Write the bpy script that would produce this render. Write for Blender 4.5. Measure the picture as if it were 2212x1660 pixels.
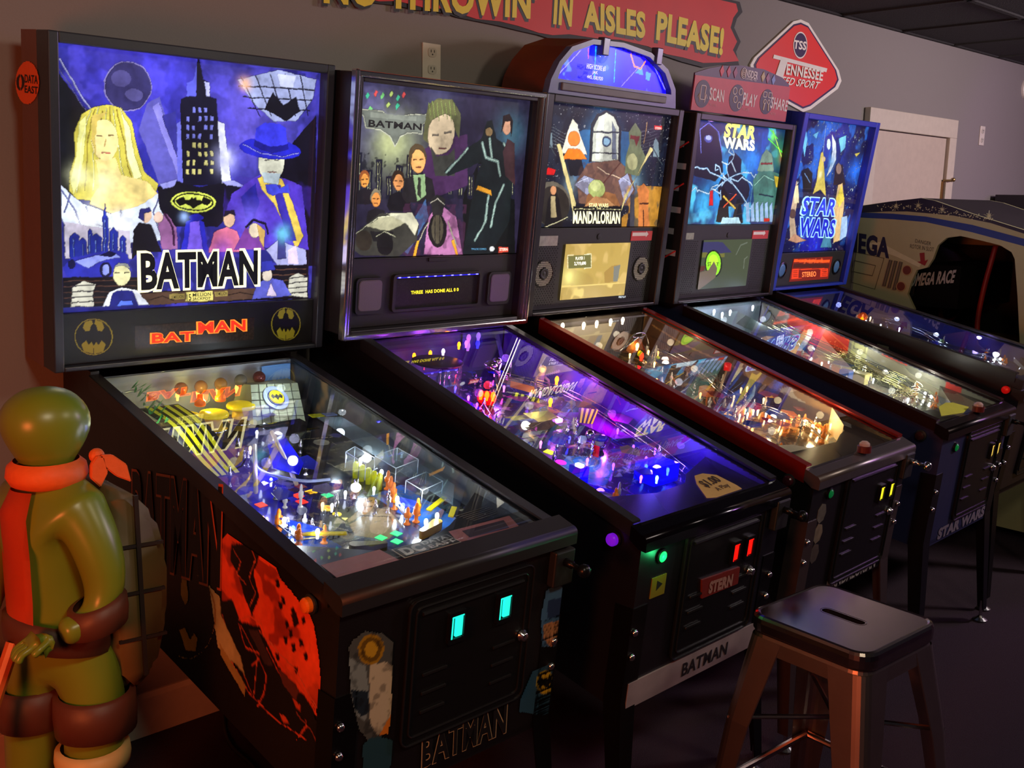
import bpy, bmesh, math, random
import numpy as np
from mathutils import Vector, Matrix, noise
from mathutils.geometry import tessellate_polygon
from math import sin, cos, pi, radians
for o in list(bpy.data.objects): bpy.data.objects.remove(o)
C = bpy.context.scene.collection
# ---------------------------------------------------------------- camera, world, lights, exposure
cam = bpy.data.cameras.new('camera'); camo = bpy.data.objects.new('camera', cam); C.objects.link(camo)
cam.sensor_width = 36; cam.lens = 2207.44 / 2212 * 36; cam.clip_start = .05
camo.matrix_world = Matrix(((.7294505, .1071649, -.6755869, -.86064), (-.6837187, .1441963, -.7153574, -2.40666), (.020756, .9837292, .1784547, 1.51424), (0, 0, 0, 1)))
S = bpy.context.scene; S.camera = camo
S.view_settings.view_transform = 'Standard'; S.view_settings.look = 'None'; S.view_settings.gamma = 1; S.view_settings.exposure = 0
S.view_settings.use_curve_mapping = False
w = bpy.data.worlds.new('world'); S.world = w; w.use_nodes = True
w.node_tree.nodes['Background'].inputs[0].default_value = (.8, .75, 1, 1); w.node_tree.nodes['Background'].inputs[1].default_value = .012

def lamp(name, kind, loc, energy, col, size=.3, to=None, spot=None, blend=.6):
    l = bpy.data.lights.new(name, kind); l.energy = energy; l.color = col
    if kind == 'AREA': l.shape = 'DISK'; l.size = size
    else: l.shadow_soft_size = size
    if kind == 'SPOT': l.spot_size = radians(spot); l.spot_blend = blend
    o = bpy.data.objects.new(name, l); C.objects.link(o); o.location = loc
    if to is not None: o.rotation_euler = (Vector(to) - Vector(loc)).to_track_quat('-Z', 'Y').to_euler()
    return o
lamp('ceiling_lamp', 'AREA', (4.6, -2.4, 2.3), 72, (1, .87, .80), .5, (4.4, .2, 1.6))
lamp('ceiling_lamp', 'AREA', (-.4, -2.6, 2.32), 20, (1, .86, .60), .5, (-.1, .2, 1.7))
lamp('neon_glow', 'AREA', (-1.9, -1.7, 1.15), 30, (1, .17, .045), .6, (.2, -.7, .9))
lamp('purple_wall_lamp', 'AREA', (6.2, -2.6, 1.9), 26, (.66, .25, .9), .5, (3.4, -1.6, 0))
lamp('ceiling_lamp', 'AREA', (1.6, -2.7, 2.32), 14, (1, .86, .62), .4, (1.4, .2, 2.0))
lamp('stage_lamp', 'SPOT', (5.0, -1.4, 2.3), 10, (.7, .3, 1), .1, (5.9, .235, 1.7), 60)

# ---------------------------------------------------------------- helpers
def lin(c):
    if max(c) > 1: c = [x / 255 for x in c]
    return tuple((x / 12.92 if x <= .04045 else ((x + .055) / 1.055) ** 2.4) for x in c[:3])
MC = {}
def mat(name, col=(128, 128, 128), rough=.5, metal=0, em=None, es=1., nz=.12, ns=30., bump=0., spec=.5, attr=None, coat=0, trans=None, alpha=1.):
    if name in MC: return MC[name]
    m = bpy.data.materials.new(name); m.use_nodes = True; MC[name] = m
    nt = m.node_tree; N = nt.nodes; L = nt.links; b = N['Principled BSDF']
    b.inputs['Roughness'].default_value = rough; b.inputs['Metallic'].default_value = metal; b.inputs['Specular IOR Level'].default_value = spec
    b.inputs['Coat Weight'].default_value = coat; b.inputs['Alpha'].default_value = alpha
    if trans: b.inputs['Transmission Weight'].default_value = trans
    tc = N.new('ShaderNodeTexCoord'); n = N.new('ShaderNodeTexNoise'); n.inputs['Scale'].default_value = ns; n.inputs['Detail'].default_value = 4
    L.new(tc.outputs['Object'], n.inputs['Vector'])
    if attr:
        a = N.new('ShaderNodeAttribute'); a.attribute_name = 'Col'; src = a.outputs['Color']
    else:
        r = N.new('ShaderNodeRGB'); r.outputs[0].default_value = lin(col) + (1,); src = r.outputs[0]
    mr = N.new('ShaderNodeMapRange'); mr.inputs['To Min'].default_value = 1 - nz; mr.inputs['To Max'].default_value = 1 + nz
    L.new(n.outputs[0], mr.inputs['Value'])
    mx = N.new('ShaderNodeVectorMath'); mx.operation = 'SCALE'; L.new(src, mx.inputs[0]); L.new(mr.outputs[0], mx.inputs['Scale'])
    if em is not None:
        b.inputs['Emission Strength'].default_value = es
        if attr: L.new(mx.outputs[0], b.inputs['Emission Color']); b.inputs['Base Color'].default_value = (.02, .02, .02, 1)
        else: b.inputs['Emission Color'].default_value = lin(em) + (1,); L.new(mx.outputs[0], b.inputs['Base Color'])
    else: L.new(mx.outputs[0], b.inputs['Base Color'])
    if bump:
        bp = N.new('ShaderNodeBump'); bp.inputs['Strength'].default_value = bump; bp.inputs['Distance'].default_value = .012
        L.new(n.outputs[0], bp.inputs['Height']); L.new(bp.outputs[0], b.inputs['Normal'])
    return m
def glassy(name, tint=(1, 1, 1), ior=1.5, body=0., rough=0., bodycol=None):
    """thin clear sheet: passes straight light, reflects by fresnel, optional tinted translucent body"""
    if name in MC: return MC[name]
    m = bpy.data.materials.new(name); m.use_nodes = True; MC[name] = m
    nt = m.node_tree; N = nt.nodes; L = nt.links; N.clear()
    out = N.new('ShaderNodeOutputMaterial'); t = N.new('ShaderNodeBsdfTransparent'); t.inputs[0].default_value = tint + (1,)
    g = N.new('ShaderNodeBsdfGlossy'); g.inputs['Roughness'].default_value = rough
    lw = N.new('ShaderNodeLayerWeight'); lw.inputs[0].default_value = .5; pw = N.new('ShaderNodeMath'); pw.operation = 'POWER'; pw.inputs[1].default_value = 4.2; L.new(lw.outputs['Facing'], pw.inputs[0])
    f = N.new('ShaderNodeMapRange'); f0 = ((ior - 1) / (ior + 1)) ** 2; f.inputs['To Min'].default_value = f0; f.inputs['To Max'].default_value = 1; L.new(pw.outputs[0], f.inputs['Value'])
    sh = t.outputs[0]
    if body:
        d = N.new('ShaderNodeBsdfDiffuse'); tl = N.new('ShaderNodeBsdfTranslucent')
        for q in (d, tl): q.inputs[0].default_value = lin(bodycol) + (1,)
        a = N.new('ShaderNodeMixShader'); L.new(d.outputs[0], a.inputs[1]); L.new(tl.outputs[0], a.inputs[2])
        c = N.new('ShaderNodeMixShader'); c.inputs[0].default_value = body; L.new(sh, c.inputs[1]); L.new(a.outputs[0], c.inputs[2]); sh = c.outputs[0]
    x = N.new('ShaderNodeMixShader'); L.new(f.outputs[0], x.inputs[0]); L.new(sh, x.inputs[1]); L.new(g.outputs[0], x.inputs[2]); L.new(x.outputs[0], out.inputs[0])
    return m
def emit(name, col, s): return mat(name, col, .5, em=col, es=s)

def box(bm, x0, x1, y0, y1, z0, z1, bev=0, M=None):
    t = bmesh.new() if (bev or M) else bm
    vs = [t.verts.new((x, y, z)) for x in (x0, x1) for y in (y0, y1) for z in (z0, z1)]
    for f in ((0, 1, 3, 2), (4, 6, 7, 5), (0, 4, 5, 1), (2, 3, 7, 6), (0, 2, 6, 4), (1, 5, 7, 3)): t.faces.new([vs[k] for k in f])
    if bev: bmesh.ops.bevel(t, geom=t.edges[:], offset=bev, segments=2, affect='EDGES', profile=.5)
    if bev or M: merge(bm, t, M)
    return bm
def merge(bm, t, M=None):
    if M is not None: bmesh.ops.transform(t, matrix=M, verts=t.verts)
    me = bpy.data.meshes.new('tmp'); t.to_mesh(me); t.free(); bm.from_mesh(me); bpy.data.meshes.remove(me)
def prism(bm, pts, a, b, axis, bev=0, holes=()):
    """closed outline extruded between a and b along axis; outline is given in the two other axes"""
    t = bmesh.new()
    def V(p, c): q = list(p); q.insert(axis, c); return Vector(q)
    loops = [list(pts)] + [list(h) for h in holes]; allv = [[], []]
    flat = []
    for L in loops:
        top = [t.verts.new(V(p, a)) for p in L]; bot = [t.verts.new(V(p, b)) for p in L]
        for k in range(len(L)): t.faces.new((top[k], top[(k + 1) % len(L)], bot[(k + 1) % len(L)], bot[k]))
        allv[0] += top; allv[1] += bot; flat.append([Vector((p[0], p[1], 0)) for p in L])
    for tri in tessellate_polygon(flat):
        for s in (0, 1):
            try: t.faces.new([allv[s][k] for k in tri])
            except ValueError: pass
    bmesh.ops.recalc_face_normals(t, faces=t.faces)
    if bev and not holes:
        bmesh.ops.dissolve_limit(t, angle_limit=.01, verts=t.verts, edges=t.edges)
        bmesh.ops.bevel(t, geom=t.edges[:], offset=bev, segments=2, affect='EDGES')
    merge(bm, t); return bm
def tube(bm, pts, r, seg=8, closed=False, radii=None):
    P = [Vector(p) for p in pts]; n = len(P); rings = []
    up = Vector((0, 0, 1)); prev = None
    for k in range(n):
        if closed: d = P[(k + 1) % n] - P[k - 1]
        else: d = P[min(k + 1, n - 1)] - P[max(k - 1, 0)]
        if d.length < 1e-9: d = Vector((0, 0, 1))
        d.normalize()
        if prev is None: a = d.cross(up if abs(d.z) < .95 else Vector((1, 0, 0))).normalized()
        else: a = (prev - d * prev.dot(d)).normalized()
        prev = a; b = d.cross(a); rr = radii[k] if radii else r
        rings.append([bm.verts.new(P[k] + (a * cos(2 * pi * j / seg) + b * sin(2 * pi * j / seg)) * rr) for j in range(seg)])
    for k in range(n if closed else n - 1):
        A, B = rings[k], rings[(k + 1) % n]
        for j in range(seg): bm.faces.new((A[j], A[(j + 1) % seg], B[(j + 1) % seg], B[j]))
    if not closed: bm.faces.new(rings[0][::-1]); bm.faces.new(rings[-1])
    return bm
def lathe(bm, prof, c=(0, 0, 0), d=(0, 0, 1), seg=16, sx=1, sy=1):
    q = Vector(d).to_track_quat('Z', 'Y').to_matrix(); c = Vector(c); rings = []
    for r, z in prof: rings.append([bm.verts.new(c + q @ Vector((max(r, 1e-5) * cos(2 * pi * j / seg) * sx, max(r, 1e-5) * sin(2 * pi * j / seg) * sy, z))) for j in range(seg)])
    for A, B in zip(rings, rings[1:]):
        for j in range(seg): bm.faces.new((A[j], A[(j + 1) % seg], B[(j + 1) % seg], B[j]))
    bm.faces.new(rings[0][::-1]); bm.faces.new(rings[-1]); return bm
def ball(bm, c, r, n=10, sc=(1, 1, 1)):
    t = bmesh.new(); bmesh.ops.create_uvsphere(t, u_segments=n + 4, v_segments=n, radius=r)
    merge(bm, t, Matrix.Translation(c) @ Matrix.Diagonal((*sc, 1))); return bm
def rrect(x0, x1, y0, y1, r, n=4):
    o = []
    for cx, cy, a in ((x1 - r, y1 - r, 0), (x0 + r, y1 - r, 90), (x0 + r, y0 + r, 180), (x1 - r, y0 + r, 270)):
        for k in range(n + 1): t = radians(a + 90 * k / n); o.append((cx + r * cos(t), cy + r * sin(t)))
    return o
def smooth(pts, n=4):
    out = []; P = [Vector(p) for p in pts]
    for k in range(len(P) - 1):
        a, b, c, d = P[max(k - 1, 0)], P[k], P[k + 1], P[min(k + 2, len(P) - 1)]
        for j in range(n):
            t = j / n; out.append(.5 * ((2 * b) + (c - a) * t + (2 * a - 5 * b + 4 * c - d) * t * t + (3 * b - a - 3 * c + d) * t ** 3))
    return out + [P[-1]]
def part(name, bm, m, parent=None, T=None, sm=False, label=None):
    if T is not None: bmesh.ops.transform(bm, matrix=T, verts=bm.verts)
    bmesh.ops.recalc_face_normals(bm, faces=bm.faces)
    me = bpy.data.meshes.new(name); bm.to_mesh(me); bm.free(); me.materials.append(m)
    if sm:
        for p in me.polygons: p.use_smooth = True
    o = bpy.data.objects.new(name, me); C.objects.link(o)
    if parent: o.parent = parent
    if label: o['label'] = label
    return o
def tag(o, label, cat, group=None):
    o['label'] = label; o['category'] = cat
    if group: o['group'] = group
    return o
def root(name, loc, rz, label, cat, group=None):
    o = bpy.data.objects.new(name, None); C.objects.link(o); o.location = loc; o.rotation_euler = (0, 0, rz); o.empty_display_size = .1
    return tag(o, label, cat, group)
def struct(name, bm, m): o = part(name, bm, m); o['kind'] = 'structure'; return o
NB = bmesh.new

# text outlines are cached as plain polygons before the scene fills up
TC = {}
def text_mesh(s, bold):
    k = (s, bold)
    if k in TC: return TC[k]
    cu = bpy.data.curves.new('t', 'FONT'); cu.body = s; cu.offset = bold; cu.resolution_u = 3; cu.space_character = 1.02 + bold
    o = bpy.data.objects.new('t', cu); C.objects.link(o); dg = bpy.context.evaluated_depsgraph_get(); dg.update()
    me = bpy.data.meshes.new_from_object(o.evaluated_get(dg)); vs = np.zeros(len(me.vertices) * 3); me.vertices.foreach_get('co', vs)
    vs = vs.reshape(-1, 3); fs = [tuple(p.vertices) for p in me.polygons]
    bpy.data.objects.remove(o); bpy.data.curves.remove(cu); bpy.data.meshes.remove(me)
    TC[k] = (vs, fs); return TC[k]
def lettering(t, to3, nrm, parent, T=None, em=0, lift=.0008, d=None):
    """t: text dict with three plane points (baseline left, baseline right, cap height left)"""
    vs0, _ = text_mesh(t['s'], t['b']); x0, x1 = vs0[:, 0].min(), vs0[:, 0].max(); y0, y1 = 0, .72
    BL, BR, TL = [np.array(p) for p in t['q']]
    for k, (col, bo, li) in enumerate(([(t['o'], t['b'] + (.02 if t.get('thin') else .05), lift * .5)] if t['o'] else []) + [(t['c'], t['b'], lift)]):
        vs, fs = text_mesh(t['s'], bo); bm = NB(); sx = 0
        if bo != t['b']: sx = (vs[:, 0].max() - vs[:, 0].min() - (x1 - x0)) / 2 * 0
        V = []
        c0, c1 = (vs[:, 0].min() + vs[:, 0].max()) / 2, (x0 + x1) / 2
        for v in vs:
            u = (v[0] - c0 + c1 - x0) / (x1 - x0); w_ = (v[1] - y0) / (y1 - y0); u += t.get('sh', 0) * w_ * abs(TL - BL).max() / max(abs(BR - BL).max(), 1e-6)
            p = BL + (BR - BL) * u + (TL - BL) * w_; V.append(bm.verts.new(Vector(to3(p)) + Vector(nrm) * li))
        for f in fs:
            try: bm.faces.new([V[j] for j in f])
            except ValueError: pass
        nm = 'ink_%d_%d_%d' % tuple(col) + ('_lit%d' % int(em * 10) if em else '')
        part('lettering' if col == t['c'] else 'lettering_outline', bm, emit(nm, col, em) if em else mat(nm, col, .5), parent, T)

# ---------------------------------------------------------------- painted panels: a grid whose vertices carry the art colours, painted hot spots included
def vnoise(x, y, sc, seed):
    rs = np.random.RandomState(seed); G = rs.rand(64, 64); tot = 0
    for o in range(3):
        X = x * sc * 2 ** o + seed * 1.7 + 50; Y = y * sc * 2 ** o + 50; i, j = np.floor(X).astype(int), np.floor(Y).astype(int); f, g = X - i, Y - j
        f = f * f * (3 - 2 * f); g = g * g * (3 - 2 * g); i %= 64; j %= 64; i2 = (i + 1) % 64; j2 = (j + 1) % 64
        tot = tot + (G[i, j] * (1 - f) * (1 - g) + G[i2, j] * f * (1 - g) + G[i, j2] * (1 - f) * g + G[i2, j2] * f * g) * (.57, .29, .14)[o]
    return tot
def inpoly(X, Y, P):
    r = np.zeros(X.shape, bool); n = len(P)
    for k in range(n):
        x1, y1 = P[k]; x2, y2 = P[(k + 1) % n]
        if y1 == y2: continue
        c = ((y1 > Y) != (y2 > Y)) & (X < (x2 - x1) * (Y - y1) / (y2 - y1) + x1); r ^= c
    return r
def paint(p):
    c = p['c']; res = p['res']; (x0, x1), (y0, y1) = [(min(q[k] for q in c), max(q[k] for q in c)) for k in (0, 1)]
    nx, ny = int((x1 - x0) / res) + 1, int((y1 - y0) / res) + 1
    xs = np.linspace(x0, x1, nx); ys = np.linspace(y0, y1, ny); X, Y = np.meshgrid(xs, ys, indexing='ij'); X0, Y0_ = X, Y; wp = p.get('warp', .0022 if len(p['ops']) > 25 else 0)
    if wp: X, Y = X + wp * 2 * (vnoise(X, Y, 38, 11) - .5) + wp * (vnoise(X, Y, 110, 13) - .5), Y + wp * 2 * (vnoise(X, Y, 38, 12) - .5) + wp * (vnoise(X, Y, 110, 14) - .5)
    A = np.zeros((nx, ny)) + (0 if p['bg'] is None else 1); K = np.zeros((nx, ny, 3)) + np.array(lin(p['bg'] or (0, 0, 0)))
    for o in p['ops']:
        cl = np.array(lin(o[1]))
        if o[0] == 'p':
            m = inpoly(X, Y, o[2]); K[m] = cl; A[m] = 1
        elif o[0] == 's':
            for (ax, ay), (bx, by) in zip(o[3], o[3][1:]):
                dx, dy = bx - ax, by - ay; L2 = dx * dx + dy * dy + 1e-12; t = np.clip(((X - ax) * dx + (Y - ay) * dy) / L2, 0, 1)
                d = np.hypot(X - ax - t * dx, Y - ay - t * dy); m = d < max(o[2] / 2, res * .6); K[m] = cl; A[m] = 1
        elif o[0] == 'g':
            d = np.hypot(X - o[2][0], Y - o[2][1]) / o[3]; m = (np.exp(-d * d * 1.6) * o[4])[..., None]; K[:] = K * (1 - m) + cl * m
        elif o[0] == 'n':
            v = vnoise(X, Y, o[2], o[5]); m = np.clip((v - o[3]) * 12, 0, 1) * o[4]
            if len(o) > 6:
                q = o[6]; bx = sorted(a[0] for a in q); by = sorted(a[1] for a in q); m = m * ((X > bx[0]) & (X < bx[-1]) & (Y > by[0]) & (Y < by[-1]))
            m = m[..., None]; K[:] = K * (1 - m) + cl * m
    if len(p['ops']) > 25:   # brushwork and ink lines of the printed picture
        a_ = p.get('brush', .34)
        gx = np.abs(np.diff(K ** .45, axis=0, prepend=K[:1] ** .45)).sum(-1); gy = np.abs(np.diff(K ** .45, axis=1, prepend=K[:, :1] ** .45)).sum(-1); e = np.clip(((gx + gy) - .45) * 1.6, 0, .7)[..., None]
        n1 = vnoise(X0 + .3 * Y0_, Y0_ * .4, 30, 21)[..., None]; n2 = vnoise(X0, Y0_, 90, 22)[..., None]; n3 = vnoise(X0 * .5 + Y0_ * .7, Y0_ - X0 * .4, 14, 24)[..., None]
        K = K * (1 + a_ * 2.2 * (n3 - .5) + a_ * 1.8 * (n1 - .5) + a_ * 1.4 * (n2 - .5)); K = K * (1 - e) + K * .12 * e; K = np.clip(K, 0, 1)
    return X0, Y0_, K, A, xs, ys
def panel(name, p, axis, nrm, m, parent, T=None, em=0, corners=None, poly=None, lift=.0008, txt=True):
    X, Y, K, A, xs, ys = paint(p); nx, ny = X.shape; val = p['plane']
    co = np.zeros((nx, ny, 3)); oth = [k for k in range(3) if k != axis]; co[..., oth[0]] = X; co[..., oth[1]] = Y; co[..., axis] = val
    co = co.reshape(-1, 3)
    if T is not None: Mx = np.array(T); co = co @ Mx[:3, :3].T + Mx[:3, 3]
    idx = np.arange(nx * ny).reshape(nx, ny); F = np.stack([idx[:-1, :-1], idx[1:, :-1], idx[1:, 1:], idx[:-1, 1:]], -1).reshape(-1, 4)
    keep = A.reshape(-1)[F].min(1) > 0
    if poly: keep &= inpoly(X, Y, poly).reshape(-1)[F].all(1)
    F = F[keep]; used = np.unique(F); rm = -np.ones(nx * ny, int); rm[used] = np.arange(len(used)); F = rm[F]; co = co[used]
    me = bpy.data.meshes.new(name); me.vertices.add(len(co)); me.vertices.foreach_set('co', co.ravel()); me.loops.add(F.size); me.loops.foreach_set('vertex_index', F.ravel())
    me.polygons.add(len(F)); me.polygons.foreach_set('loop_start', np.arange(0, F.size, 4)); me.update(calc_edges=True)
    a = me.color_attributes.new('Col', 'FLOAT_COLOR', 'POINT'); a.data.foreach_set('color', np.concatenate([K.reshape(-1, 3)[used], np.ones((len(used), 1))], 1).ravel())
    me.materials.append(m); o = bpy.data.objects.new(name, me); C.objects.link(o)
    if parent: o.parent = parent
    def to3(q): v = [0, 0, 0]; v[oth[0]], v[oth[1]] = q; v[axis] = val; return v
    if txt:
        for t in p['t']: lettering(t, to3, nrm, o, T, em, lift)
    return o
def quadfill(name, c, col, res=.004, plane=0, ops=()): return dict(c=c, res=res, bg=col, ops=list(ops), t=[], plane=plane)

M_BLACK = mat('black_paint', (20, 19, 21), .42, bump=.05); M_TRIM = mat('black_metal', (28, 28, 32), .3, .6); M_CHROME = mat('chrome', (225, 225, 232), .16, 1, nz=.03)
M_STEEL = mat('steel', (190, 190, 196), .25, 1); M_ART = mat('backlit_art', em=(1, 1, 1), es=1.75, attr=True, rough=.3, nz=.03); M_PRINT = mat('printed_art', attr=True, rough=.4, nz=.05)
M_GLASS = glassy('play_glass', (.97, .98, .98), 2.1); M_CLEAR = glassy('clear_plastic', (.93, .96, .97), 1.5, .06, .03, (220, 230, 240)); M_WHITE = mat('white_rubber', (225, 225, 222), .5)
M_BLKPL = mat('black_plastic', (24, 24, 25), .5)
def tint(name, col, a=.45): return glassy('tint_' + name, tuple(.35 + .65 * x for x in lin(col)), 1.5, a, .05, col)

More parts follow.
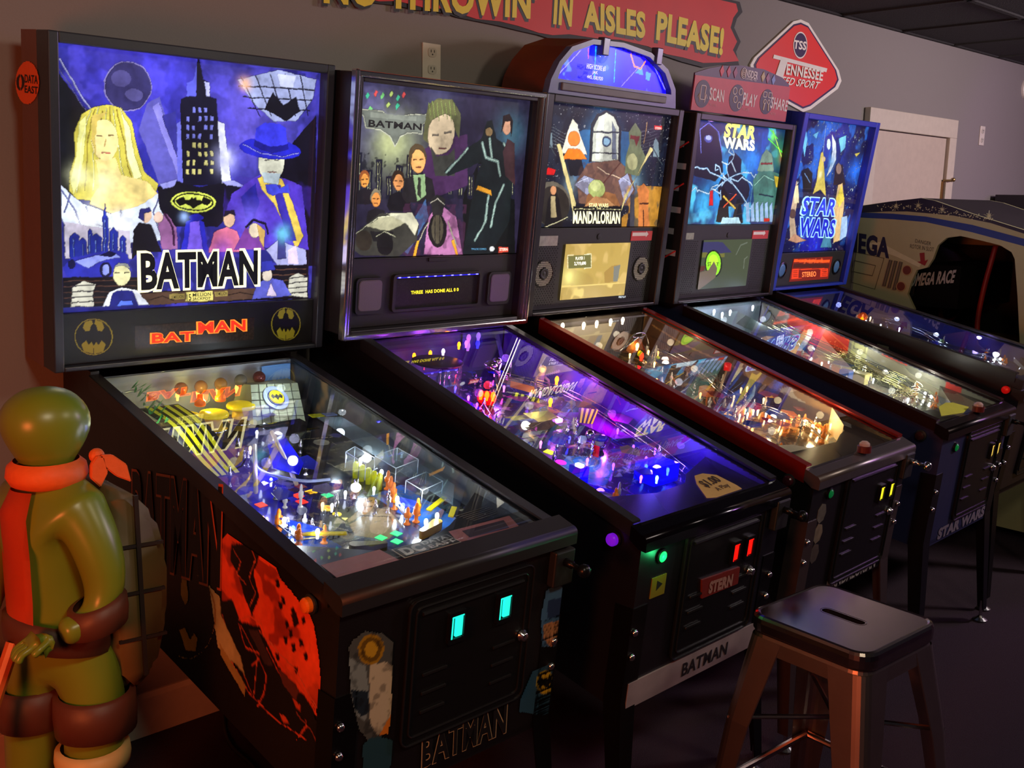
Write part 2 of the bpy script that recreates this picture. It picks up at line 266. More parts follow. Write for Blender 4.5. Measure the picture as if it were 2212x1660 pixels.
# ---------------------------------------------------------------- measured outlines, art shapes and lettering (metres)
D={'b1':{'c':[[-.334,.722],[.332,.731],[.337,.135],[-.336,.148]],'res':.0016,'bg':(34,36,120),'ops':[['g',(70,62,215),[-.151,.703],.18,1],['g',(50,50,200),[-.01,.519],.148,.8],['g',(110,96,230),[.141,.607],.1511,.9],['g',(20,20,80),[-.332,.596],.092,.9],['n',(90,80,230),26,.52,.35,1],['n',(16,14,60),14,.56,.4,2],['p',(14,14,24),[[-.337,.685],[-.311,.648],[-.254,.579],[-.297,.506],[-.315,.359],[-.344,.348]]],['s',(150,150,200),.004,[[-.33,.707],[-.295,.649],[-.247,.579]]],['s',(90,90,150),.002,[[-.337,.695],[-.26,.578]]],['p',(52,48,104),[[-.12,.667],[-.123,.65],[-.131,.633],[-.144,.62],[-.16,.611],[-.177,.607],[-.195,.608],[-.21,.615],[-.222,.626],[-.23,.641],[-.232,.657],[-.23,.674],[-.222,.69],[-.21,.703],[-.194,.712],[-.177,.717],[-.16,.716],[-.144,.71],[-.132,.699],[-.123,.684]]],['s',(140,130,200),.0032,[[-.12,.667],[-.122,.653],[-.128,.639],[-.137,.626],[-.149,.616],[-.163,.61],[-.177,.607],[-.192,.608],[-.205,.612],[-.217,.62],[-.225,.631],[-.231,.643],[-.232,.657],[-.231,.672],[-.225,.685],[-.216,.697],[-.205,.707],[-.192,.714],[-.177,.717],[-.163,.716],[-.149,.712],[-.137,.705],[-.128,.694],[-.122,.681],[-.12,.667]]],['p',(82,76,140),[[-.169,.681],[-.17,.675],[-.173,.669],[-.179,.665],[-.185,.661],[-.193,.66],[-.2,.66],[-.207,.662],[-.212,.666],[-.215,.671],[-.216,.676],[-.215,.682],[-.212,.687],[-.207,.692],[-.2,.695],[-.193,.697],[-.185,.697],[-.178,.695],[-.173,.691],[-.17,.686]]],['p',(90,84,150),[[-.14,.647],[-.141,.642],[-.144,.638],[-.149,.634],[-.155,.631],[-.162,.63],[-.169,.63],[-.175,.632],[-.18,.635],[-.183,.639],[-.184,.643],[-.183,.648],[-.18,.652],[-.175,.655],[-.169,.658],[-.162,.659],[-.155,.659],[-.149,.658],[-.144,.655],[-.141,.651]]],['p',(92,88,180),[[-.131,.626],[-.1,.645],[-.033,.456],[-.099,.438],[-.151,.566]]],['p',(132,126,214),[[-.117,.62],[-.101,.632],[-.038,.462],[-.051,.456]]],['p',(50,48,140),[[-.094,.602],[-.059,.615],[-.055,.506]]],['p',(158,166,214),[[.102,.703],[.216,.737],[.332,.724],[.325,.673],[.276,.613],[.207,.609],[.146,.651]]],['s',(24,22,50),.0023,[[.112,.712],[.167,.62]]],['s',(24,22,50),.0024,[[.153,.717],[.201,.622]]],['s',(24,22,50),.0024,[[.195,.722],[.237,.625]]],['s',(24,22,50),.0025,[[.238,.727],[.273,.627]]],['s',(24,22,50),.0026,[[.282,.733],[.31,.63]]],['s',(24,22,50),.0024,[[.106,.689],[.329,.697]]],['s',(24,22,50),.0024,[[.119,.662],[.322,.67]]],['s',(24,22,50),.0025,[[.133,.635],[.315,.643]]],['p',(200,205,240),[[.216,.727],[.271,.727],[.262,.697],[.226,.696]]],['g',(255,190,150),[.125,.696],.02,.9],['p',(12,10,28),[[.172,.45],[.337,.632],[.354,.226],[.294,.228]]],['p',(10,10,24),[[.182,.637],[.205,.681],[.236,.651],[.274,.675],[.287,.64],[.246,.611]]],['p',(206,192,78),[[-.23,.618],[-.193,.614],[-.168,.584],[-.155,.523],[-.137,.468],[-.102,.44],[-.11,.41],[-.218,.392],[-.299,.401],[-.316,.42],[-.314,.462],[-.301,.496],[-.302,.549],[-.285,.591],[-.259,.609]]],['p',(244,240,150),[[-.289,.576],[-.274,.59],[-.279,.517],[-.291,.444],[-.306,.412],[-.312,.441],[-.299,.494]]],['p',(250,246,170),[[-.193,.601],[-.173,.57],[-.164,.512],[-.144,.457],[-.162,.447],[-.182,.511],[-.186,.564]]],['s',(252,248,180),.0022,[[-.264,.601],[-.285,.538],[-.29,.475],[-.299,.417]]],['s',(150,124,44),.002,[[-.255,.605],[-.272,.538],[-.275,.476],[-.28,.42]]],['s',(252,248,180),.0021,[[-.247,.61],[-.258,.539],[-.259,.476],[-.26,.422]]],['s',(150,124,44),.0021,[[-.238,.603],[-.244,.54],[-.243,.477],[-.241,.425]]],['s',(252,248,180),.0021,[[-.23,.607],[-.23,.541],[-.226,.478],[-.221,.427]]],['s',(150,124,44),.0021,[[-.221,.612],[-.216,.541],[-.21,.478],[-.201,.43]]],['s',(252,248,180),.002,[[-.212,.604],[-.202,.542],[-.193,.479],[-.181,.433]]],['s',(150,124,44),.0021,[[-.204,.609],[-.188,.543],[-.177,.479],[-.161,.435]]],['s',(252,248,180),.0021,[[-.195,.614],[-.173,.544],[-.16,.48],[-.14,.438]]],['p',(238,212,134),[[-.254,.492],[-.206,.5],[-.193,.459],[-.13,.446],[-.102,.416],[-.151,.386],[-.218,.368],[-.272,.391],[-.245,.434]]],['p',(242,220,150),[[-.2,.542],[-.2,.528],[-.204,.514],[-.211,.502],[-.219,.495],[-.229,.491],[-.239,.493],[-.249,.498],[-.257,.508],[-.262,.52],[-.264,.535],[-.264,.549],[-.26,.563],[-.254,.574],[-.245,.581],[-.235,.585],[-.225,.584],[-.216,.579],[-.208,.569],[-.202,.557]]],['p',(206,180,90),[[-.264,.539],[-.26,.591],[-.225,.603],[-.247,.579],[-.256,.539],[-.25,.492]]],['s',(150,110,60),.0016,[[-.251,.546],[-.24,.547]]],['s',(150,110,60),.0016,[[-.224,.549],[-.21,.549]]],['s',(206,110,96),.0027,[[-.239,.509],[-.22,.51]]],['s',(200,160,90),.0016,[[-.23,.541],[-.234,.524]]],['p',(214,222,246),[[-.334,.432],[-.314,.414],[-.285,.391],[-.218,.368],[-.151,.386],[-.104,.418],[-.078,.398],[-.073,.348],[-.092,.303],[-.208,.295],[-.316,.306],[-.334,.359]]],['s',(96,100,170),.0026,[[-.334,.422],[-.304,.38],[-.289,.338]]],['s',(96,100,170),.0027,[[-.098,.41],[-.116,.371],[-.098,.326]]],['s',(96,100,170),.0027,[[-.278,.385],[-.262,.348],[-.207,.326]]],['s',(96,100,170),.0029,[[-.194,.376],[-.194,.337]]],['s',(96,100,170),.0026,[[-.314,.412],[-.326,.369]]],['g',(255,255,255),[-.268,.354],.037,1],['g',(250,250,255),[-.194,.348],.033,.9],['g',(255,250,190),[-.234,.44],.039,.8],['g',(255,255,210),[-.293,.454],.027,.7],['p',(12,12,36),[[-.052,.439],[-.058,.583],[-.047,.592],[-.047,.643],[-.031,.652],[-.031,.682],[-.015,.693],[-.003,.75],[.01,.695],[.027,.688],[.03,.657],[.047,.652],[.051,.599],[.069,.593],[.093,.443]]],['p',(110,112,222),[[-.052,.439],[-.058,.583],[-.047,.592],[-.038,.439]]],['p',(226,226,255),[[.051,.599],[.069,.593],[.093,.443],[.065,.442]]],['p',(88,90,210),[[-.031,.682],[-.015,.693],[-.008,.728],[-.007,.654],[-.031,.652]]],['p',(190,190,250),[[.012,.691],[.027,.688],[.03,.657],[.02,.656]]],['p',(120,124,220),[[-.017,.627],[-.009,.627],[-.009,.615],[-.017,.615]]],['p',(120,124,220),[[-.001,.628],[.007,.628],[.007,.616],[-.001,.616]]],['p',(120,124,220),[[.014,.629],[.023,.629],[.023,.617],[.015,.617]]],['p',(120,124,220),[[-.033,.605],[-.024,.605],[-.024,.593],[-.032,.593]]],['p',(120,124,220),[[-.001,.607],[.007,.607],[.008,.595],[-.001,.595]]],['p',(120,124,220),[[.015,.608],[.023,.608],[.024,.596],[.015,.596]]],['p',(120,124,220),[[.031,.61],[.039,.609],[.04,.597],[.031,.597]]],['p',(120,124,220),[[-.032,.584],[-.024,.584],[-.024,.572],[-.032,.572]]],['p',(120,124,220),[[-.017,.585],[-.008,.585],[-.008,.573],[-.016,.573]]],['p',(120,124,220),[[.015,.587],[.024,.587],[.024,.575],[.015,.575]]],['p',(120,124,220),[[.031,.588],[.04,.588],[.04,.576],[.031,.576]]],['p',(120,124,220),[[-.032,.564],[-.024,.563],[-.023,.551],[-.032,.551]]],['p',(120,124,220),[[-.016,.564],[-.008,.564],[-.008,.552],[-.016,.552]]],['p',(120,124,220),[[0,.565],[.008,.565],[.008,.552],[0,.553]]],['p',(120,124,220),[[.032,.567],[.04,.567],[.041,.554],[.032,.555]]],['p',(216,206,130),[[-.016,.543],[-.007,.543],[-.007,.53],[-.016,.531]]],['p',(216,206,130),[[0,.544],[.009,.543],[.009,.531],[0,.532]]],['p',(216,206,130),[[.016,.545],[.025,.544],[.025,.532],[.016,.533]]],['p',(216,206,130),[[-.031,.521],[-.023,.521],[-.023,.508],[-.031,.509]]],['p',(216,206,130),[[0,.523],[.009,.522],[.009,.51],[0,.511]]],['p',(216,206,130),[[.016,.524],[.025,.523],[.025,.51],[.017,.511]]],['p',(216,206,130),[[.032,.524],[.041,.524],[.042,.511],[.033,.512]]],['p',(216,206,130),[[-.031,.5],[-.023,.499],[-.022,.487],[-.031,.488]]],['p',(216,206,130),[[-.015,.501],[-.007,.5],[-.007,.488],[-.015,.489]]],['p',(216,206,130),[[.017,.502],[.025,.501],[.026,.489],[.017,.49]]],['p',(216,206,130),[[.033,.503],[.042,.502],[.042,.49],[.033,.49]]],['p',(216,206,130),[[-.031,.479],[-.022,.478],[-.022,.466],[-.031,.467]]],['p',(216,206,130),[[-.015,.48],[-.006,.479],[-.006,.466],[-.015,.467]]],['p',(216,206,130),[[.001,.48],[.01,.479],[.01,.467],[.001,.468]]],['p',(216,206,130),[[.033,.481],[.042,.48],[.042,.468],[.034,.469]]],['g',(190,190,255),[.076,.506],.035,.9],['g',(250,250,255),[.074,.517],.014,1],['p',(10,10,26),[[-.104,.432],[-.051,.448],[.004,.436],[.09,.452],[.153,.439],[.121,.396],[.057,.336],[-.068,.337],[-.098,.382]]],['p',(150,150,226),[[-.099,.44],[-.052,.453],[-.062,.434],[-.09,.427]]],['p',(160,160,235),[[.064,.451],[.099,.454],[.139,.439],[.08,.44]]],['p',(216,226,90),[[.051,.397],[.048,.388],[.039,.381],[.025,.375],[.008,.372],[-.011,.371],[-.029,.373],[-.046,.377],[-.059,.383],[-.067,.391],[-.07,.399],[-.067,.407],[-.058,.414],[-.045,.42],[-.028,.423],[-.01,.424],[.009,.423],[.026,.419],[.04,.412],[.049,.405]]],['p',(8,8,12),[[.045,.397],[.042,.39],[.034,.384],[.022,.379],[.006,.377],[-.011,.376],[-.027,.377],[-.042,.381],[-.054,.386],[-.061,.392],[-.064,.399],[-.061,.405],[-.053,.411],[-.041,.416],[-.026,.419],[-.01,.42],[.007,.418],[.022,.415],[.035,.41],[.042,.404]]],['p',(222,232,96),[[.041,.397],[.039,.391],[.031,.385],[.02,.381],[.005,.379],[-.011,.378],[-.026,.38],[-.04,.383],[-.051,.387],[-.058,.393],[-.06,.399],[-.058,.405],[-.05,.41],[-.039,.414],[-.025,.417],[-.01,.417],[.006,.416],[.02,.413],[.032,.409],[.039,.403]]],['p',(6,6,8),[[-.059,.4],[-.037,.411],[-.031,.402],[-.018,.404],[-.015,.411],[-.01,.407],[-.005,.411],[-.002,.404],[.011,.402],[.017,.412],[.04,.402],[.028,.389],[.011,.394],[0,.39],[-.01,.381],[-.02,.39],[-.031,.394],[-.047,.388]]],['p',(84,58,196),[[.094,.421],[.156,.463],[.174,.471],[.248,.463],[.301,.445],[.317,.361],[.332,.272],[.234,.274],[.097,.3],[.074,.36]]],['n',(60,36,150),12,.5,.5,4,[[.072,.465],[.332,.272]]],['p',(230,196,84),[[.167,.463],[.192,.471],[.241,.461],[.275,.398],[.312,.31],[.292,.272],[.264,.323],[.216,.397],[.181,.433]]],['p',(52,40,160),[[.214,.445],[.236,.446],[.262,.373],[.291,.298],[.269,.298],[.23,.385]]],['p',(30,30,150),[[.12,.414],[.162,.449],[.174,.397],[.149,.324]]],['p',(222,220,200),[[.245,.502],[.243,.488],[.237,.474],[.228,.464],[.217,.457],[.205,.455],[.193,.457],[.183,.464],[.174,.475],[.169,.488],[.168,.503],[.17,.517],[.176,.531],[.185,.541],[.195,.548],[.207,.55],[.219,.548],[.229,.541],[.238,.531],[.243,.517]]],['p',(190,205,215),[[.18,.478],[.235,.475],[.228,.446],[.186,.45]]],['p',(34,36,190),[[.295,.534],[.29,.526],[.276,.519],[.255,.514],[.228,.512],[.2,.512],[.172,.515],[.147,.52],[.128,.526],[.116,.534],[.113,.542],[.118,.55],[.131,.556],[.151,.561],[.176,.564],[.204,.564],[.232,.562],[.258,.557],[.278,.55],[.291,.542]]],['p',(60,62,240),[[.158,.589],[.183,.605],[.224,.605],[.247,.593],[.254,.541],[.205,.529],[.156,.545]]],['p',(24,24,130),[[.157,.557],[.204,.543],[.254,.553],[.255,.538],[.205,.526],[.155,.543]]],['s',(150,150,255),.0025,[[.123,.546],[.17,.527],[.239,.518],[.287,.532]]],['p',(66,72,220),[[.192,.445],[.222,.448],[.234,.436],[.258,.449],[.265,.425],[.234,.426],[.215,.416],[.195,.426]]],['s',(120,110,110),.0019,[[.187,.509],[.198,.509]]],['s',(120,110,110),.0019,[[.214,.509],[.226,.508]]],['s',(170,110,110),.0026,[[.196,.479],[.222,.478]]],['g',(130,110,255),[.148,.36],.048,.6],['p',(206,196,216),[[-.328,.348],[-.174,.326],[-.168,.259],[-.327,.263]]],['p',(30,44,150),[[-.316,.314],[-.304,.323],[-.293,.314],[-.293,.262],[-.317,.262]]],['s',(120,150,240),.0016,[[-.307,.308],[-.307,.268]]],['p',(30,44,150),[[-.293,.303],[-.284,.312],[-.276,.303],[-.276,.261],[-.293,.262]]],['s',(120,150,240),.0016,[[-.286,.296],[-.286,.267]]],['p',(30,44,150),[[-.273,.327],[-.268,.335],[-.262,.327],[-.263,.261],[-.274,.261]]],['s',(120,150,240),.0016,[[-.269,.32],[-.27,.267]]],['p',(30,44,150),[[-.265,.314],[-.253,.322],[-.241,.313],[-.241,.26],[-.265,.261]]],['s',(120,150,240),.0016,[[-.255,.307],[-.256,.266]]],['p',(30,44,150),[[-.238,.359],[-.231,.368],[-.225,.359],[-.226,.26],[-.239,.26]]],['s',(120,150,240),.0016,[[-.233,.353],[-.234,.266]]],['p',(30,44,150),[[-.223,.326],[-.213,.335],[-.203,.326],[-.203,.26],[-.223,.26]]],['s',(120,150,240),.0016,[[-.215,.32],[-.215,.265]]],['p',(30,44,150),[[-.198,.31],[-.191,.318],[-.183,.309],[-.183,.259],[-.199,.259]]],['s',(120,150,240),.0016,[[-.192,.303],[-.192,.265]]],['p',(34,50,170),[[-.237,.359],[-.232,.392],[-.229,.359]]],['p',(44,48,170),[[-.332,.239],[-.317,.262],[-.263,.276],[-.208,.282],[-.179,.272],[-.176,.245],[-.219,.22],[-.285,.213],[-.322,.221]]],['p',(150,160,246),[[-.306,.256],[-.258,.27],[-.208,.273],[-.194,.264],[-.247,.254],[-.274,.239]]],['p',(16,18,60),[[-.247,.269],[-.224,.28],[-.205,.273],[-.219,.264]]],['p',(20,20,60),[[-.218,.233],[-.219,.227],[-.221,.222],[-.224,.218],[-.228,.215],[-.233,.215],[-.237,.216],[-.241,.219],[-.244,.223],[-.246,.228],[-.247,.234],[-.246,.24],[-.244,.245],[-.241,.249],[-.237,.252],[-.232,.252],[-.228,.251],[-.224,.249],[-.221,.244],[-.219,.239]]],['p',(140,150,240),[[-.224,.233],[-.224,.229],[-.225,.225],[-.227,.223],[-.23,.221],[-.233,.22],[-.235,.221],[-.238,.223],[-.24,.226],[-.241,.23],[-.241,.234],[-.241,.238],[-.24,.242],[-.238,.245],[-.235,.246],[-.232,.247],[-.23,.246],[-.227,.244],[-.225,.241],[-.224,.237]]],['p',(20,20,60),[[-.304,.249],[-.305,.246],[-.306,.243],[-.308,.24],[-.31,.239],[-.313,.238],[-.316,.239],[-.318,.241],[-.32,.243],[-.321,.246],[-.321,.25],[-.321,.253],[-.32,.256],[-.318,.258],[-.315,.26],[-.313,.26],[-.31,.26],[-.308,.258],[-.306,.255],[-.305,.252]]],['p',(16,14,26),[[-.168,.259],[-.164,.326],[-.151,.348],[-.12,.341],[-.104,.303],[-.092,.274],[-.151,.275]]],['p',(226,188,160),[[-.119,.362],[-.121,.356],[-.124,.352],[-.127,.348],[-.131,.346],[-.135,.346],[-.139,.348],[-.142,.351],[-.144,.355],[-.145,.36],[-.145,.366],[-.143,.371],[-.14,.376],[-.137,.379],[-.133,.381],[-.129,.382],[-.125,.38],[-.122,.377],[-.12,.373],[-.119,.367]]],['p',(36,36,110),[[-.151,.359],[-.146,.379],[-.125,.384],[-.12,.375],[-.137,.368],[-.139,.35]]],['p',(150,96,150),[[-.104,.36],[-.08,.369],[-.056,.337],[-.05,.279],[-.092,.28],[-.098,.32]]],['p',(232,196,180),[[-.089,.36],[-.089,.355],[-.091,.351],[-.094,.348],[-.098,.346],[-.102,.345],[-.106,.346],[-.109,.348],[-.112,.351],[-.114,.355],[-.115,.359],[-.114,.364],[-.112,.368],[-.109,.371],[-.106,.373],[-.102,.374],[-.098,.373],[-.094,.371],[-.091,.368],[-.089,.364]]],['s',(60,20,60),.0048,[[-.085,.369],[-.066,.337],[-.06,.291]]],['p',(40,40,190),[[-.041,.279],[-.029,.348],[-.007,.36],[.018,.348],[.032,.277]]],['p',(120,90,230),[[-.025,.278],[-.017,.348],[.005,.355],[.017,.278]]],['p',(30,30,170),[[.018,.36],[.017,.357],[.014,.354],[.01,.352],[.004,.351],[-.002,.351],[-.008,.351],[-.014,.352],[-.018,.354],[-.021,.357],[-.022,.36],[-.021,.363],[-.018,.365],[-.014,.367],[-.008,.369],[-.002,.369],[.004,.369],[.01,.367],[.014,.365],[.017,.363]]],['g',(160,190,255),[-.034,.36],.014,.9],['p',(216,112,142),[[.032,.271],[.047,.322],[.08,.336],[.112,.324],[.131,.269]]],['p',(222,180,150),[[.106,.355],[.105,.349],[.103,.343],[.099,.338],[.094,.335],[.089,.334],[.084,.335],[.079,.338],[.075,.343],[.073,.349],[.072,.355],[.072,.362],[.075,.368],[.078,.372],[.083,.376],[.088,.377],[.093,.376],[.098,.373],[.102,.368],[.105,.362]]],['p',(30,20,40),[[.072,.36],[.076,.377],[.102,.379],[.107,.365],[.09,.37]]],['p',(120,60,150),[[.104,.276],[.136,.334],[.177,.324],[.195,.274]]],['p',(226,206,180),[[.181,.326],[.18,.32],[.178,.314],[.174,.309],[.169,.306],[.164,.306],[.158,.307],[.153,.31],[.149,.314],[.146,.32],[.145,.326],[.146,.333],[.148,.338],[.152,.343],[.157,.346],[.162,.347],[.168,.346],[.173,.343],[.177,.338],[.18,.333]]],['p',(200,160,90),[[.17,.346],[.193,.324],[.192,.281],[.178,.299]]],['s',(20,12,40),.0052,[[.138,.336],[.159,.355],[.193,.343],[.202,.317]]],['g',(120,60,230),[.071,.277],.036,.5],['p',(170,170,220),[[.199,.274],[.233,.299],[.321,.272],[.326,.231],[.236,.23]]],['p',(60,60,130),[[.232,.323],[.249,.336],[.261,.248],[.235,.248]]],['p',(220,200,230),[[.266,.273],[.291,.285],[.301,.234],[.267,.235]]],['g',(120,220,255),[.25,.317],.025,.8],['p',(16,13,22),[[-.334,.22],[-.15,.213],[-.15,.176],[.182,.172],[.18,.231],[.332,.231],[.337,.135],[-.336,.148]]],['s',(74,48,40),.0026,[[-.33,.211],[-.15,.206]]],['s',(90,60,48),.0027,[[.18,.219],[.324,.22]]],['s',(74,48,40),.0028,[[-.331,.198],[-.15,.192]]],['s',(90,60,48),.0027,[[.181,.204],[.325,.205]]],['s',(74,48,40),.0027,[[-.331,.184],[-.15,.178]]],['s',(90,60,48),.0027,[[.181,.189],[.325,.189]]],['s',(74,48,40),.0027,[[-.331,.171],[-.15,.164]]],['s',(90,60,48),.0027,[[.182,.174],[.326,.174]]],['s',(74,48,40),.0026,[[-.331,.158],[-.15,.15]]],['s',(90,60,48),.0026,[[.182,.158],[.327,.158]]],['p',(84,60,48),[[-.15,.173],[.182,.172],[.186,.142],[-.15,.143]]],['s',(40,26,22),.0024,[[-.127,.154],[-.091,.163],[-.06,.15]]],['s',(40,26,22),.0025,[[.074,.155],[.127,.162],[.169,.153]]],['p',(206,202,186),[[-.317,.148],[-.312,.195],[-.285,.209],[-.255,.201],[-.264,.172],[-.262,.147]]],['p',(206,202,186),[[.271,.145],[.273,.197],[.302,.208],[.331,.194],[.334,.139]]],['s',(50,46,60),.0016,[[-.314,.197],[-.259,.199]]],['s',(50,46,60),.0021,[[.272,.194],[.331,.197]]],['s',(50,46,60),.0016,[[-.314,.184],[-.26,.185]]],['s',(50,46,60),.002,[[.273,.18],[.332,.183]]],['s',(50,46,60),.0016,[[-.314,.17],[-.26,.172]]],['s',(50,46,60),.0021,[[.273,.166],[.332,.168]]],['s',(50,46,60),.0016,[[-.314,.157],[-.26,.159]]],['s',(50,46,60),.002,[[.274,.151],[.333,.154]]],['p',(236,238,250),[[-.24,.145],[-.224,.179],[-.194,.189],[-.155,.181],[-.124,.142]]],['p',(30,34,120),[[-.224,.144],[-.215,.177],[-.194,.182],[-.167,.179],[-.15,.142]]],['p',(90,120,240),[[-.208,.144],[-.195,.157],[-.169,.156],[-.165,.144]]],['p',(232,224,170),[[-.171,.22],[-.172,.211],[-.176,.204],[-.18,.198],[-.187,.194],[-.193,.193],[-.2,.194],[-.206,.199],[-.211,.205],[-.214,.213],[-.215,.222],[-.214,.23],[-.211,.238],[-.206,.244],[-.2,.248],[-.193,.249],[-.186,.248],[-.18,.243],[-.176,.237],[-.172,.229]]],['s',(120,110,80),.0016,[[-.21,.226],[-.199,.226]]],['s',(120,110,80),.0016,[[-.187,.225],[-.175,.225]]],['p',(150,150,150),[[-.212,.24],[-.201,.251],[-.178,.248],[-.171,.236],[-.192,.244]]],['p',(92,96,200),[[.162,.141],[.176,.185],[.209,.199],[.255,.19],[.283,.145]]],['p',(226,206,236),[[.205,.149],[.215,.186],[.236,.147]]],['p',(222,206,190),[[.22,.206],[.219,.2],[.217,.195],[.214,.191],[.21,.188],[.205,.188],[.2,.189],[.196,.192],[.192,.196],[.19,.201],[.189,.207],[.19,.213],[.192,.218],[.195,.222],[.199,.225],[.204,.226],[.209,.224],[.213,.222],[.217,.217],[.219,.212]]],['p',(50,54,170),[[.183,.215],[.188,.242],[.219,.244],[.231,.218]]],['p',(214,200,110),[[-.029,.17],[.047,.17],[.048,.144],[-.029,.145]]],['p',(150,130,70),[[-.071,.167],[-.032,.168],[-.032,.153],[-.071,.153]]],['p',(150,130,70),[[.052,.168],[.089,.169],[.09,.154],[.053,.154]]]],'t':[{'s':'BATMAN','c':(5,5,10),'q':[[-.145,.185],[.176,.186],[-.147,.273]],'b':.035,'o':(250,244,190),'n':'lettering'},{'s':'15','c':(20,18,10),'q':[[-.025,.148],[-.013,.149],[-.026,.165]],'b':.01,'o':None,'n':'lettering'},{'s':'MILLION','c':(20,18,10),'q':[[-.009,.158],[.041,.158],[-.009,.167]],'b':.01,'o':None,'n':'lettering'},{'s':'JACKPOT','c':(20,18,10),'q':[[-.009,.149],[.041,.148],[-.009,.156]],'b':.01,'o':None,'n':'lettering'},{'s':'5 MILLION','c':(30,26,14),'q':[[-.066,.155],[-.034,.156],[-.066,.163]],'b':.005,'o':None,'n':'lettering'},{'s':'10 MILLION','c':(30,26,14),'q':[[.055,.157],[.087,.158],[.055,.166]],'b':.005,'o':None,'n':'lettering'}],'plane':.035},  # soft white and pale yellow blobs: bulb hot spots painted into the picture
's1':{'c':[[-.344,.134],[.335,.128],[.338,.013],[-.342,.016]],'res':.0016,'bg':(14,14,15),'ops':[['n',(22,22,23),60,.5,.5,1],['p',(150,150,40),[[-.222,.073],[-.224,.059],[-.231,.046],[-.242,.037],[-.255,.032],[-.269,.031],[-.284,.034],[-.296,.042],[-.306,.053],[-.312,.066],[-.314,.08],[-.312,.094],[-.305,.106],[-.295,.115],[-.283,.12],[-.268,.121],[-.254,.118],[-.241,.111],[-.231,.1],[-.224,.087]]],['p',(14,14,15),[[-.225,.073],[-.227,.06],[-.233,.048],[-.243,.039],[-.256,.034],[-.269,.033],[-.283,.037],[-.295,.044],[-.304,.054],[-.31,.067],[-.312,.08],[-.31,.093],[-.303,.104],[-.294,.113],[-.282,.118],[-.268,.119],[-.255,.116],[-.243,.109],[-.233,.099],[-.227,.086]]],['p',(150,150,40),[[-.273,.118],[-.289,.114],[-.294,.101],[-.288,.091],[-.278,.092],[-.275,.104],[-.27,.108]]],['p',(150,150,40),[[-.27,.035],[-.269,.054],[-.274,.064],[-.281,.057],[-.287,.069],[-.298,.06],[-.292,.042]]],['p',(150,150,40),[[-.264,.118],[-.248,.111],[-.243,.097],[-.249,.088],[-.259,.091],[-.262,.103],[-.267,.108]]],['p',(150,150,40),[[-.268,.034],[-.269,.054],[-.263,.063],[-.257,.055],[-.25,.066],[-.24,.055],[-.246,.038]]],['p',(150,150,40),[[.306,.067],[.304,.053],[.298,.04],[.288,.03],[.275,.025],[.26,.024],[.246,.027],[.233,.035],[.222,.046],[.215,.059],[.212,.074],[.214,.088],[.22,.1],[.23,.11],[.242,.116],[.256,.117],[.271,.114],[.284,.107],[.295,.096],[.303,.082]]],['p',(14,14,15),[[.303,.067],[.301,.054],[.295,.042],[.286,.032],[.274,.027],[.26,.026],[.247,.029],[.234,.037],[.224,.047],[.218,.06],[.215,.074],[.217,.087],[.222,.099],[.231,.108],[.243,.114],[.256,.115],[.27,.112],[.283,.105],[.293,.094],[.3,.081]]],['p',(150,150,40),[[.252,.114],[.236,.109],[.232,.096],[.238,.086],[.248,.087],[.251,.099],[.256,.103]]],['p',(150,150,40),[[.259,.027],[.259,.047],[.253,.058],[.248,.05],[.24,.063],[.23,.053],[.237,.035]]],['p',(150,150,40),[[.261,.113],[.278,.107],[.283,.092],[.277,.083],[.267,.086],[.264,.098],[.258,.103]]],['p',(150,150,40),[[.261,.027],[.259,.047],[.265,.057],[.271,.049],[.278,.06],[.288,.049],[.284,.031]]]],'t':[],'plane':.004},
'd1':{'c':[[-.168,.096],[.155,.091],[.16,.036],[-.165,.048]],'res':.0022,'bg':(40,34,32),'ops':[['n',(62,52,48),300,.5,.6,1]],'t':[{'s':'MAN','c':(200,28,4),'q':[[-.001,.065],[.135,.063],[-.002,.094]],'b':.03,'o':(255,120,30),'n':'lettering','grid':1},{'s':'BAT','c':(200,28,4),'q':[[-.125,.05],[-.012,.047],[-.125,.074]],'b':.03,'o':(255,120,30),'n':'lettering','grid':1}],'plane':.02},
'dec1':{'c':[[.196,.697],[.046,.701],[.052,.602],[.204,.594]],'res':.0022,'bg':None,'ops':[['p',(236,98,16),[[.051,.653],[.056,.638],[.067,.624],[.084,.613],[.106,.605],[.129,.601],[.153,.602],[.174,.608],[.19,.618],[.2,.631],[.203,.647],[.198,.662],[.186,.676],[.167,.687],[.145,.695],[.122,.698],[.099,.696],[.079,.69],[.064,.68],[.054,.667]]],['p',(30,14,6),[[.143,.65],[.145,.644],[.149,.639],[.155,.635],[.163,.632],[.171,.63],[.179,.631],[.187,.633],[.192,.637],[.196,.642],[.197,.648],[.195,.654],[.191,.659],[.184,.663],[.177,.666],[.168,.667],[.16,.667],[.153,.664],[.147,.66],[.144,.656]]],['p',(236,98,16),[[.161,.649],[.161,.645],[.163,.642],[.165,.639],[.168,.637],[.171,.637],[.173,.637],[.176,.639],[.178,.641],[.179,.645],[.179,.649],[.178,.652],[.176,.656],[.174,.659],[.172,.66],[.169,.661],[.166,.661],[.164,.659],[.162,.656],[.161,.653]]],['s',(236,98,16),.0029,[[.168,.667],[.171,.63]]]],'t':[{'s':'DATA','c':(26,12,6),'q':[[.14,.65],[.06,.65],[.139,.668]],'b':.02,'o':None,'n':'lettering'},{'s':'EAST','c':(26,12,6),'q':[[.142,.628],[.061,.628],[.141,.644]],'b':.02,'o':None,'n':'lettering'}],'plane':-.3695},
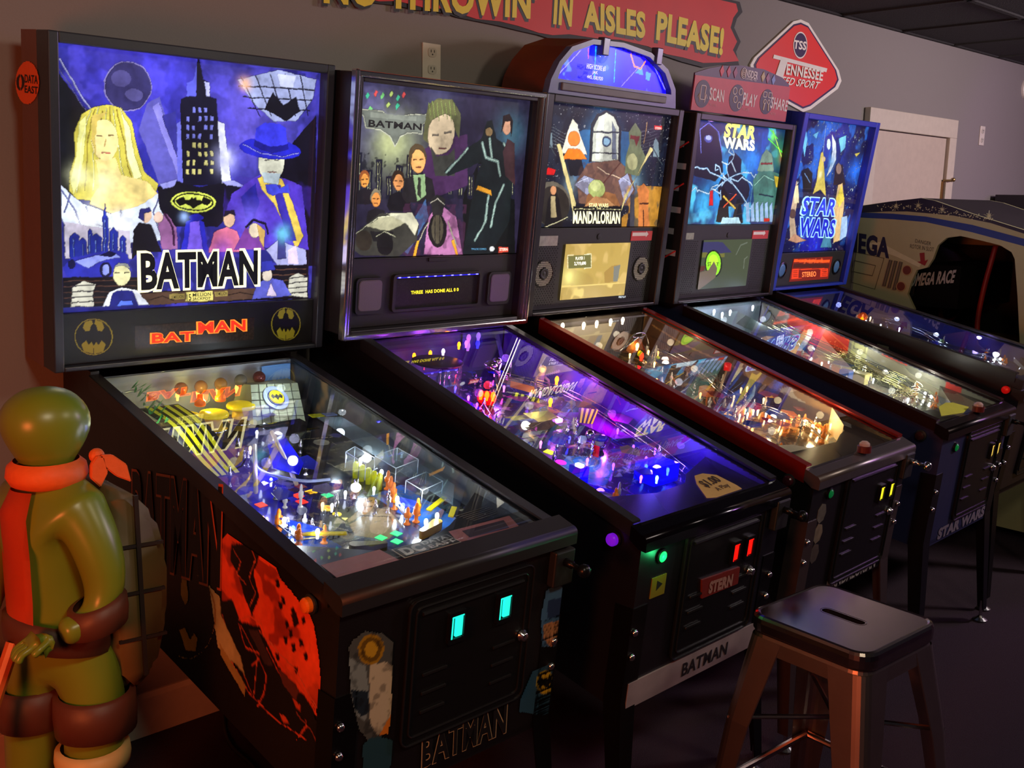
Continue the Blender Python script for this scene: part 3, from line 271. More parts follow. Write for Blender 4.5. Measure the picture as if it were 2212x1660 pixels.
'side1':{'c':[[-.233,-.172],[-1.078,-.171],[-1.103,-.456],[-.232,-.754]],'res':.003,'bg':(11,10,12),'ops':[['p',(226,74,30),[[-.648,-.192],[-.673,-.167],[-.706,-.16],[-.742,-.157],[-.779,-.138],[-.835,-.149],[-.873,-.186],[-.926,-.2],[-.976,-.216],[-.989,-.228],[-1.009,-.283],[-1.019,-.334],[-1.009,-.395],[-.94,-.392],[-.858,-.384],[-.736,-.393],[-.659,-.355],[-.648,-.268]]],['n',(120,30,12),22,.5,.75,3,[[-.644,-.178],[-1.033,-.401]]],['n',(238,92,40),9,.5,.5,5,[[-.798,-.236],[-1.033,-.401]]],['p',(20,10,10),[[-.689,-.191],[-.759,-.159],[-.794,-.17],[-.776,-.216],[-.799,-.255],[-.776,-.304],[-.744,-.278],[-.719,-.239],[-.687,-.222]]],['s',(226,96,50),.0029,[[-.699,-.197],[-.727,-.211],[-.714,-.241],[-.746,-.249]]],['s',(226,96,50),.0027,[[-.76,-.164],[-.781,-.185],[-.76,-.232],[-.785,-.251],[-.766,-.288]]],['p',(24,8,6),[[-.856,-.196],[-.867,-.194],[-.871,-.204],[-.862,-.21]]],['p',(24,8,6),[[-.877,-.223],[-.888,-.22],[-.892,-.231],[-.883,-.237]]],['p',(24,8,6),[[-.911,-.229],[-.922,-.226],[-.926,-.237],[-.917,-.243]]],['p',(24,8,6),[[-.923,-.245],[-.934,-.243],[-.938,-.253],[-.929,-.259]]],['p',(24,8,6),[[-.893,-.264],[-.904,-.261],[-.908,-.271],[-.899,-.277]]],['p',(24,8,6),[[-.946,-.233],[-.956,-.23],[-.96,-.24],[-.951,-.246]]],['p',(24,8,6),[[-.89,-.298],[-.902,-.295],[-.905,-.306],[-.896,-.312]]],['p',(24,8,6),[[-.918,-.3],[-.929,-.297],[-.933,-.307],[-.924,-.313]]],['p',(24,8,6),[[-.942,-.279],[-.952,-.276],[-.956,-.287],[-.947,-.293]]],['p',(24,8,6),[[-.93,-.341],[-.941,-.338],[-.945,-.349],[-.936,-.355]]],['p',(24,8,6),[[-.959,-.3],[-.969,-.296],[-.973,-.307],[-.964,-.313]]],['p',(24,8,6),[[-.907,-.276],[-.918,-.273],[-.921,-.284],[-.912,-.29]]],['p',(24,8,6),[[-.866,-.344],[-.877,-.34],[-.881,-.351],[-.871,-.357]]],['p',(24,8,6),[[-.868,-.236],[-.88,-.234],[-.884,-.244],[-.874,-.25]]],['p',(30,10,8),[[-.911,-.241],[-.926,-.231],[-.939,-.25],[-.925,-.263]]],['p',(14,12,14),[[-.65,-.328],[-.695,-.305],[-.733,-.338],[-.803,-.317],[-.874,-.367],[-.971,-.386],[-1.035,-.428],[-1.047,-.462],[-1.024,-.468],[-.978,-.474],[-.881,-.482],[-.778,-.496],[-.701,-.43],[-.642,-.415]]],['s',(214,80,38),.005,[[-.724,-.337],[-.767,-.308],[-.811,-.308],[-.842,-.338]]],['s',(214,80,38),.0048,[[-.782,-.412],[-.807,-.384],[-.834,-.406],[-.828,-.45],[-.804,-.492]]],['s',(214,80,38),.0046,[[-.873,-.358],[-.938,-.364],[-1.002,-.389],[-1.036,-.437]]],['s',(214,80,38),.0046,[[-.907,-.38],[-.956,-.385],[-.979,-.44],[-.947,-.486]]],['s',(214,80,38),.0052,[[-.701,-.44],[-.777,-.476],[-.881,-.482],[-.978,-.47]]],['s',(214,80,38),.0047,[[-.831,-.348],[-.874,-.377],[-.941,-.402]]],['s',(214,80,38),.0051,[[-.726,-.346],[-.754,-.384],[-.832,-.368]]],['p',(60,40,40),[[-.762,-.34],[-.796,-.326],[-.858,-.375],[-.828,-.385]]],['p',(90,44,34),[[-.874,-.369],[-.939,-.376],[-.991,-.404],[-.958,-.412],[-.895,-.396]]],['p',(20,14,14),[[-.991,-.389],[-.997,-.395],[-1.001,-.402],[-1.002,-.409],[-1.001,-.416],[-.996,-.422],[-.989,-.426],[-.981,-.428],[-.972,-.427],[-.962,-.425],[-.954,-.42],[-.947,-.414],[-.943,-.407],[-.942,-.4],[-.944,-.393],[-.949,-.387],[-.956,-.383],[-.964,-.382],[-.974,-.382],[-.983,-.385]]],['s',(226,96,50),.0038,[[-.659,-.355],[-.711,-.415],[-.785,-.471]]],['s',(226,96,50),.0036,[[-.733,-.345],[-.8,-.383],[-.791,-.479]]],['s',(200,90,60),.0031,[[-.943,-.43],[-.994,-.441],[-1.023,-.459]]],['s',(200,90,60),.0034,[[-.803,-.326],[-.937,-.346],[-1.017,-.391]]],['p',(210,80,40),[[-.883,-.461],[-.91,-.459],[-.923,-.466],[-.901,-.474]]],['p',(196,70,30),[[-.929,-.408],[-.957,-.407],[-.958,-.422],[-.943,-.422]]],['p',(200,80,50),[[-1.013,-.452],[-1.028,-.449],[-1.029,-.462],[-1.017,-.463]]],['s',(230,80,30),.0053,[[-.971,-.381],[-1.019,-.409],[-1.04,-.445]]],['p',(172,164,110),[[-.599,-.31],[-.65,-.318],[-.655,-.357],[-.737,-.413],[-.757,-.444],[-.701,-.44],[-.643,-.436],[-.621,-.372]]],['s',(150,130,70),.002,[[-.654,-.426],[-.758,-.465]]],['s',(150,130,70),.002,[[-.655,-.429],[-.758,-.469]]],['s',(150,130,70),.002,[[-.655,-.432],[-.758,-.473]]],['s',(150,130,70),.002,[[-.655,-.435],[-.758,-.477]]],['s',(150,130,70),.002,[[-.655,-.438],[-.759,-.481]]],['s',(150,130,70),.0021,[[-.655,-.441],[-.759,-.485]]],['s',(150,130,70),.0021,[[-.655,-.444],[-.759,-.489]]],['s',(150,130,70),.0021,[[-.655,-.447],[-.759,-.493]]],['s',(150,110,50),.0055,[[-.552,-.309],[-.578,-.31],[-.599,-.316],[-.616,-.329],[-.626,-.346],[-.631,-.367],[-.628,-.392],[-.62,-.418],[-.605,-.444],[-.585,-.47],[-.56,-.494],[-.531,-.514],[-.501,-.529],[-.471,-.538]]],['p',(160,104,20),[[-.48,-.336],[-.506,-.336],[-.515,-.386],[-.499,-.406],[-.477,-.391]]],['p',(160,104,20),[[-.47,-.472],[-.5,-.454],[-.522,-.471],[-.542,-.446],[-.559,-.454],[-.552,-.49],[-.502,-.511]]]],'t':[{'s':'BATMAN','c':(10,9,11),'q':[[-.238,-.389],[-.649,-.29],[-.238,-.177]],'b':.03,'o':(190,80,36),'n':'lettering','thin':1}],'plane':-.2865},
'front1':{'c':[[-.279,-.188],[.302,-.186],[.321,-.758],[-.249,-.683]],'res':.003,'bg':None,'ops':[['p',(70,74,70),[[-.266,-.245],[-.257,-.232],[-.23,-.222],[-.188,-.24],[-.163,-.266],[-.162,-.316],[-.159,-.374],[-.157,-.434],[-.172,-.457],[-.203,-.464],[-.232,-.424],[-.256,-.34]]],['p',(176,168,140),[[-.215,-.298],[-.184,-.299],[-.164,-.315],[-.159,-.374],[-.158,-.443],[-.188,-.451],[-.207,-.415],[-.213,-.346]]],['p',(116,130,128),[[-.265,-.264],[-.225,-.295],[-.213,-.355],[-.217,-.411],[-.245,-.381],[-.257,-.321]]],['p',(26,40,50),[[-.255,-.331],[-.215,-.35],[-.21,-.394],[-.228,-.397],[-.245,-.372]]],['p',(150,112,22),[[-.186,-.279],[-.188,-.287],[-.194,-.293],[-.201,-.297],[-.21,-.297],[-.219,-.294],[-.228,-.288],[-.235,-.28],[-.24,-.271],[-.243,-.261],[-.244,-.251],[-.241,-.243],[-.236,-.237],[-.229,-.234],[-.22,-.234],[-.211,-.236],[-.203,-.242],[-.195,-.25],[-.189,-.259],[-.186,-.269]]],['p',(96,70,14),[[-.192,-.276],[-.194,-.283],[-.198,-.288],[-.204,-.291],[-.211,-.291],[-.218,-.289],[-.225,-.284],[-.231,-.278],[-.235,-.27],[-.237,-.262],[-.238,-.254],[-.236,-.248],[-.231,-.243],[-.226,-.24],[-.219,-.239],[-.212,-.242],[-.205,-.246],[-.199,-.252],[-.195,-.26],[-.192,-.268]]],['p',(176,136,30),[[-.201,-.272],[-.202,-.276],[-.204,-.279],[-.208,-.281],[-.212,-.281],[-.217,-.28],[-.221,-.277],[-.225,-.273],[-.228,-.268],[-.229,-.263],[-.229,-.258],[-.228,-.254],[-.226,-.251],[-.222,-.249],[-.218,-.249],[-.213,-.25],[-.209,-.253],[-.205,-.257],[-.202,-.262],[-.201,-.267]]],['n',(14,16,18),60,.6,.5,4],['p',(190,110,30),[[-.173,-.437],[-.156,-.414],[-.161,-.46],[-.183,-.453]]],['p',(30,62,72),[[-.222,-.457],[-.204,-.45],[-.172,-.459],[-.142,-.479],[-.146,-.518],[-.163,-.571],[-.214,-.549]]],['p',(60,96,130),[[.238,-.405],[.224,-.325],[.232,-.269],[.267,-.264],[.303,-.288],[.316,-.352],[.307,-.427]]],['p',(30,50,84),[[.242,-.298],[.285,-.299],[.295,-.346],[.246,-.34]]],['p',(176,120,80),[[.236,-.35],[.305,-.357],[.301,-.408],[.268,-.414],[.241,-.384]]],['p',(36,70,90),[[.176,-.538],[.217,-.453],[.282,-.452],[.303,-.597]]],['p',(176,150,40),[[.293,-.507],[.293,-.516],[.29,-.523],[.284,-.528],[.276,-.529],[.267,-.527],[.257,-.522],[.248,-.515],[.241,-.506],[.235,-.496],[.233,-.486],[.233,-.477],[.236,-.47],[.241,-.466],[.249,-.464],[.258,-.466],[.267,-.47],[.276,-.477],[.284,-.487],[.29,-.497]]],['p',(12,12,14),[[.287,-.505],[.287,-.512],[.284,-.518],[.28,-.522],[.273,-.524],[.266,-.522],[.258,-.518],[.251,-.512],[.245,-.505],[.241,-.496],[.238,-.488],[.239,-.48],[.241,-.474],[.245,-.47],[.251,-.469],[.259,-.47],[.266,-.474],[.273,-.48],[.28,-.488],[.284,-.496]]],['p',(190,150,30),[[.252,-.521],[.254,-.499],[.268,-.513],[.278,-.505],[.285,-.532]]],['p',(190,150,30),[[.247,-.465],[.26,-.479],[.273,-.472],[.273,-.49],[.252,-.485]]]],'t':[{'s':'BATMAN','c':(14,13,12),'q':[[-.072,-.567],[.154,-.575],[-.076,-.497]],'b':.03,'o':(176,140,100),'n':'lettering','thin':1}],'plane':-1.0645},
'b2':{'c':[[-.318,.67],[.292,.669],[.32,.208],[-.309,.21]],'res':.0018,'bg':(40,34,58),'ops':[['g',(110,104,160),[-.275,.621],.1473,.6],['n',(24,20,40),22,.5,.5,1],['g',(150,156,120),[-.19,.528],.1013,.9],['g',(196,200,140),[-.199,.533],.0502,.7],['g',(90,90,130),[-.036,.658],.0774,.4],['g',(70,120,140),[.248,.578],.0696,.6],['p',(10,14,14),[[.101,.198],[.08,.393],[.173,.56],[.277,.538],[.32,.207]]],['p',(70,190,150),[[-.286,.657],[-.278,.65],[-.287,.638],[-.292,.646]]],['p',(220,80,80),[[-.26,.665],[-.252,.659],[-.262,.646],[-.267,.654]]],['p',(120,200,120),[[-.238,.66],[-.23,.653],[-.24,.64],[-.245,.648]]],['p',(180,200,110),[[-.207,.667],[-.199,.661],[-.209,.648],[-.214,.656]]],['p',(70,190,150),[[-.185,.659],[-.176,.653],[-.186,.64],[-.192,.648]]],['p',(220,80,80),[[-.165,.668],[-.156,.662],[-.166,.649],[-.172,.657]]],['p',(120,200,120),[[-.276,.622],[-.267,.615],[-.277,.602],[-.282,.61]]],['p',(180,200,110),[[-.218,.638],[-.209,.632],[-.219,.619],[-.225,.627]]],['p',(70,190,150),[[-.186,.637],[-.177,.63],[-.188,.617],[-.193,.626]]],['p',(220,80,80),[[-.265,.604],[-.257,.598],[-.267,.585],[-.272,.593]]],['p',(108,112,104),[[-.314,.611],[-.275,.612],[-.235,.611],[-.224,.6],[-.195,.594],[-.14,.609],[-.045,.615],[-.09,.586],[-.091,.558],[-.144,.558],[-.169,.546],[-.186,.52],[-.204,.547],[-.24,.562],[-.287,.564],[-.292,.595]]],['s',(190,190,170),.0034,[[-.314,.611],[-.235,.611],[-.224,.6],[-.195,.594],[-.14,.609],[-.045,.615],[-.09,.586],[-.091,.558],[-.144,.558],[-.169,.546],[-.186,.52],[-.204,.547],[-.24,.562],[-.287,.564],[-.295,.593],[-.314,.611]]],['p',(128,132,122),[[-.274,.605],[-.115,.605],[-.114,.592],[-.273,.592]]],['n',(16,16,26),70,.62,.8,3,[[-.32,.497],[-.098,.416]]],['p',(26,26,44),[[-.316,.497],[-.295,.498],[-.286,.374],[-.308,.373]]],['s',(200,196,150),.0014,[[-.309,.49],[-.302,.386]]],['s',(190,190,150),.0014,[[-.302,.49],[-.295,.386]]],['p',(26,26,44),[[-.279,.453],[-.257,.453],[-.252,.374],[-.274,.374]]],['s',(200,196,150),.0014,[[-.272,.445],[-.268,.387]]],['s',(190,190,150),.0014,[[-.265,.446],[-.261,.387]]],['p',(26,26,44),[[-.247,.482],[-.225,.483],[-.217,.375],[-.239,.374]]],['s',(200,196,150),.0014,[[-.24,.475],[-.234,.387]]],['s',(190,190,150),.0014,[[-.232,.476],[-.226,.387]]],['p',(26,26,44),[[-.209,.437],[-.186,.438],[-.181,.375],[-.204,.375]]],['s',(200,196,150),.0014,[[-.202,.43],[-.199,.388]]],['s',(190,190,150),.0014,[[-.194,.43],[-.19,.388]]],['p',(26,26,44),[[-.176,.468],[-.153,.468],[-.145,.376],[-.168,.375]]],['s',(200,196,150),.0015,[[-.169,.46],[-.163,.388]]],['s',(190,190,150),.0014,[[-.16,.46],[-.155,.389]]],['p',(26,26,44),[[-.142,.498],[-.119,.499],[-.108,.376],[-.132,.376]]],['s',(200,196,150),.0015,[[-.135,.491],[-.126,.389]]],['s',(190,190,150),.0015,[[-.127,.491],[-.118,.389]]],['p',(26,26,44),[[-.102,.452],[-.078,.453],[-.071,.377],[-.095,.376]]],['s',(200,196,150),.0015,[[-.094,.445],[-.089,.39]]],['s',(190,190,150),.0015,[[-.086,.445],[-.081,.39]]],['p',(26,26,44),[[-.067,.483],[-.043,.484],[-.033,.377],[-.057,.377]]],['s',(200,196,150),.0016,[[-.06,.476],[-.052,.39]]],['s',(190,190,150),.0015,[[-.051,.476],[-.043,.391]]],['p',(26,26,44),[[-.025,.436],[0,.437],[.006,.378],[-.019,.378]]],['s',(200,196,150),.0015,[[-.017,.428],[-.013,.391]]],['s',(190,190,150),.0016,[[-.008,.429],[-.004,.391]]],['p',(26,26,44),[[.011,.468],[.036,.469],[.045,.379],[.02,.378]]],['s',(200,196,150),.0015,[[.019,.46],[.026,.392]]],['s',(190,190,150),.0015,[[.028,.46],[.035,.392]]],['p',(26,26,44),[[.047,.5],[.072,.501],[.085,.379],[.06,.379]]],['s',(200,196,150),.0015,[[.055,.492],[.066,.393]]],['s',(190,190,150),.0016,[[.064,.493],[.075,.393]]],['p',(26,26,44),[[.092,.452],[.118,.452],[.126,.38],[.1,.379]]],['s',(200,196,150),.0017,[[.1,.444],[.106,.393]]],['s',(190,190,150),.0016,[[.11,.444],[.115,.393]]],['p',(26,26,44),[[.129,.484],[.156,.485],[.168,.38],[.141,.38]]],['s',(200,196,150),.0016,[[.138,.476],[.147,.394]]],['s',(190,190,150),.0017,[[.147,.477],[.157,.394]]],['p',(26,26,44),[[.167,.517],[.194,.518],[.21,.381],[.183,.381]]],['s',(200,196,150),.0016,[[.176,.509],[.189,.395]]],['s',(190,190,150),.0017,[[.185,.51],[.199,.395]]],['p',(26,26,44),[[.215,.468],[.242,.469],[.253,.382],[.226,.381]]],['s',(200,196,150),.0017,[[.224,.46],[.232,.396]]],['s',(190,190,150),.0016,[[.234,.46],[.242,.396]]],['p',(26,26,44),[[.254,.502],[.282,.503],[.297,.382],[.269,.382]]],['s',(200,196,150),.0017,[[.263,.494],[.275,.396]]],['s',(190,190,150),.0017,[[.273,.494],[.285,.396]]],['p',(70,40,80),[[-.106,.506],[-.008,.55],[.08,.568],[.096,.42],[-.043,.377]]],['p',(88,88,58),[[-.082,.61],[-.075,.642],[-.044,.661],[.013,.661],[.048,.625],[.049,.553],[.013,.603],[-.055,.596],[-.067,.534],[-.086,.546]]],['p',(206,182,150),[[.03,.56],[.025,.541],[.017,.525],[.004,.512],[-.011,.505],[-.026,.503],[-.042,.506],[-.055,.516],[-.064,.529],[-.07,.546],[-.071,.565],[-.067,.583],[-.058,.599],[-.046,.611],[-.031,.619],[-.016,.621],[-.001,.618],[.013,.609],[.023,.595],[.029,.579]]],['p',(104,104,66),[[-.077,.623],[-.052,.655],[.009,.662],[.038,.618],[-.015,.62],[-.064,.596]]],['s',(110,100,90),.0045,[[-.053,.558],[-.033,.559]]],['s',(110,100,90),.0045,[[-.009,.566],[.015,.57]]],['s',(120,60,60),.0039,[[-.026,.52],[.002,.524]]],['p',(60,60,56),[[-.057,.524],[-.031,.499],[.011,.504],[.034,.526],[.042,.446],[-.032,.444]]],['s',(140,156,84),.0023,[[-.075,.646],[-.065,.611]]],['s',(140,156,84),.0023,[[-.061,.652],[-.049,.604]]],['s',(140,156,84),.0023,[[-.045,.648],[-.033,.598]]],['s',(140,156,84),.0022,[[-.03,.654],[-.019,.614]]],['s',(140,156,84),.0022,[[-.014,.65],[-.003,.607]]],['s',(140,156,84),.0023,[[.001,.657],[.013,.601]]],['s',(140,156,84),.0023,[[.017,.653],[.028,.617]]],['p',(18,26,28),[[.136,.558],[.152,.61],[.171,.616],[.196,.561],[.262,.537],[.28,.453],[.282,.31],[.215,.209],[.099,.212],[.114,.352],[.13,.449],[.144,.49],[.017,.445],[.001,.458],[.084,.528]]],['s',(120,146,140),.0096,[[.084,.526],[.043,.486],[.01,.456]]],['s',(190,214,200),.0032,[[.084,.526],[.043,.486],[.01,.456]]],['s',(120,146,140),.0099,[[.141,.545],[.161,.505],[.21,.493],[.225,.452]]],['s',(190,214,200),.0033,[[.141,.545],[.161,.505],[.21,.493],[.225,.452]]],['s',(120,146,140),.0099,[[.229,.549],[.261,.509],[.263,.46]]],['s',(190,214,200),.0033,[[.229,.549],[.261,.509],[.263,.46]]],['s',(120,146,140),.0099,[[.184,.388],[.18,.31],[.144,.254]]],['s',(190,214,200),.0033,[[.184,.388],[.18,.31],[.144,.254]]],['s',(120,146,140),.0102,[[.244,.424],[.216,.367],[.205,.296]]],['s',(190,214,200),.0034,[[.244,.424],[.216,.367],[.205,.296]]],['s',(120,146,140),.0099,[[.17,.56],[.184,.506]]],['s',(190,214,200),.0033,[[.17,.56],[.184,.506]]],['p',(222,150,40),[[.137,.421],[.192,.406],[.198,.389],[.131,.408]]],['p',(150,120,80),[[.179,.58],[.178,.576],[.177,.572],[.174,.569],[.17,.567],[.165,.566],[.16,.566],[.156,.568],[.152,.571],[.15,.575],[.149,.579],[.149,.583],[.151,.587],[.153,.59],[.157,.592],[.162,.593],[.167,.593],[.171,.591],[.175,.588],[.177,.585]]],['p',(60,36,40),[[.228,.521],[.242,.564],[.275,.551],[.292,.425],[.248,.452]]],['p',(206,150,120),[[.257,.606],[.257,.596],[.255,.588],[.251,.581],[.245,.576],[.239,.574],[.232,.575],[.226,.579],[.22,.586],[.216,.594],[.214,.603],[.214,.612],[.216,.621],[.22,.628],[.225,.632],[.232,.634],[.238,.633],[.245,.629],[.25,.623],[.254,.615]]],['p',(30,16,16),[[.214,.576],[.215,.63],[.241,.637],[.259,.617],[.258,.564],[.247,.616],[.224,.615]]],['p',(26,22,30),[[-.308,.37],[-.303,.396],[-.28,.404],[-.252,.397],[-.24,.361],[-.301,.358]]],['p',(150,80,40),[[-.265,.432],[-.265,.425],[-.267,.419],[-.271,.415],[-.276,.412],[-.281,.41],[-.286,.411],[-.291,.414],[-.295,.419],[-.298,.424],[-.3,.431],[-.299,.437],[-.297,.443],[-.294,.447],[-.289,.45],[-.284,.452],[-.278,.451],[-.273,.448],[-.269,.444],[-.266,.438]]],['p',(226,150,70),[[-.267,.424],[-.267,.418],[-.269,.413],[-.271,.409],[-.275,.406],[-.279,.405],[-.284,.406],[-.288,.408],[-.291,.412],[-.293,.417],[-.294,.423],[-.294,.429],[-.293,.434],[-.29,.438],[-.286,.441],[-.282,.442],[-.278,.441],[-.273,.439],[-.27,.435],[-.268,.43]]],['s',(90,50,30),.0022,[[-.29,.426],[-.284,.426]]],['s',(90,50,30),.0022,[[-.277,.426],[-.272,.427]]],['s',(130,60,40),.0022,[[-.285,.414],[-.275,.414]]],['p',(30,26,32),[[-.268,.313],[-.262,.342],[-.237,.35],[-.206,.342],[-.193,.303],[-.259,.301]]],['p',(120,110,90),[[-.22,.38],[-.221,.373],[-.223,.366],[-.227,.361],[-.232,.358],[-.238,.357],[-.244,.358],[-.249,.361],[-.254,.366],[-.257,.372],[-.258,.379],[-.258,.386],[-.256,.392],[-.252,.397],[-.247,.401],[-.241,.402],[-.235,.401],[-.23,.398],[-.225,.393],[-.222,.387]]],['p',(220,140,70),[[-.222,.372],[-.223,.365],[-.224,.359],[-.227,.355],[-.232,.352],[-.236,.351],[-.241,.352],[-.245,.355],[-.249,.359],[-.252,.365],[-.253,.371],[-.253,.377],[-.251,.383],[-.248,.388],[-.244,.391],[-.239,.392],[-.234,.391],[-.23,.388],[-.226,.383],[-.224,.378]]],['s',(90,50,30),.0022,[[-.248,.374],[-.242,.374]]],['s',(90,50,30),.0022,[[-.234,.374],[-.228,.375]]],['s',(130,60,40),.0023,[[-.242,.361],[-.232,.361]]],['p',(20,18,24),[[-.198,.354],[-.192,.387],[-.163,.397],[-.127,.388],[-.111,.343],[-.188,.34]]],['p',(50,34,26),[[-.144,.431],[-.144,.423],[-.147,.416],[-.151,.41],[-.157,.406],[-.164,.405],[-.171,.406],[-.177,.409],[-.183,.415],[-.186,.422],[-.188,.43],[-.188,.437],[-.185,.445],[-.181,.45],[-.175,.454],[-.168,.455],[-.161,.454],[-.155,.451],[-.149,.446],[-.146,.439]]],['p',(226,150,90),[[-.146,.421],[-.146,.414],[-.148,.408],[-.152,.403],[-.157,.399],[-.162,.398],[-.168,.399],[-.173,.402],[-.177,.407],[-.18,.413],[-.182,.421],[-.181,.428],[-.179,.434],[-.176,.439],[-.171,.443],[-.166,.444],[-.16,.443],[-.155,.44],[-.151,.435],[-.148,.429]]],['s',(90,50,30),.0023,[[-.176,.424],[-.169,.424]]],['s',(90,50,30),.0024,[[-.16,.425],[-.152,.425]]],['s',(130,60,40),.0024,[[-.169,.409],[-.157,.41]]],['p',(34,30,34),[[-.149,.385],[-.14,.432],[-.098,.447],[-.043,.435],[-.019,.37],[-.134,.365]]],['p',(150,180,130),[[-.115,.443],[-.071,.448],[-.061,.386],[-.091,.369]]],['p',(50,50,44),[[-.095,.437],[-.086,.437],[-.078,.379],[-.093,.389]]],['p',(80,64,44),[[-.069,.497],[-.07,.485],[-.074,.475],[-.08,.466],[-.089,.461],[-.099,.459],[-.109,.46],[-.119,.465],[-.126,.473],[-.132,.483],[-.134,.494],[-.134,.505],[-.13,.516],[-.124,.524],[-.115,.53],[-.105,.532],[-.095,.531],[-.085,.526],[-.077,.518],[-.072,.508]]],['p',(238,170,100),[[-.072,.483],[-.073,.473],[-.076,.463],[-.081,.456],[-.088,.45],[-.096,.449],[-.104,.45],[-.112,.455],[-.118,.462],[-.123,.471],[-.125,.481],[-.124,.491],[-.121,.501],[-.116,.508],[-.11,.514],[-.102,.516],[-.093,.514],[-.086,.51],[-.079,.503],[-.075,.494]]],['s',(90,50,30),.0022,[[-.116,.486],[-.106,.487]]],['s',(90,50,30),.0023,[[-.093,.487],[-.082,.488]]],['s',(130,60,40),.0024,[[-.106,.465],[-.088,.466]]],['p',(190,120,170),[[-.055,.215],[-.047,.324],[-.007,.364],[.06,.324],[.1,.209]]],['p',(70,100,150),[[-.151,.244],[-.061,.377],[-.047,.324],[-.115,.217]]],['n',(80,40,70),40,.5,.5,6,[[-.161,.363],[.1,.209]]],['p',(24,22,22),[[.027,.286],[.027,.27],[.023,.256],[.017,.245],[.007,.239],[-.004,.236],[-.015,.239],[-.025,.246],[-.034,.257],[-.041,.271],[-.044,.286],[-.043,.301],[-.04,.315],[-.033,.325],[-.024,.332],[-.013,.335],[-.002,.332],[.009,.325],[.018,.315],[.024,.301]]],['p',(86,78,62),[[.014,.29],[.015,.276],[.012,.264],[.008,.254],[.002,.248],[-.005,.246],[-.012,.248],[-.019,.255],[-.025,.264],[-.029,.276],[-.032,.29],[-.032,.303],[-.03,.315],[-.026,.325],[-.02,.331],[-.013,.333],[-.006,.331],[.001,.325],[.007,.315],[.012,.303]]],['s',(40,36,34),.0032,[[-.022,.331],[-.014,.249]]],['s',(40,36,34),.0032,[[-.004,.331],[.004,.249]]],['p',(40,38,38),[[-.03,.33],[-.043,.377],[-.019,.391],[.013,.378],[.005,.331]]],['s',(220,210,190),.003,[[-.042,.364],[-.017,.378],[.011,.362]]],['s',(180,170,150),.0047,[[-.046,.31],[-.083,.243]]],['s',(180,170,150),.005,[[.03,.31],[.069,.241]]],['p',(255,170,50),[[-.094,.21],[-.084,.257],[-.074,.256],[-.084,.208]]],['p',(255,170,50),[[.074,.204],[.047,.255],[.058,.258],[.081,.21]]],['p',(58,56,50),[[-.305,.234],[-.296,.285],[-.223,.334],[-.125,.337],[-.079,.297],[-.084,.257],[-.148,.211],[-.279,.218]]],['p',(190,184,150),[[-.268,.298],[-.22,.326],[-.148,.329],[-.123,.31],[-.187,.284],[-.22,.29]]],['p',(214,208,180),[[-.199,.334],[-.108,.337],[-.08,.302],[-.092,.27],[-.122,.302]]],['p',(30,28,30),[[-.252,.285],[-.171,.284],[-.175,.258],[-.24,.256]]],['p',(50,42,34),[[-.244,.259],[-.244,.25],[-.248,.242],[-.254,.236],[-.261,.232],[-.27,.231],[-.279,.232],[-.287,.236],[-.294,.243],[-.298,.251],[-.3,.259],[-.299,.268],[-.296,.276],[-.29,.282],[-.283,.286],[-.274,.287],[-.265,.286],[-.257,.282],[-.25,.276],[-.246,.268]]],['p',(22,20,22),[[-.168,.244],[-.168,.235],[-.172,.227],[-.178,.221],[-.186,.217],[-.195,.216],[-.204,.218],[-.213,.222],[-.22,.228],[-.225,.237],[-.227,.245],[-.226,.254],[-.222,.262],[-.216,.269],[-.208,.273],[-.2,.274],[-.19,.272],[-.182,.268],[-.175,.262],[-.17,.254]]],['s',(240,236,200),.0028,[[-.298,.279],[-.231,.323],[-.158,.331]]],['s',(220,216,180),.0029,[[-.231,.269],[-.204,.284],[-.161,.268]]],['p',(214,70,50),[[.246,.232],[.288,.231],[.291,.214],[.248,.214]]],['p',(220,220,220),[[.231,.225],[.231,.222],[.229,.22],[.227,.218],[.224,.217],[.22,.217],[.216,.217],[.213,.218],[.21,.22],[.208,.223],[.207,.225],[.207,.228],[.209,.231],[.211,.232],[.214,.234],[.218,.234],[.222,.233],[.225,.232],[.228,.23],[.23,.228]]]],'t':[{'s':'BATMAN','c':(24,22,24),'q':[[-.279,.568],[-.095,.569],[-.279,.586]],'b':.03,'o':None,'n':'lettering'},{'s':'STERN','c':(255,220,200),'q':[[.251,.22],[.286,.22],[.25,.229]],'b':.02,'o':None,'n':'lettering'},{'s':'TM & DC COMICS','c':(90,160,200),'q':[[.132,.225],[.194,.224],[.131,.231]],'b':0,'o':None,'n':'lettering'}],'plane':.035},
'd2':{'c':[[-.166,.147],[.158,.14],[.163,.058],[-.152,.061]],'res':.002,'bg':(26,26,25),'ops':[['n',(44,44,40),260,.55,.6,2]],'t':[{'s':'THREE  HAS DONE ALL 0 0','c':(236,226,40),'q':[[-.097,.1],[.088,.101],[-.098,.11]],'b':.03,'o':None,'n':'lettering','grid':1}],'plane':.045},
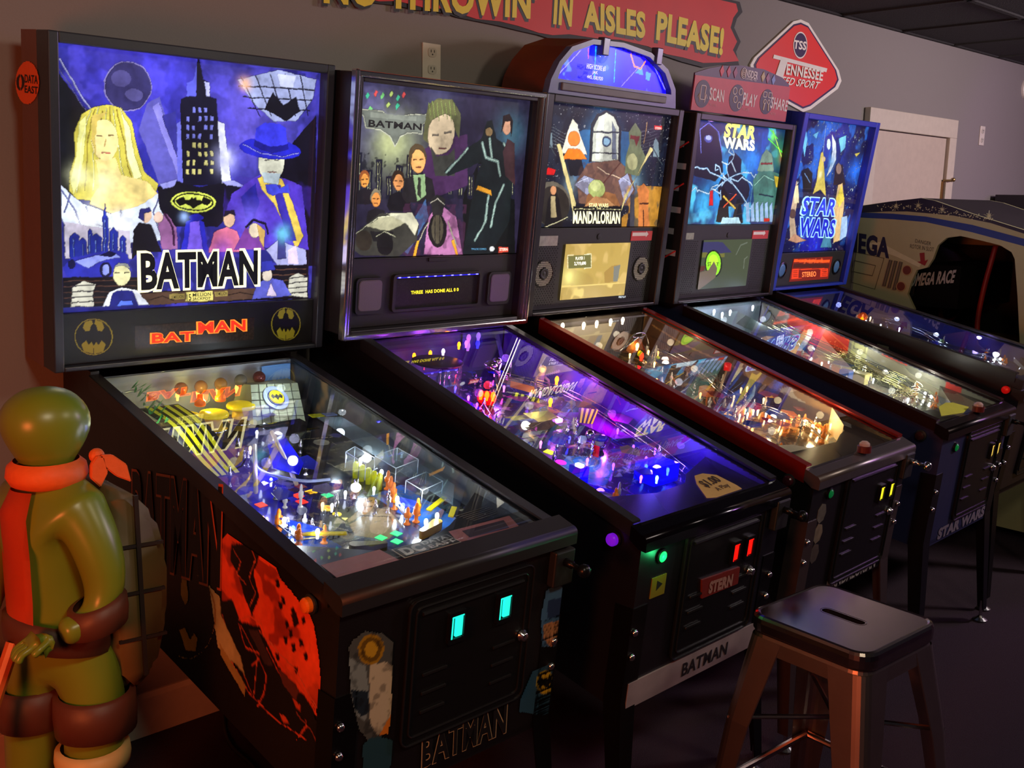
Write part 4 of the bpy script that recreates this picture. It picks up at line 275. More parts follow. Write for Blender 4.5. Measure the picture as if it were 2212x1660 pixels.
'b3':{'c':[[-.317,.654],[.311,.662],[.32,.28],[-.309,.286]],'res':.0018,'bg':(14,18,34),'ops':[['n',(30,40,60),18,.5,.5,1],['n',(235,235,245),190,.75,1,7],['p',(40,84,130),[[-.222,.572],[-.137,.606],[.103,.613],[.177,.562],[.113,.432],[-.155,.441]]],['g',(40,130,190),[-.042,.597],.0773,.7],['g',(60,120,150),[.132,.465],.0816,.6],['g',(140,170,190),[.164,.434],.043,.7],['g',(150,175,190),[-.164,.426],.0396,.6],['s',(110,120,130),.0018,[[-.315,.612],[-.22,.586]]],['s',(110,120,130),.0021,[[.134,.607],[.254,.638]]],['s',(110,120,130),.0018,[[-.313,.602],[-.218,.576]]],['s',(110,120,130),.0021,[[.136,.596],[.256,.627]]],['s',(110,120,130),.0018,[[-.312,.592],[-.216,.566]]],['s',(110,120,130),.002,[[.139,.585],[.258,.615]]],['s',(110,120,130),.0018,[[-.31,.583],[-.215,.556]]],['s',(110,120,130),.002,[[.141,.574],[.261,.604]]],['s',(110,120,130),.0018,[[-.309,.573],[-.213,.546]]],['s',(110,120,130),.0021,[[.143,.563],[.263,.593]]],['s',(110,120,130),.0018,[[-.307,.563],[-.211,.536]]],['s',(110,120,130),.0021,[[.145,.552],[.266,.582]]],['s',(110,120,130),.0018,[[-.306,.553],[-.21,.525]]],['s',(110,120,130),.002,[[.148,.541],[.268,.571]]],['p',(210,20,20),[[-.311,.463],[-.284,.479],[-.25,.474],[-.256,.456],[-.299,.455]]],['p',(230,220,200),[[-.232,.527],[-.215,.587],[-.197,.637],[-.172,.621],[-.141,.576],[-.105,.526]]],['p',(236,120,40),[[-.148,.576],[-.148,.568],[-.151,.561],[-.157,.555],[-.164,.551],[-.173,.549],[-.182,.55],[-.191,.553],[-.198,.558],[-.204,.565],[-.206,.573],[-.206,.58],[-.203,.587],[-.198,.593],[-.19,.597],[-.181,.599],[-.172,.598],[-.163,.595],[-.156,.59],[-.151,.583]]],['p',(240,120,20),[[-.229,.506],[-.199,.541],[-.145,.543],[-.102,.511]]],['p',(20,22,30),[[-.198,.507],[-.13,.51],[-.102,.458],[-.176,.455]]],['p',(30,34,44),[[-.091,.504],[-.103,.623],[-.077,.66],[-.032,.675],[.018,.664],[.055,.625],[.074,.502]]],['p',(206,206,192),[[-.077,.504],[-.088,.616],[-.066,.652],[-.031,.668],[.009,.657],[.043,.623],[.06,.51]]],['p',(240,240,226),[[-.06,.512],[-.073,.613],[-.052,.65],[-.038,.654],[-.022,.514]]],['p',(110,116,136),[[.027,.516],[.003,.642],[.027,.616],[.051,.517]]],['s',(50,56,70),.0048,[[-.092,.601],[.046,.606]]],['s',(50,56,70),.0038,[[-.08,.534],[.057,.537]]],['p',(60,76,110),[[.01,.575],[.01,.57],[.008,.564],[.003,.56],[-.003,.557],[-.01,.556],[-.018,.556],[-.025,.559],[-.031,.562],[-.035,.567],[-.037,.573],[-.037,.578],[-.035,.583],[-.03,.588],[-.024,.591],[-.017,.592],[-.009,.592],[-.002,.589],[.004,.586],[.008,.581]]],['p',(150,190,220),[[.003,.575],[.003,.571],[.001,.567],[-.002,.563],[-.006,.561],[-.011,.56],[-.016,.561],[-.021,.562],[-.026,.565],[-.029,.569],[-.03,.573],[-.03,.577],[-.029,.581],[-.025,.584],[-.021,.587],[-.016,.587],[-.011,.587],[-.006,.585],[-.002,.583],[.002,.579]]],['s',(250,250,230),.0039,[[-.061,.648],[-.066,.61]]],['p',(120,84,70),[[-.141,.441],[-.096,.5],[-.025,.506],[.058,.517],[.129,.481],[.173,.418],[.153,.361],[-.119,.366]]],['p',(160,160,190),[[-.152,.426],[-.107,.458],[-.038,.444],[-.051,.382]]],['p',(170,170,206),[[.072,.447],[.118,.472],[.167,.418],[.125,.368]]],['n',(70,50,50),40,.5,.5,3,[[-.151,.501],[.182,.369]]],['s',(226,190,160),.0039,[[-.046,.49],[.006,.469],[.083,.455]]],['s',(90,50,40),.0059,[[-.011,.429],[.073,.507]]],['s',(220,220,250),.0038,[[-.135,.434],[-.087,.451],[-.057,.39]]],['s',(220,220,250),.0041,[[.096,.456],[.142,.441],[.128,.381]]],['p',(110,116,84),[[.099,.527],[.11,.574],[.098,.612],[.127,.644],[.166,.616],[.173,.57],[.214,.524],[.184,.466],[.105,.472]]],['p',(120,40,34),[[.11,.602],[.161,.602],[.158,.589],[.148,.564],[.133,.588],[.112,.59]]],['p',(170,166,120),[[.169,.514],[.169,.505],[.166,.497],[.161,.49],[.153,.486],[.144,.484],[.134,.485],[.124,.489],[.117,.495],[.111,.503],[.107,.511],[.107,.52],[.11,.528],[.115,.535],[.123,.539],[.132,.541],[.142,.54],[.151,.536],[.159,.53],[.165,.523]]],['s',(170,130,80),.0041,[[.193,.649],[.187,.578]]],['p',(226,206,140),[[-.258,.552],[-.241,.556],[-.133,.365],[-.132,.304],[-.163,.38]]],['p',(226,206,140),[[.248,.562],[.226,.567],[.127,.385],[.104,.32],[.119,.401]]],['p',(120,140,150),[[-.304,.539],[-.306,.581],[-.3,.599],[-.285,.583],[-.274,.54]]],['s',(60,70,80),.0035,[[-.308,.567],[-.257,.517]]],['p',(120,140,150),[[.249,.533],[.244,.581],[.251,.601],[.271,.583],[.287,.535]]],['s',(60,70,80),.0043,[[.242,.565],[.309,.509]]],['p',(96,88,76),[[-.161,.365],[-.162,.343],[-.172,.322],[-.19,.306],[-.215,.295],[-.244,.292],[-.273,.296],[-.3,.306],[-.322,.322],[-.338,.341],[-.346,.363],[-.344,.385],[-.335,.404],[-.317,.42],[-.294,.431],[-.266,.435],[-.237,.432],[-.209,.423],[-.186,.407],[-.169,.388]]],['p',(40,34,30),[[-.164,.356],[-.164,.335],[-.173,.316],[-.189,.302],[-.21,.292],[-.234,.289],[-.26,.292],[-.283,.302],[-.303,.316],[-.316,.334],[-.323,.354],[-.322,.374],[-.314,.393],[-.299,.407],[-.279,.417],[-.255,.421],[-.23,.418],[-.206,.409],[-.186,.395],[-.171,.377]]],['p',(20,16,18),[[-.274,.289],[-.27,.379],[-.25,.418],[-.217,.38],[-.185,.289]]],['p',(190,130,90),[[-.235,.406],[-.235,.402],[-.237,.397],[-.239,.394],[-.243,.392],[-.248,.391],[-.253,.392],[-.258,.394],[-.261,.397],[-.264,.401],[-.266,.406],[-.266,.41],[-.264,.414],[-.261,.418],[-.257,.42],[-.253,.421],[-.248,.42],[-.243,.418],[-.239,.415],[-.236,.411]]],['p',(170,150,110),[[-.259,.388],[-.237,.388],[-.221,.319],[-.248,.319]]],['s',(240,230,180),.0037,[[-.274,.286],[-.167,.319]]],['p',(96,80,56),[[.363,.337],[.365,.307],[.357,.279],[.339,.258],[.314,.244],[.285,.24],[.253,.245],[.223,.259],[.198,.28],[.179,.307],[.168,.336],[.167,.366],[.175,.392],[.192,.413],[.215,.427],[.244,.432],[.275,.428],[.305,.415],[.332,.394],[.352,.368]]],['n',(220,150,40),20,.5,.6,5,[[.113,.432],[.388,.279]]],['p',(206,120,60),[[.216,.284],[.204,.369],[.183,.418],[.215,.441],[.252,.419],[.26,.353],[.286,.283]]],['s',(70,30,20),.0042,[[.209,.369],[.257,.37]]],['s',(70,30,20),.0044,[[.235,.345],[.248,.284]]],['p',(60,60,70),[[.168,.284],[.15,.401],[.171,.401],[.195,.284]]],['p',(150,96,56),[[-.088,.351],[-.077,.397],[-.008,.411],[.069,.4],[.108,.352],[.054,.344],[-.044,.343]]],['p',(176,186,110),[[.008,.417],[.008,.408],[.003,.399],[-.005,.392],[-.017,.387],[-.03,.385],[-.044,.387],[-.056,.391],[-.067,.398],[-.075,.406],[-.078,.415],[-.078,.425],[-.073,.434],[-.065,.441],[-.054,.445],[-.041,.447],[-.027,.446],[-.015,.442],[-.004,.435],[.004,.427]]],['p',(206,210,140),[[-.015,.426],[-.016,.42],[-.019,.415],[-.025,.411],[-.032,.408],[-.041,.407],[-.05,.408],[-.058,.41],[-.065,.414],[-.07,.419],[-.073,.425],[-.072,.431],[-.069,.436],[-.064,.44],[-.056,.443],[-.048,.444],[-.039,.443],[-.03,.441],[-.023,.437],[-.018,.432]]],['p',(200,140,90),[[-.089,.357],[-.038,.392],[.027,.383],[.076,.358],[.005,.342]]],['p',(14,14,18),[[-.145,.356],[.107,.359],[.122,.281],[-.138,.282]]],['s',(240,230,170),.0025,[[-.139,.347],[-.035,.348]]],['s',(240,230,170),.0026,[[.004,.348],[.104,.347]]],['p',(210,30,20),[[.234,.643],[.279,.644],[.282,.63],[.237,.627]]]],'t':[{'s':'STAR WARS','c':(230,220,160),'q':[[-.065,.355],[.037,.355],[-.068,.368]],'b':.03,'o':None,'n':'lettering'},{'s':'THE','c':(230,220,160),'q':[[-.025,.346],[-.001,.347],[-.026,.353]],'b':.01,'o':None,'n':'lettering'},{'s':'MANDALORIAN','c':(244,238,190),'q':[[-.138,.301],[.11,.3],[-.143,.341]],'b':.035,'o':None,'n':'lettering'},{'s':'STERN','c':(255,200,190),'q':[[.242,.63],[.277,.631],[.24,.638]],'b':.02,'o':None,'n':'lettering'}],'plane':.035},
'd3':{'c':[[-.193,.22],[.156,.22],[.194,.027],[-.157,.023]],'res':.0022,'bg':(196,164,84),'ops':[['g',(255,240,140),[-.135,.118],.0648,.9],['n',(230,196,120),14,.5,.6,1],['n',(150,120,60),10,.55,.3,2],['p',(236,206,120),[[-.17,.091],[.182,.088],[.194,.027],[-.157,.023]]],['n',(150,116,56),16,.5,.6,3,[[-.169,.084],[.199,.002]]],['g',(255,250,150),[-.138,.121],.0253,1],['p',(176,140,70),[[.044,.13],[.083,.152],[.129,.154],[.125,.094],[.054,.092]]],['p',(130,130,120),[[.094,.148],[.129,.154],[.125,.094],[.1,.094]]],['p',(120,116,64),[[-.155,.192],[-.038,.193],[-.03,.148],[-.145,.15]]],['s',(250,244,200),.0024,[[-.15,.15],[-.157,.194],[-.129,.195]]],['s',(250,244,200),.0025,[[-.073,.195],[-.037,.196],[-.028,.148],[-.064,.147]]]],'t':[{'s':'PLAYER 1','c':(240,240,220),'q':[[-.115,.177],[-.07,.178],[-.117,.188]],'b':.02,'o':None,'n':'lettering'},{'s':'2,719,690','c':(250,250,236),'q':[[-.119,.16],[-.059,.16],[-.121,.171]],'b':.03,'o':None,'n':'lettering'},{'s':'FREE PLAY','c':(200,220,230),'q':[[.142,.033],[.182,.032],[.141,.04]],'b':.01,'o':None,'n':'lettering'}],'plane':.025},
'd4':{'c':[[-.208,.23],[.143,.23],[.187,.031],[-.169,.037]],'res':.0022,'bg':(66,76,56),'ops':[['p',(50,50,96),[[-.208,.23],[-.044,.229],[.032,.187],[-.191,.179]]],['p',(110,110,50),[[-.2,.192],[-.017,.183],[-.013,.168],[-.196,.172]]],['p',(20,30,26),[[-.024,.142],[-.023,.125],[-.028,.109],[-.039,.097],[-.054,.09],[-.073,.088],[-.093,.092],[-.111,.1],[-.128,.113],[-.14,.129],[-.146,.146],[-.147,.162],[-.142,.177],[-.132,.189],[-.116,.197],[-.098,.199],[-.079,.196],[-.06,.188],[-.043,.175],[-.031,.159]]],['p',(150,230,40),[[-.034,.142],[-.033,.127],[-.037,.113],[-.046,.102],[-.059,.096],[-.074,.094],[-.091,.097],[-.107,.104],[-.121,.116],[-.131,.13],[-.137,.145],[-.138,.161],[-.134,.174],[-.125,.185],[-.112,.191],[-.097,.193],[-.081,.191],[-.065,.183],[-.05,.172],[-.04,.158]]],['p',(196,250,60),[[-.057,.158],[-.057,.151],[-.06,.145],[-.066,.14],[-.074,.137],[-.084,.136],[-.094,.138],[-.104,.141],[-.112,.146],[-.118,.153],[-.121,.159],[-.121,.166],[-.118,.172],[-.112,.177],[-.104,.18],[-.094,.181],[-.084,.179],[-.074,.176],[-.066,.171],[-.06,.165]]],['p',(110,96,78),[[-.185,.111],[-.115,.119],[-.085,.153],[-.055,.124],[-.06,.088],[-.118,.062],[-.17,.041]]],['p',(90,40,30),[[-.191,.138],[-.138,.138],[-.146,.117],[-.186,.114]]],['s',(100,110,96),.0053,[[.068,.177],[.092,.214],[.138,.224]]],['s',(100,110,96),.0055,[[.137,.118],[.134,.156],[.153,.165]]]],'t':[{'s':'ST','c':(40,60,10),'q':[[-.125,.136],[-.1,.137],[-.129,.151]],'b':.02,'o':None,'n':'lettering'},{'s':'T','c':(40,60,10),'q':[[-.065,.136],[-.048,.135],[-.068,.149]],'b':.02,'o':None,'n':'lettering'}],'plane':.025},
'b4':{'c':[[-.298,.689],[.311,.698],[.329,.29],[-.291,.299]],'res':.002,'bg':(16,40,96),'ops':[['g',(40,150,250),[-.049,.45],.1666,.9],['g',(30,90,220),[.151,.583],.1128,.8],['n',(20,30,70),16,.5,.6,1],['n',(90,210,255),12,.56,.7,2],['g',(60,175,255),[-.035,.459],.1142,.9],['g',(50,150,255),[.107,.554],.0631,.8],['g',(70,190,255),[-.19,.377],.0543,.8],['g',(60,160,255),[.239,.382],.0589,.8],['g',(60,150,100),[.291,.589],.0767,.7],['g',(160,80,30),[.332,.572],.0301,.8],['p',(8,10,24),[[-.303,.512],[-.301,.613],[-.255,.669],[-.177,.662],[-.12,.588],[-.087,.502],[-.131,.462],[-.273,.479]]],['p',(60,70,150),[[-.186,.619],[-.186,.614],[-.189,.61],[-.194,.606],[-.201,.604],[-.21,.602],[-.218,.603],[-.226,.604],[-.233,.608],[-.237,.611],[-.24,.616],[-.24,.621],[-.237,.625],[-.232,.629],[-.225,.631],[-.216,.633],[-.208,.632],[-.2,.631],[-.193,.628],[-.188,.624]]],['p',(170,180,240),[[-.196,.622],[-.196,.619],[-.198,.616],[-.201,.613],[-.206,.612],[-.211,.611],[-.217,.611],[-.222,.612],[-.227,.614],[-.23,.617],[-.232,.62],[-.231,.623],[-.23,.626],[-.226,.628],[-.221,.63],[-.216,.631],[-.21,.631],[-.205,.63],[-.201,.628],[-.197,.625]]],['s',(120,130,255),.0047,[[-.247,.565],[-.274,.648],[-.22,.675],[-.152,.647],[-.11,.571]]],['p',(12,16,34),[[-.056,.45],[-.062,.556],[-.021,.575],[.031,.551],[.042,.452]]],['s',(200,220,240),.0074,[[-.038,.539],[.005,.496]]],['p',(20,22,44),[[.117,.436],[.117,.414],[.105,.394],[.084,.379],[.054,.368],[.02,.365],[-.015,.368],[-.048,.377],[-.076,.392],[-.095,.41],[-.105,.431],[-.105,.452],[-.094,.471],[-.074,.486],[-.046,.497],[-.013,.501],[.022,.499],[.056,.49],[.085,.476],[.106,.457]]],['p',(6,8,16),[[-.092,.306],[-.075,.449],[-.034,.415],[.002,.306]]],['p',(6,8,16),[[.019,.302],[.036,.398],[.062,.398],[.1,.302]]],['s',(120,190,255),.0066,[[-.039,.477],[-.057,.467],[-.118,.484],[-.168,.493],[-.196,.508],[-.245,.507],[-.259,.512],[-.313,.501],[-.317,.519],[-.312,.499]]],['s',(226,244,255),.0028,[[-.039,.477],[-.057,.467],[-.118,.484],[-.168,.493],[-.196,.508],[-.245,.507],[-.259,.512],[-.313,.501],[-.317,.519],[-.312,.499]]],['s',(120,190,255),.0066,[[-.039,.477],[-.101,.445],[-.114,.448],[-.147,.439],[-.163,.412],[-.235,.427],[-.239,.42],[-.255,.437],[-.288,.414],[-.287,.379]]],['s',(226,244,255),.0028,[[-.039,.477],[-.101,.445],[-.114,.448],[-.147,.439],[-.163,.412],[-.235,.427],[-.239,.42],[-.255,.437],[-.288,.414],[-.287,.379]]],['s',(120,190,255),.0066,[[-.039,.477],[-.015,.457],[-.083,.484],[-.073,.477],[-.083,.493],[-.095,.491],[-.115,.515],[-.144,.525],[-.141,.503],[-.123,.507]]],['s',(226,244,255),.0028,[[-.039,.477],[-.015,.457],[-.083,.484],[-.073,.477],[-.083,.493],[-.095,.491],[-.115,.515],[-.144,.525],[-.141,.503],[-.123,.507]]],['s',(120,190,255),.0066,[[-.039,.477],[-.067,.463],[-.082,.446],[-.081,.46],[-.124,.429],[-.153,.433],[-.115,.425],[-.09,.416],[-.087,.426],[-.075,.394]]],['s',(226,244,255),.0028,[[-.039,.477],[-.067,.463],[-.082,.446],[-.081,.46],[-.124,.429],[-.153,.433],[-.115,.425],[-.09,.416],[-.087,.426],[-.075,.394]]],['s',(120,190,255),.0066,[[-.039,.477],[-.062,.504],[-.07,.529],[-.104,.538],[-.057,.528],[-.031,.55],[-.025,.569],[-.054,.595],[-.068,.575],[-.028,.565]]],['s',(226,244,255),.0028,[[-.039,.477],[-.062,.504],[-.07,.529],[-.104,.538],[-.057,.528],[-.031,.55],[-.025,.569],[-.054,.595],[-.068,.575],[-.028,.565]]],['s',(120,190,255),.0066,[[-.039,.477],[-.001,.453],[.058,.418],[.112,.383],[.093,.374],[.163,.355],[.223,.367],[.243,.371],[.276,.356],[.249,.361]]],['s',(226,244,255),.0028,[[-.039,.477],[-.001,.453],[.058,.418],[.112,.383],[.093,.374],[.163,.355],[.223,.367],[.243,.371],[.276,.356],[.249,.361]]],['s',(120,190,255),.0066,[[-.039,.477],[.027,.466],[.058,.486],[.05,.482],[.087,.473],[.116,.463],[.135,.452],[.194,.464],[.238,.46],[.247,.462]]],['s',(226,244,255),.0028,[[-.039,.477],[.027,.466],[.058,.486],[.05,.482],[.087,.473],[.116,.463],[.135,.452],[.194,.464],[.238,.46],[.247,.462]]],['s',(120,190,255),.0066,[[-.039,.477],[-.007,.487],[.055,.503],[.112,.502],[.127,.491],[.138,.484],[.147,.497],[.202,.468],[.219,.474],[.298,.438]]],['s',(226,244,255),.0028,[[-.039,.477],[-.007,.487],[.055,.503],[.112,.502],[.127,.491],[.138,.484],[.147,.497],[.202,.468],[.219,.474],[.298,.438]]],['s',(255,190,40),.0088,[[-.061,.405],[.031,.361]]],['s',(255,90,40),.0076,[[-.051,.364],[.025,.416]]],['s',(255,240,120),.0035,[[-.061,.405],[.031,.361]]],['p',(220,30,30),[[-.158,.426],[-.139,.427],[-.126,.369],[-.151,.368]]],['p',(70,120,110),[[.188,.306],[.132,.473],[.17,.511],[.238,.52],[.353,.498],[.369,.306]]],['p',(120,150,130),[[.156,.51],[.174,.575],[.202,.6],[.25,.578],[.282,.514]]],['p',(140,40,40),[[.175,.544],[.259,.547],[.261,.54],[.177,.537]]],['p',(220,190,60),[[.287,.496],[.355,.49],[.361,.441],[.314,.451]]],['s',(150,210,190),.0054,[[.15,.455],[.21,.493],[.292,.477]]],['s',(20,40,60),.0055,[[.194,.419],[.303,.411]]],['s',(90,160,200),.0054,[[.136,.454],[.135,.381],[.186,.315]]],['p',(150,180,220),[[.126,.306],[.107,.38],[.126,.388],[.154,.306]]],['p',(150,180,220),[[.16,.306],[.144,.369],[.16,.388],[.188,.306]]],['p',(150,180,220),[[.195,.306],[.176,.381],[.195,.389],[.224,.306]]],['p',(150,180,220),[[.231,.306],[.214,.37],[.23,.389],[.259,.306]]],['p',(150,180,220),[[.267,.306],[.246,.382],[.266,.39],[.295,.306]]],['p',(150,180,220),[[.303,.306],[.285,.371],[.302,.39],[.332,.306]]],['s',(90,255,60),.0053,[[.21,.677],[.275,.644]]],['s',(90,255,60),.0054,[[.205,.64],[.326,.591]]],['s',(200,255,90),.0054,[[.231,.675],[.334,.563]]],['g',(120,255,80),[.238,.651],.0218,.9],['p',(200,240,255),[[-.052,.324],[.064,.324],[.087,.299],[-.059,.299]]],['g',(90,90,40),[-.006,.646],.0711,.5],['p',(210,30,20),[[.255,.323],[.302,.321],[.302,.308],[.259,.308]]]],'t':[{'s':'STAR','c':(255,240,120),'q':[[-.115,.633],[.103,.635],[-.11,.68]],'b':.05,'o':None,'n':'lettering'},{'s':'WARS','c':(255,250,200),'q':[[-.108,.592],[.115,.59],[-.118,.631]],'b':.05,'o':None,'n':'lettering'}],'plane':.035},
'b5':{'c':[[-.252,.697],[.264,.699],[.344,.159],[-.266,.161]],'res':.0022,'bg':(14,18,80),'ops':[['g',(40,90,240),[.014,.615],.1291,.8],['g',(60,30,110),[-.019,.692],.1259,.8],['n',(40,110,220),14,.55,.7,1],['n',(8,8,30),10,.5,.6,2],['g',(30,110,240),[.246,.523],.0676,.9],['n',(220,240,255),120,.74,1,3],['g',(40,40,220),[.008,.228],.1369,.8],['p',(230,240,255),[[-.023,.674],[.03,.636],[.059,.567],[.035,.516],[.002,.486],[.018,.545],[.01,.605]]],['p',(210,230,255),[[-.017,.629],[-.015,.622],[-.014,.616],[-.016,.61],[-.019,.607],[-.023,.605],[-.029,.606],[-.034,.609],[-.04,.614],[-.045,.621],[-.049,.628],[-.051,.635],[-.051,.641],[-.05,.647],[-.047,.65],[-.042,.652],[-.037,.651],[-.031,.648],[-.026,.643],[-.021,.637]]],['g',(120,190,255),[.026,.556],.0305,.8],['s',(150,180,255),.0042,[[-.088,.704],[-.066,.592]]],['p',(220,200,90),[[.216,.6],[.266,.607],[.24,.585]]],['p',(220,196,90),[[-.082,.412],[-.074,.472],[-.082,.532],[-.082,.591],[-.066,.592],[-.03,.524],[-.002,.474],[.036,.404],[-.026,.433]]],['p',(220,190,140),[[-.035,.565],[-.034,.562],[-.035,.558],[-.038,.555],[-.041,.554],[-.046,.553],[-.051,.553],[-.056,.555],[-.061,.557],[-.064,.56],[-.067,.564],[-.067,.568],[-.066,.571],[-.064,.574],[-.06,.575],[-.056,.576],[-.051,.576],[-.045,.574],[-.041,.572],[-.037,.569]]],['g',(255,250,200),[-.051,.497],.0171,.9],['p',(16,16,30),[[-.172,.43],[-.213,.507],[-.17,.525],[-.121,.501],[-.097,.412]]],['s',(120,160,220),.0044,[[-.186,.499],[-.125,.461]]],['p',(110,190,255),[[-.268,.639],[-.253,.687],[-.219,.642],[-.213,.566]]],['p',(110,190,240),[[-.184,.659],[-.14,.677],[-.144,.646]]],['p',(120,200,240),[[.046,.657],[.105,.676],[.12,.62],[.088,.599]]],['p',(40,26,34),[[.081,.456],[.067,.547],[.126,.549],[.191,.459]]],['p',(150,120,110),[[.126,.529],[.128,.521],[.127,.515],[.124,.509],[.118,.505],[.111,.504],[.103,.505],[.094,.508],[.087,.513],[.08,.52],[.076,.527],[.074,.535],[.075,.542],[.078,.547],[.083,.551],[.091,.552],[.099,.551],[.107,.548],[.115,.543],[.121,.536]]],['p',(200,170,140),[[-.196,.21],[-.267,.37],[-.27,.457],[-.236,.468],[-.199,.39],[-.199,.311],[-.137,.209]]],['p',(250,230,180),[[-.255,.438],[-.221,.449],[-.183,.371],[-.222,.37]]],['p',(230,190,130),[[.191,.194],[.132,.353],[.123,.457],[.161,.468],[.218,.375],[.248,.204]]],['p',(250,220,80),[[.132,.395],[.156,.458],[.209,.396],[.175,.354]]],['p',(170,200,240),[[.248,.204],[.219,.312],[.269,.32],[.31,.225]]],['p',(70,130,160),[[.079,.175],[.092,.227],[.147,.237],[.183,.173]]],['p',(190,140,110),[[-.215,.21],[-.173,.24],[-.057,.208],[-.141,.199]]],['p',(90,60,50),[[-.194,.327],[-.193,.321],[-.194,.315],[-.199,.311],[-.205,.308],[-.213,.307],[-.222,.308],[-.23,.31],[-.238,.315],[-.244,.32],[-.247,.326],[-.248,.333],[-.246,.338],[-.242,.342],[-.236,.345],[-.228,.346],[-.219,.345],[-.211,.343],[-.203,.338],[-.197,.333]]]],'t':[{'s':'STAR','c':(30,50,190),'q':[[-.151,.327],[.146,.322],[-.148,.399]],'b':.03,'o':(160,210,255),'n':'lettering'},{'s':'WARS','c':(20,30,170),'q':[[-.139,.234],[.178,.224],[-.145,.311]],'b':.03,'o':(150,200,255),'n':'lettering'}],'plane':.035},
'd5':{'c':[[-.166,.134],[.162,.123],[.18,.03],[-.149,.037]],'res':.0025,'bg':(120,20,6),'ops':[['p',(255,84,20),[[-.161,.13],[.16,.119],[.161,.106],[-.16,.118]]],['p',(70,20,14),[[-.158,.111],[.164,.1],[.167,.082],[-.158,.093]]],['p',(240,60,20),[[-.16,.087],[.159,.08],[.171,.041],[-.151,.041]]],['p',(120,16,8),[[-.102,.081],[.091,.078],[.102,.041],[-.092,.043]]],['n',(255,110,50),90,.5,.4,1,[[-.109,.129],[.105,.108]]],['s',(120,16,8),.0031,[[-.149,.078],[-.113,.078]]],['s',(120,16,8),.0033,[[.106,.074],[.149,.073]]],['s',(120,16,8),.0031,[[-.146,.07],[-.11,.07]]],['s',(120,16,8),.0034,[[.109,.065],[.152,.064]]],['s',(120,16,8),.0032,[[-.143,.061],[-.107,.061]]],['s',(120,16,8),.0033,[[.113,.056],[.156,.056]]],['s',(120,16,8),.0031,[[-.139,.053],[-.104,.053]]],['s',(120,16,8),.0033,[[.117,.047],[.16,.047]]]],'t':[{'s':'STEREO','c':(255,120,60),'q':[[-.062,.048],[.062,.047],[-.071,.071]],'b':.02,'o':None,'n':'lettering'}],'plane':.015},
'side5':{'c':[[-.074,-.108],[-.968,-.138],[-1.031,-.393],[-.139,-.402]],'res':.005,'bg':None,'ops':[['p',(96,92,80),[[-.376,-.136],[-.396,-.098],[-.44,-.069],[-.487,-.069],[-.528,-.093],[-.556,-.128],[-.503,-.122],[-.471,-.104],[-.434,-.102],[-.406,-.121],[-.403,-.145]]]],'t':[],'plane':-.2865},
'ban':{'c':[[.9041,2.1497],[3.0108,2.4794],[3.0615,2.0302],[.9007,1.8388]],'res':.006,'bg':None,'ops':[],'t':[],'plane':.223},
'banout':{'pts':[[.6977,2.0748],[.7715,2.0745],[.9436,2.0812],[1.0434,2.082],[1.1089,2.0857],[1.1836,2.0822],[1.2292,2.0855],[1.2945,2.0886],[1.3521,2.0821],[1.4309,2.0808],[1.5332,2.079],[1.6183,2.0746],[1.7174,2.0713],[1.7859,2.064],[1.8672,2.0765],[2.013,2.087],[2.141,2.0884],[2.3032,2.0829],[2.417,2.0744],[2.5206,2.0641],[2.6588,2.0564],[2.7843,2.0798],[2.9062,2.0883],[2.8771,2.1415],[2.9061,2.1858],[2.8541,2.2354],[2.8701,2.2743],[2.907,2.305],[2.883,2.3423],[2.2858,2.3328],[1.5693,2.2973],[.8506,2.2535],[.6438,2.2042]],'inner':[[.6952,2.0803],[.769,2.0863],[.9407,2.0935],[1.0403,2.088],[1.1057,2.0984],[1.1802,2.0952],[1.2257,2.0917],[1.2908,2.1019],[1.3483,2.0955],[1.4271,2.0872],[1.529,2.093],[1.6138,2.0888],[1.7129,2.0783],[1.781,2.0787],[1.8621,2.0914],[2.0079,2.0942],[2.1351,2.1041],[2.2968,2.099],[2.411,2.0823],[2.5136,2.0809],[2.6514,2.0736],[2.7774,2.0882],[2.898,2.1061],[2.8504,2.1459],[2.8767,2.1823],[2.8253,2.2317],[2.8407,2.274],[2.8708,2.3037],[2.8547,2.3309],[2.2838,2.3256],[1.5677,2.2881],[.8491,2.2405],[.6494,2.193]]},
'bant':[{'s':"NO THROWIN'",'c':(26,8,14),'q':[[.8377,2.0521],[1.6901,2.1148],[.8391,2.149]],'b':.04,'o':None,'n':'lettering'},{'s':'IN','c':(26,8,14),'q':[[1.7713,2.1097],[1.8643,2.1119],[1.7762,2.2174]],'b':.04,'o':None,'n':'lettering'},{'s':'AISLES','c':(26,8,14),'q':[[1.9264,2.1163],[2.269,2.1177],[1.9222,2.204]],'b':.045,'o':None,'n':'lettering'},{'s':'PLEASE!','c':(26,8,14),'q':[[2.3324,2.1216],[2.7668,2.1091],[2.3364,2.2206]],'b':.045,'o':None,'n':'lettering'},{'s':"NO THROWIN'",'c':(222,196,30),'q':[[.8437,2.0614],[1.6979,2.126],[.845,2.1583]],'b':.04,'o':None,'n':'lettering'},{'s':'IN','c':(222,196,30),'q':[[1.7793,2.1212],[1.8725,2.1236],[1.7841,2.2289]],'b':.04,'o':None,'n':'lettering'},{'s':'AISLES','c':(222,196,30),'q':[[1.9347,2.1281],[2.2782,2.1303],[1.9304,2.2158]],'b':.045,'o':None,'n':'lettering'},{'s':'PLEASE!','c':(222,196,30),'q':[[2.3418,2.1344],[2.7774,2.1228],[2.3458,2.2333]],'b':.045,'o':None,'n':'lettering'}],
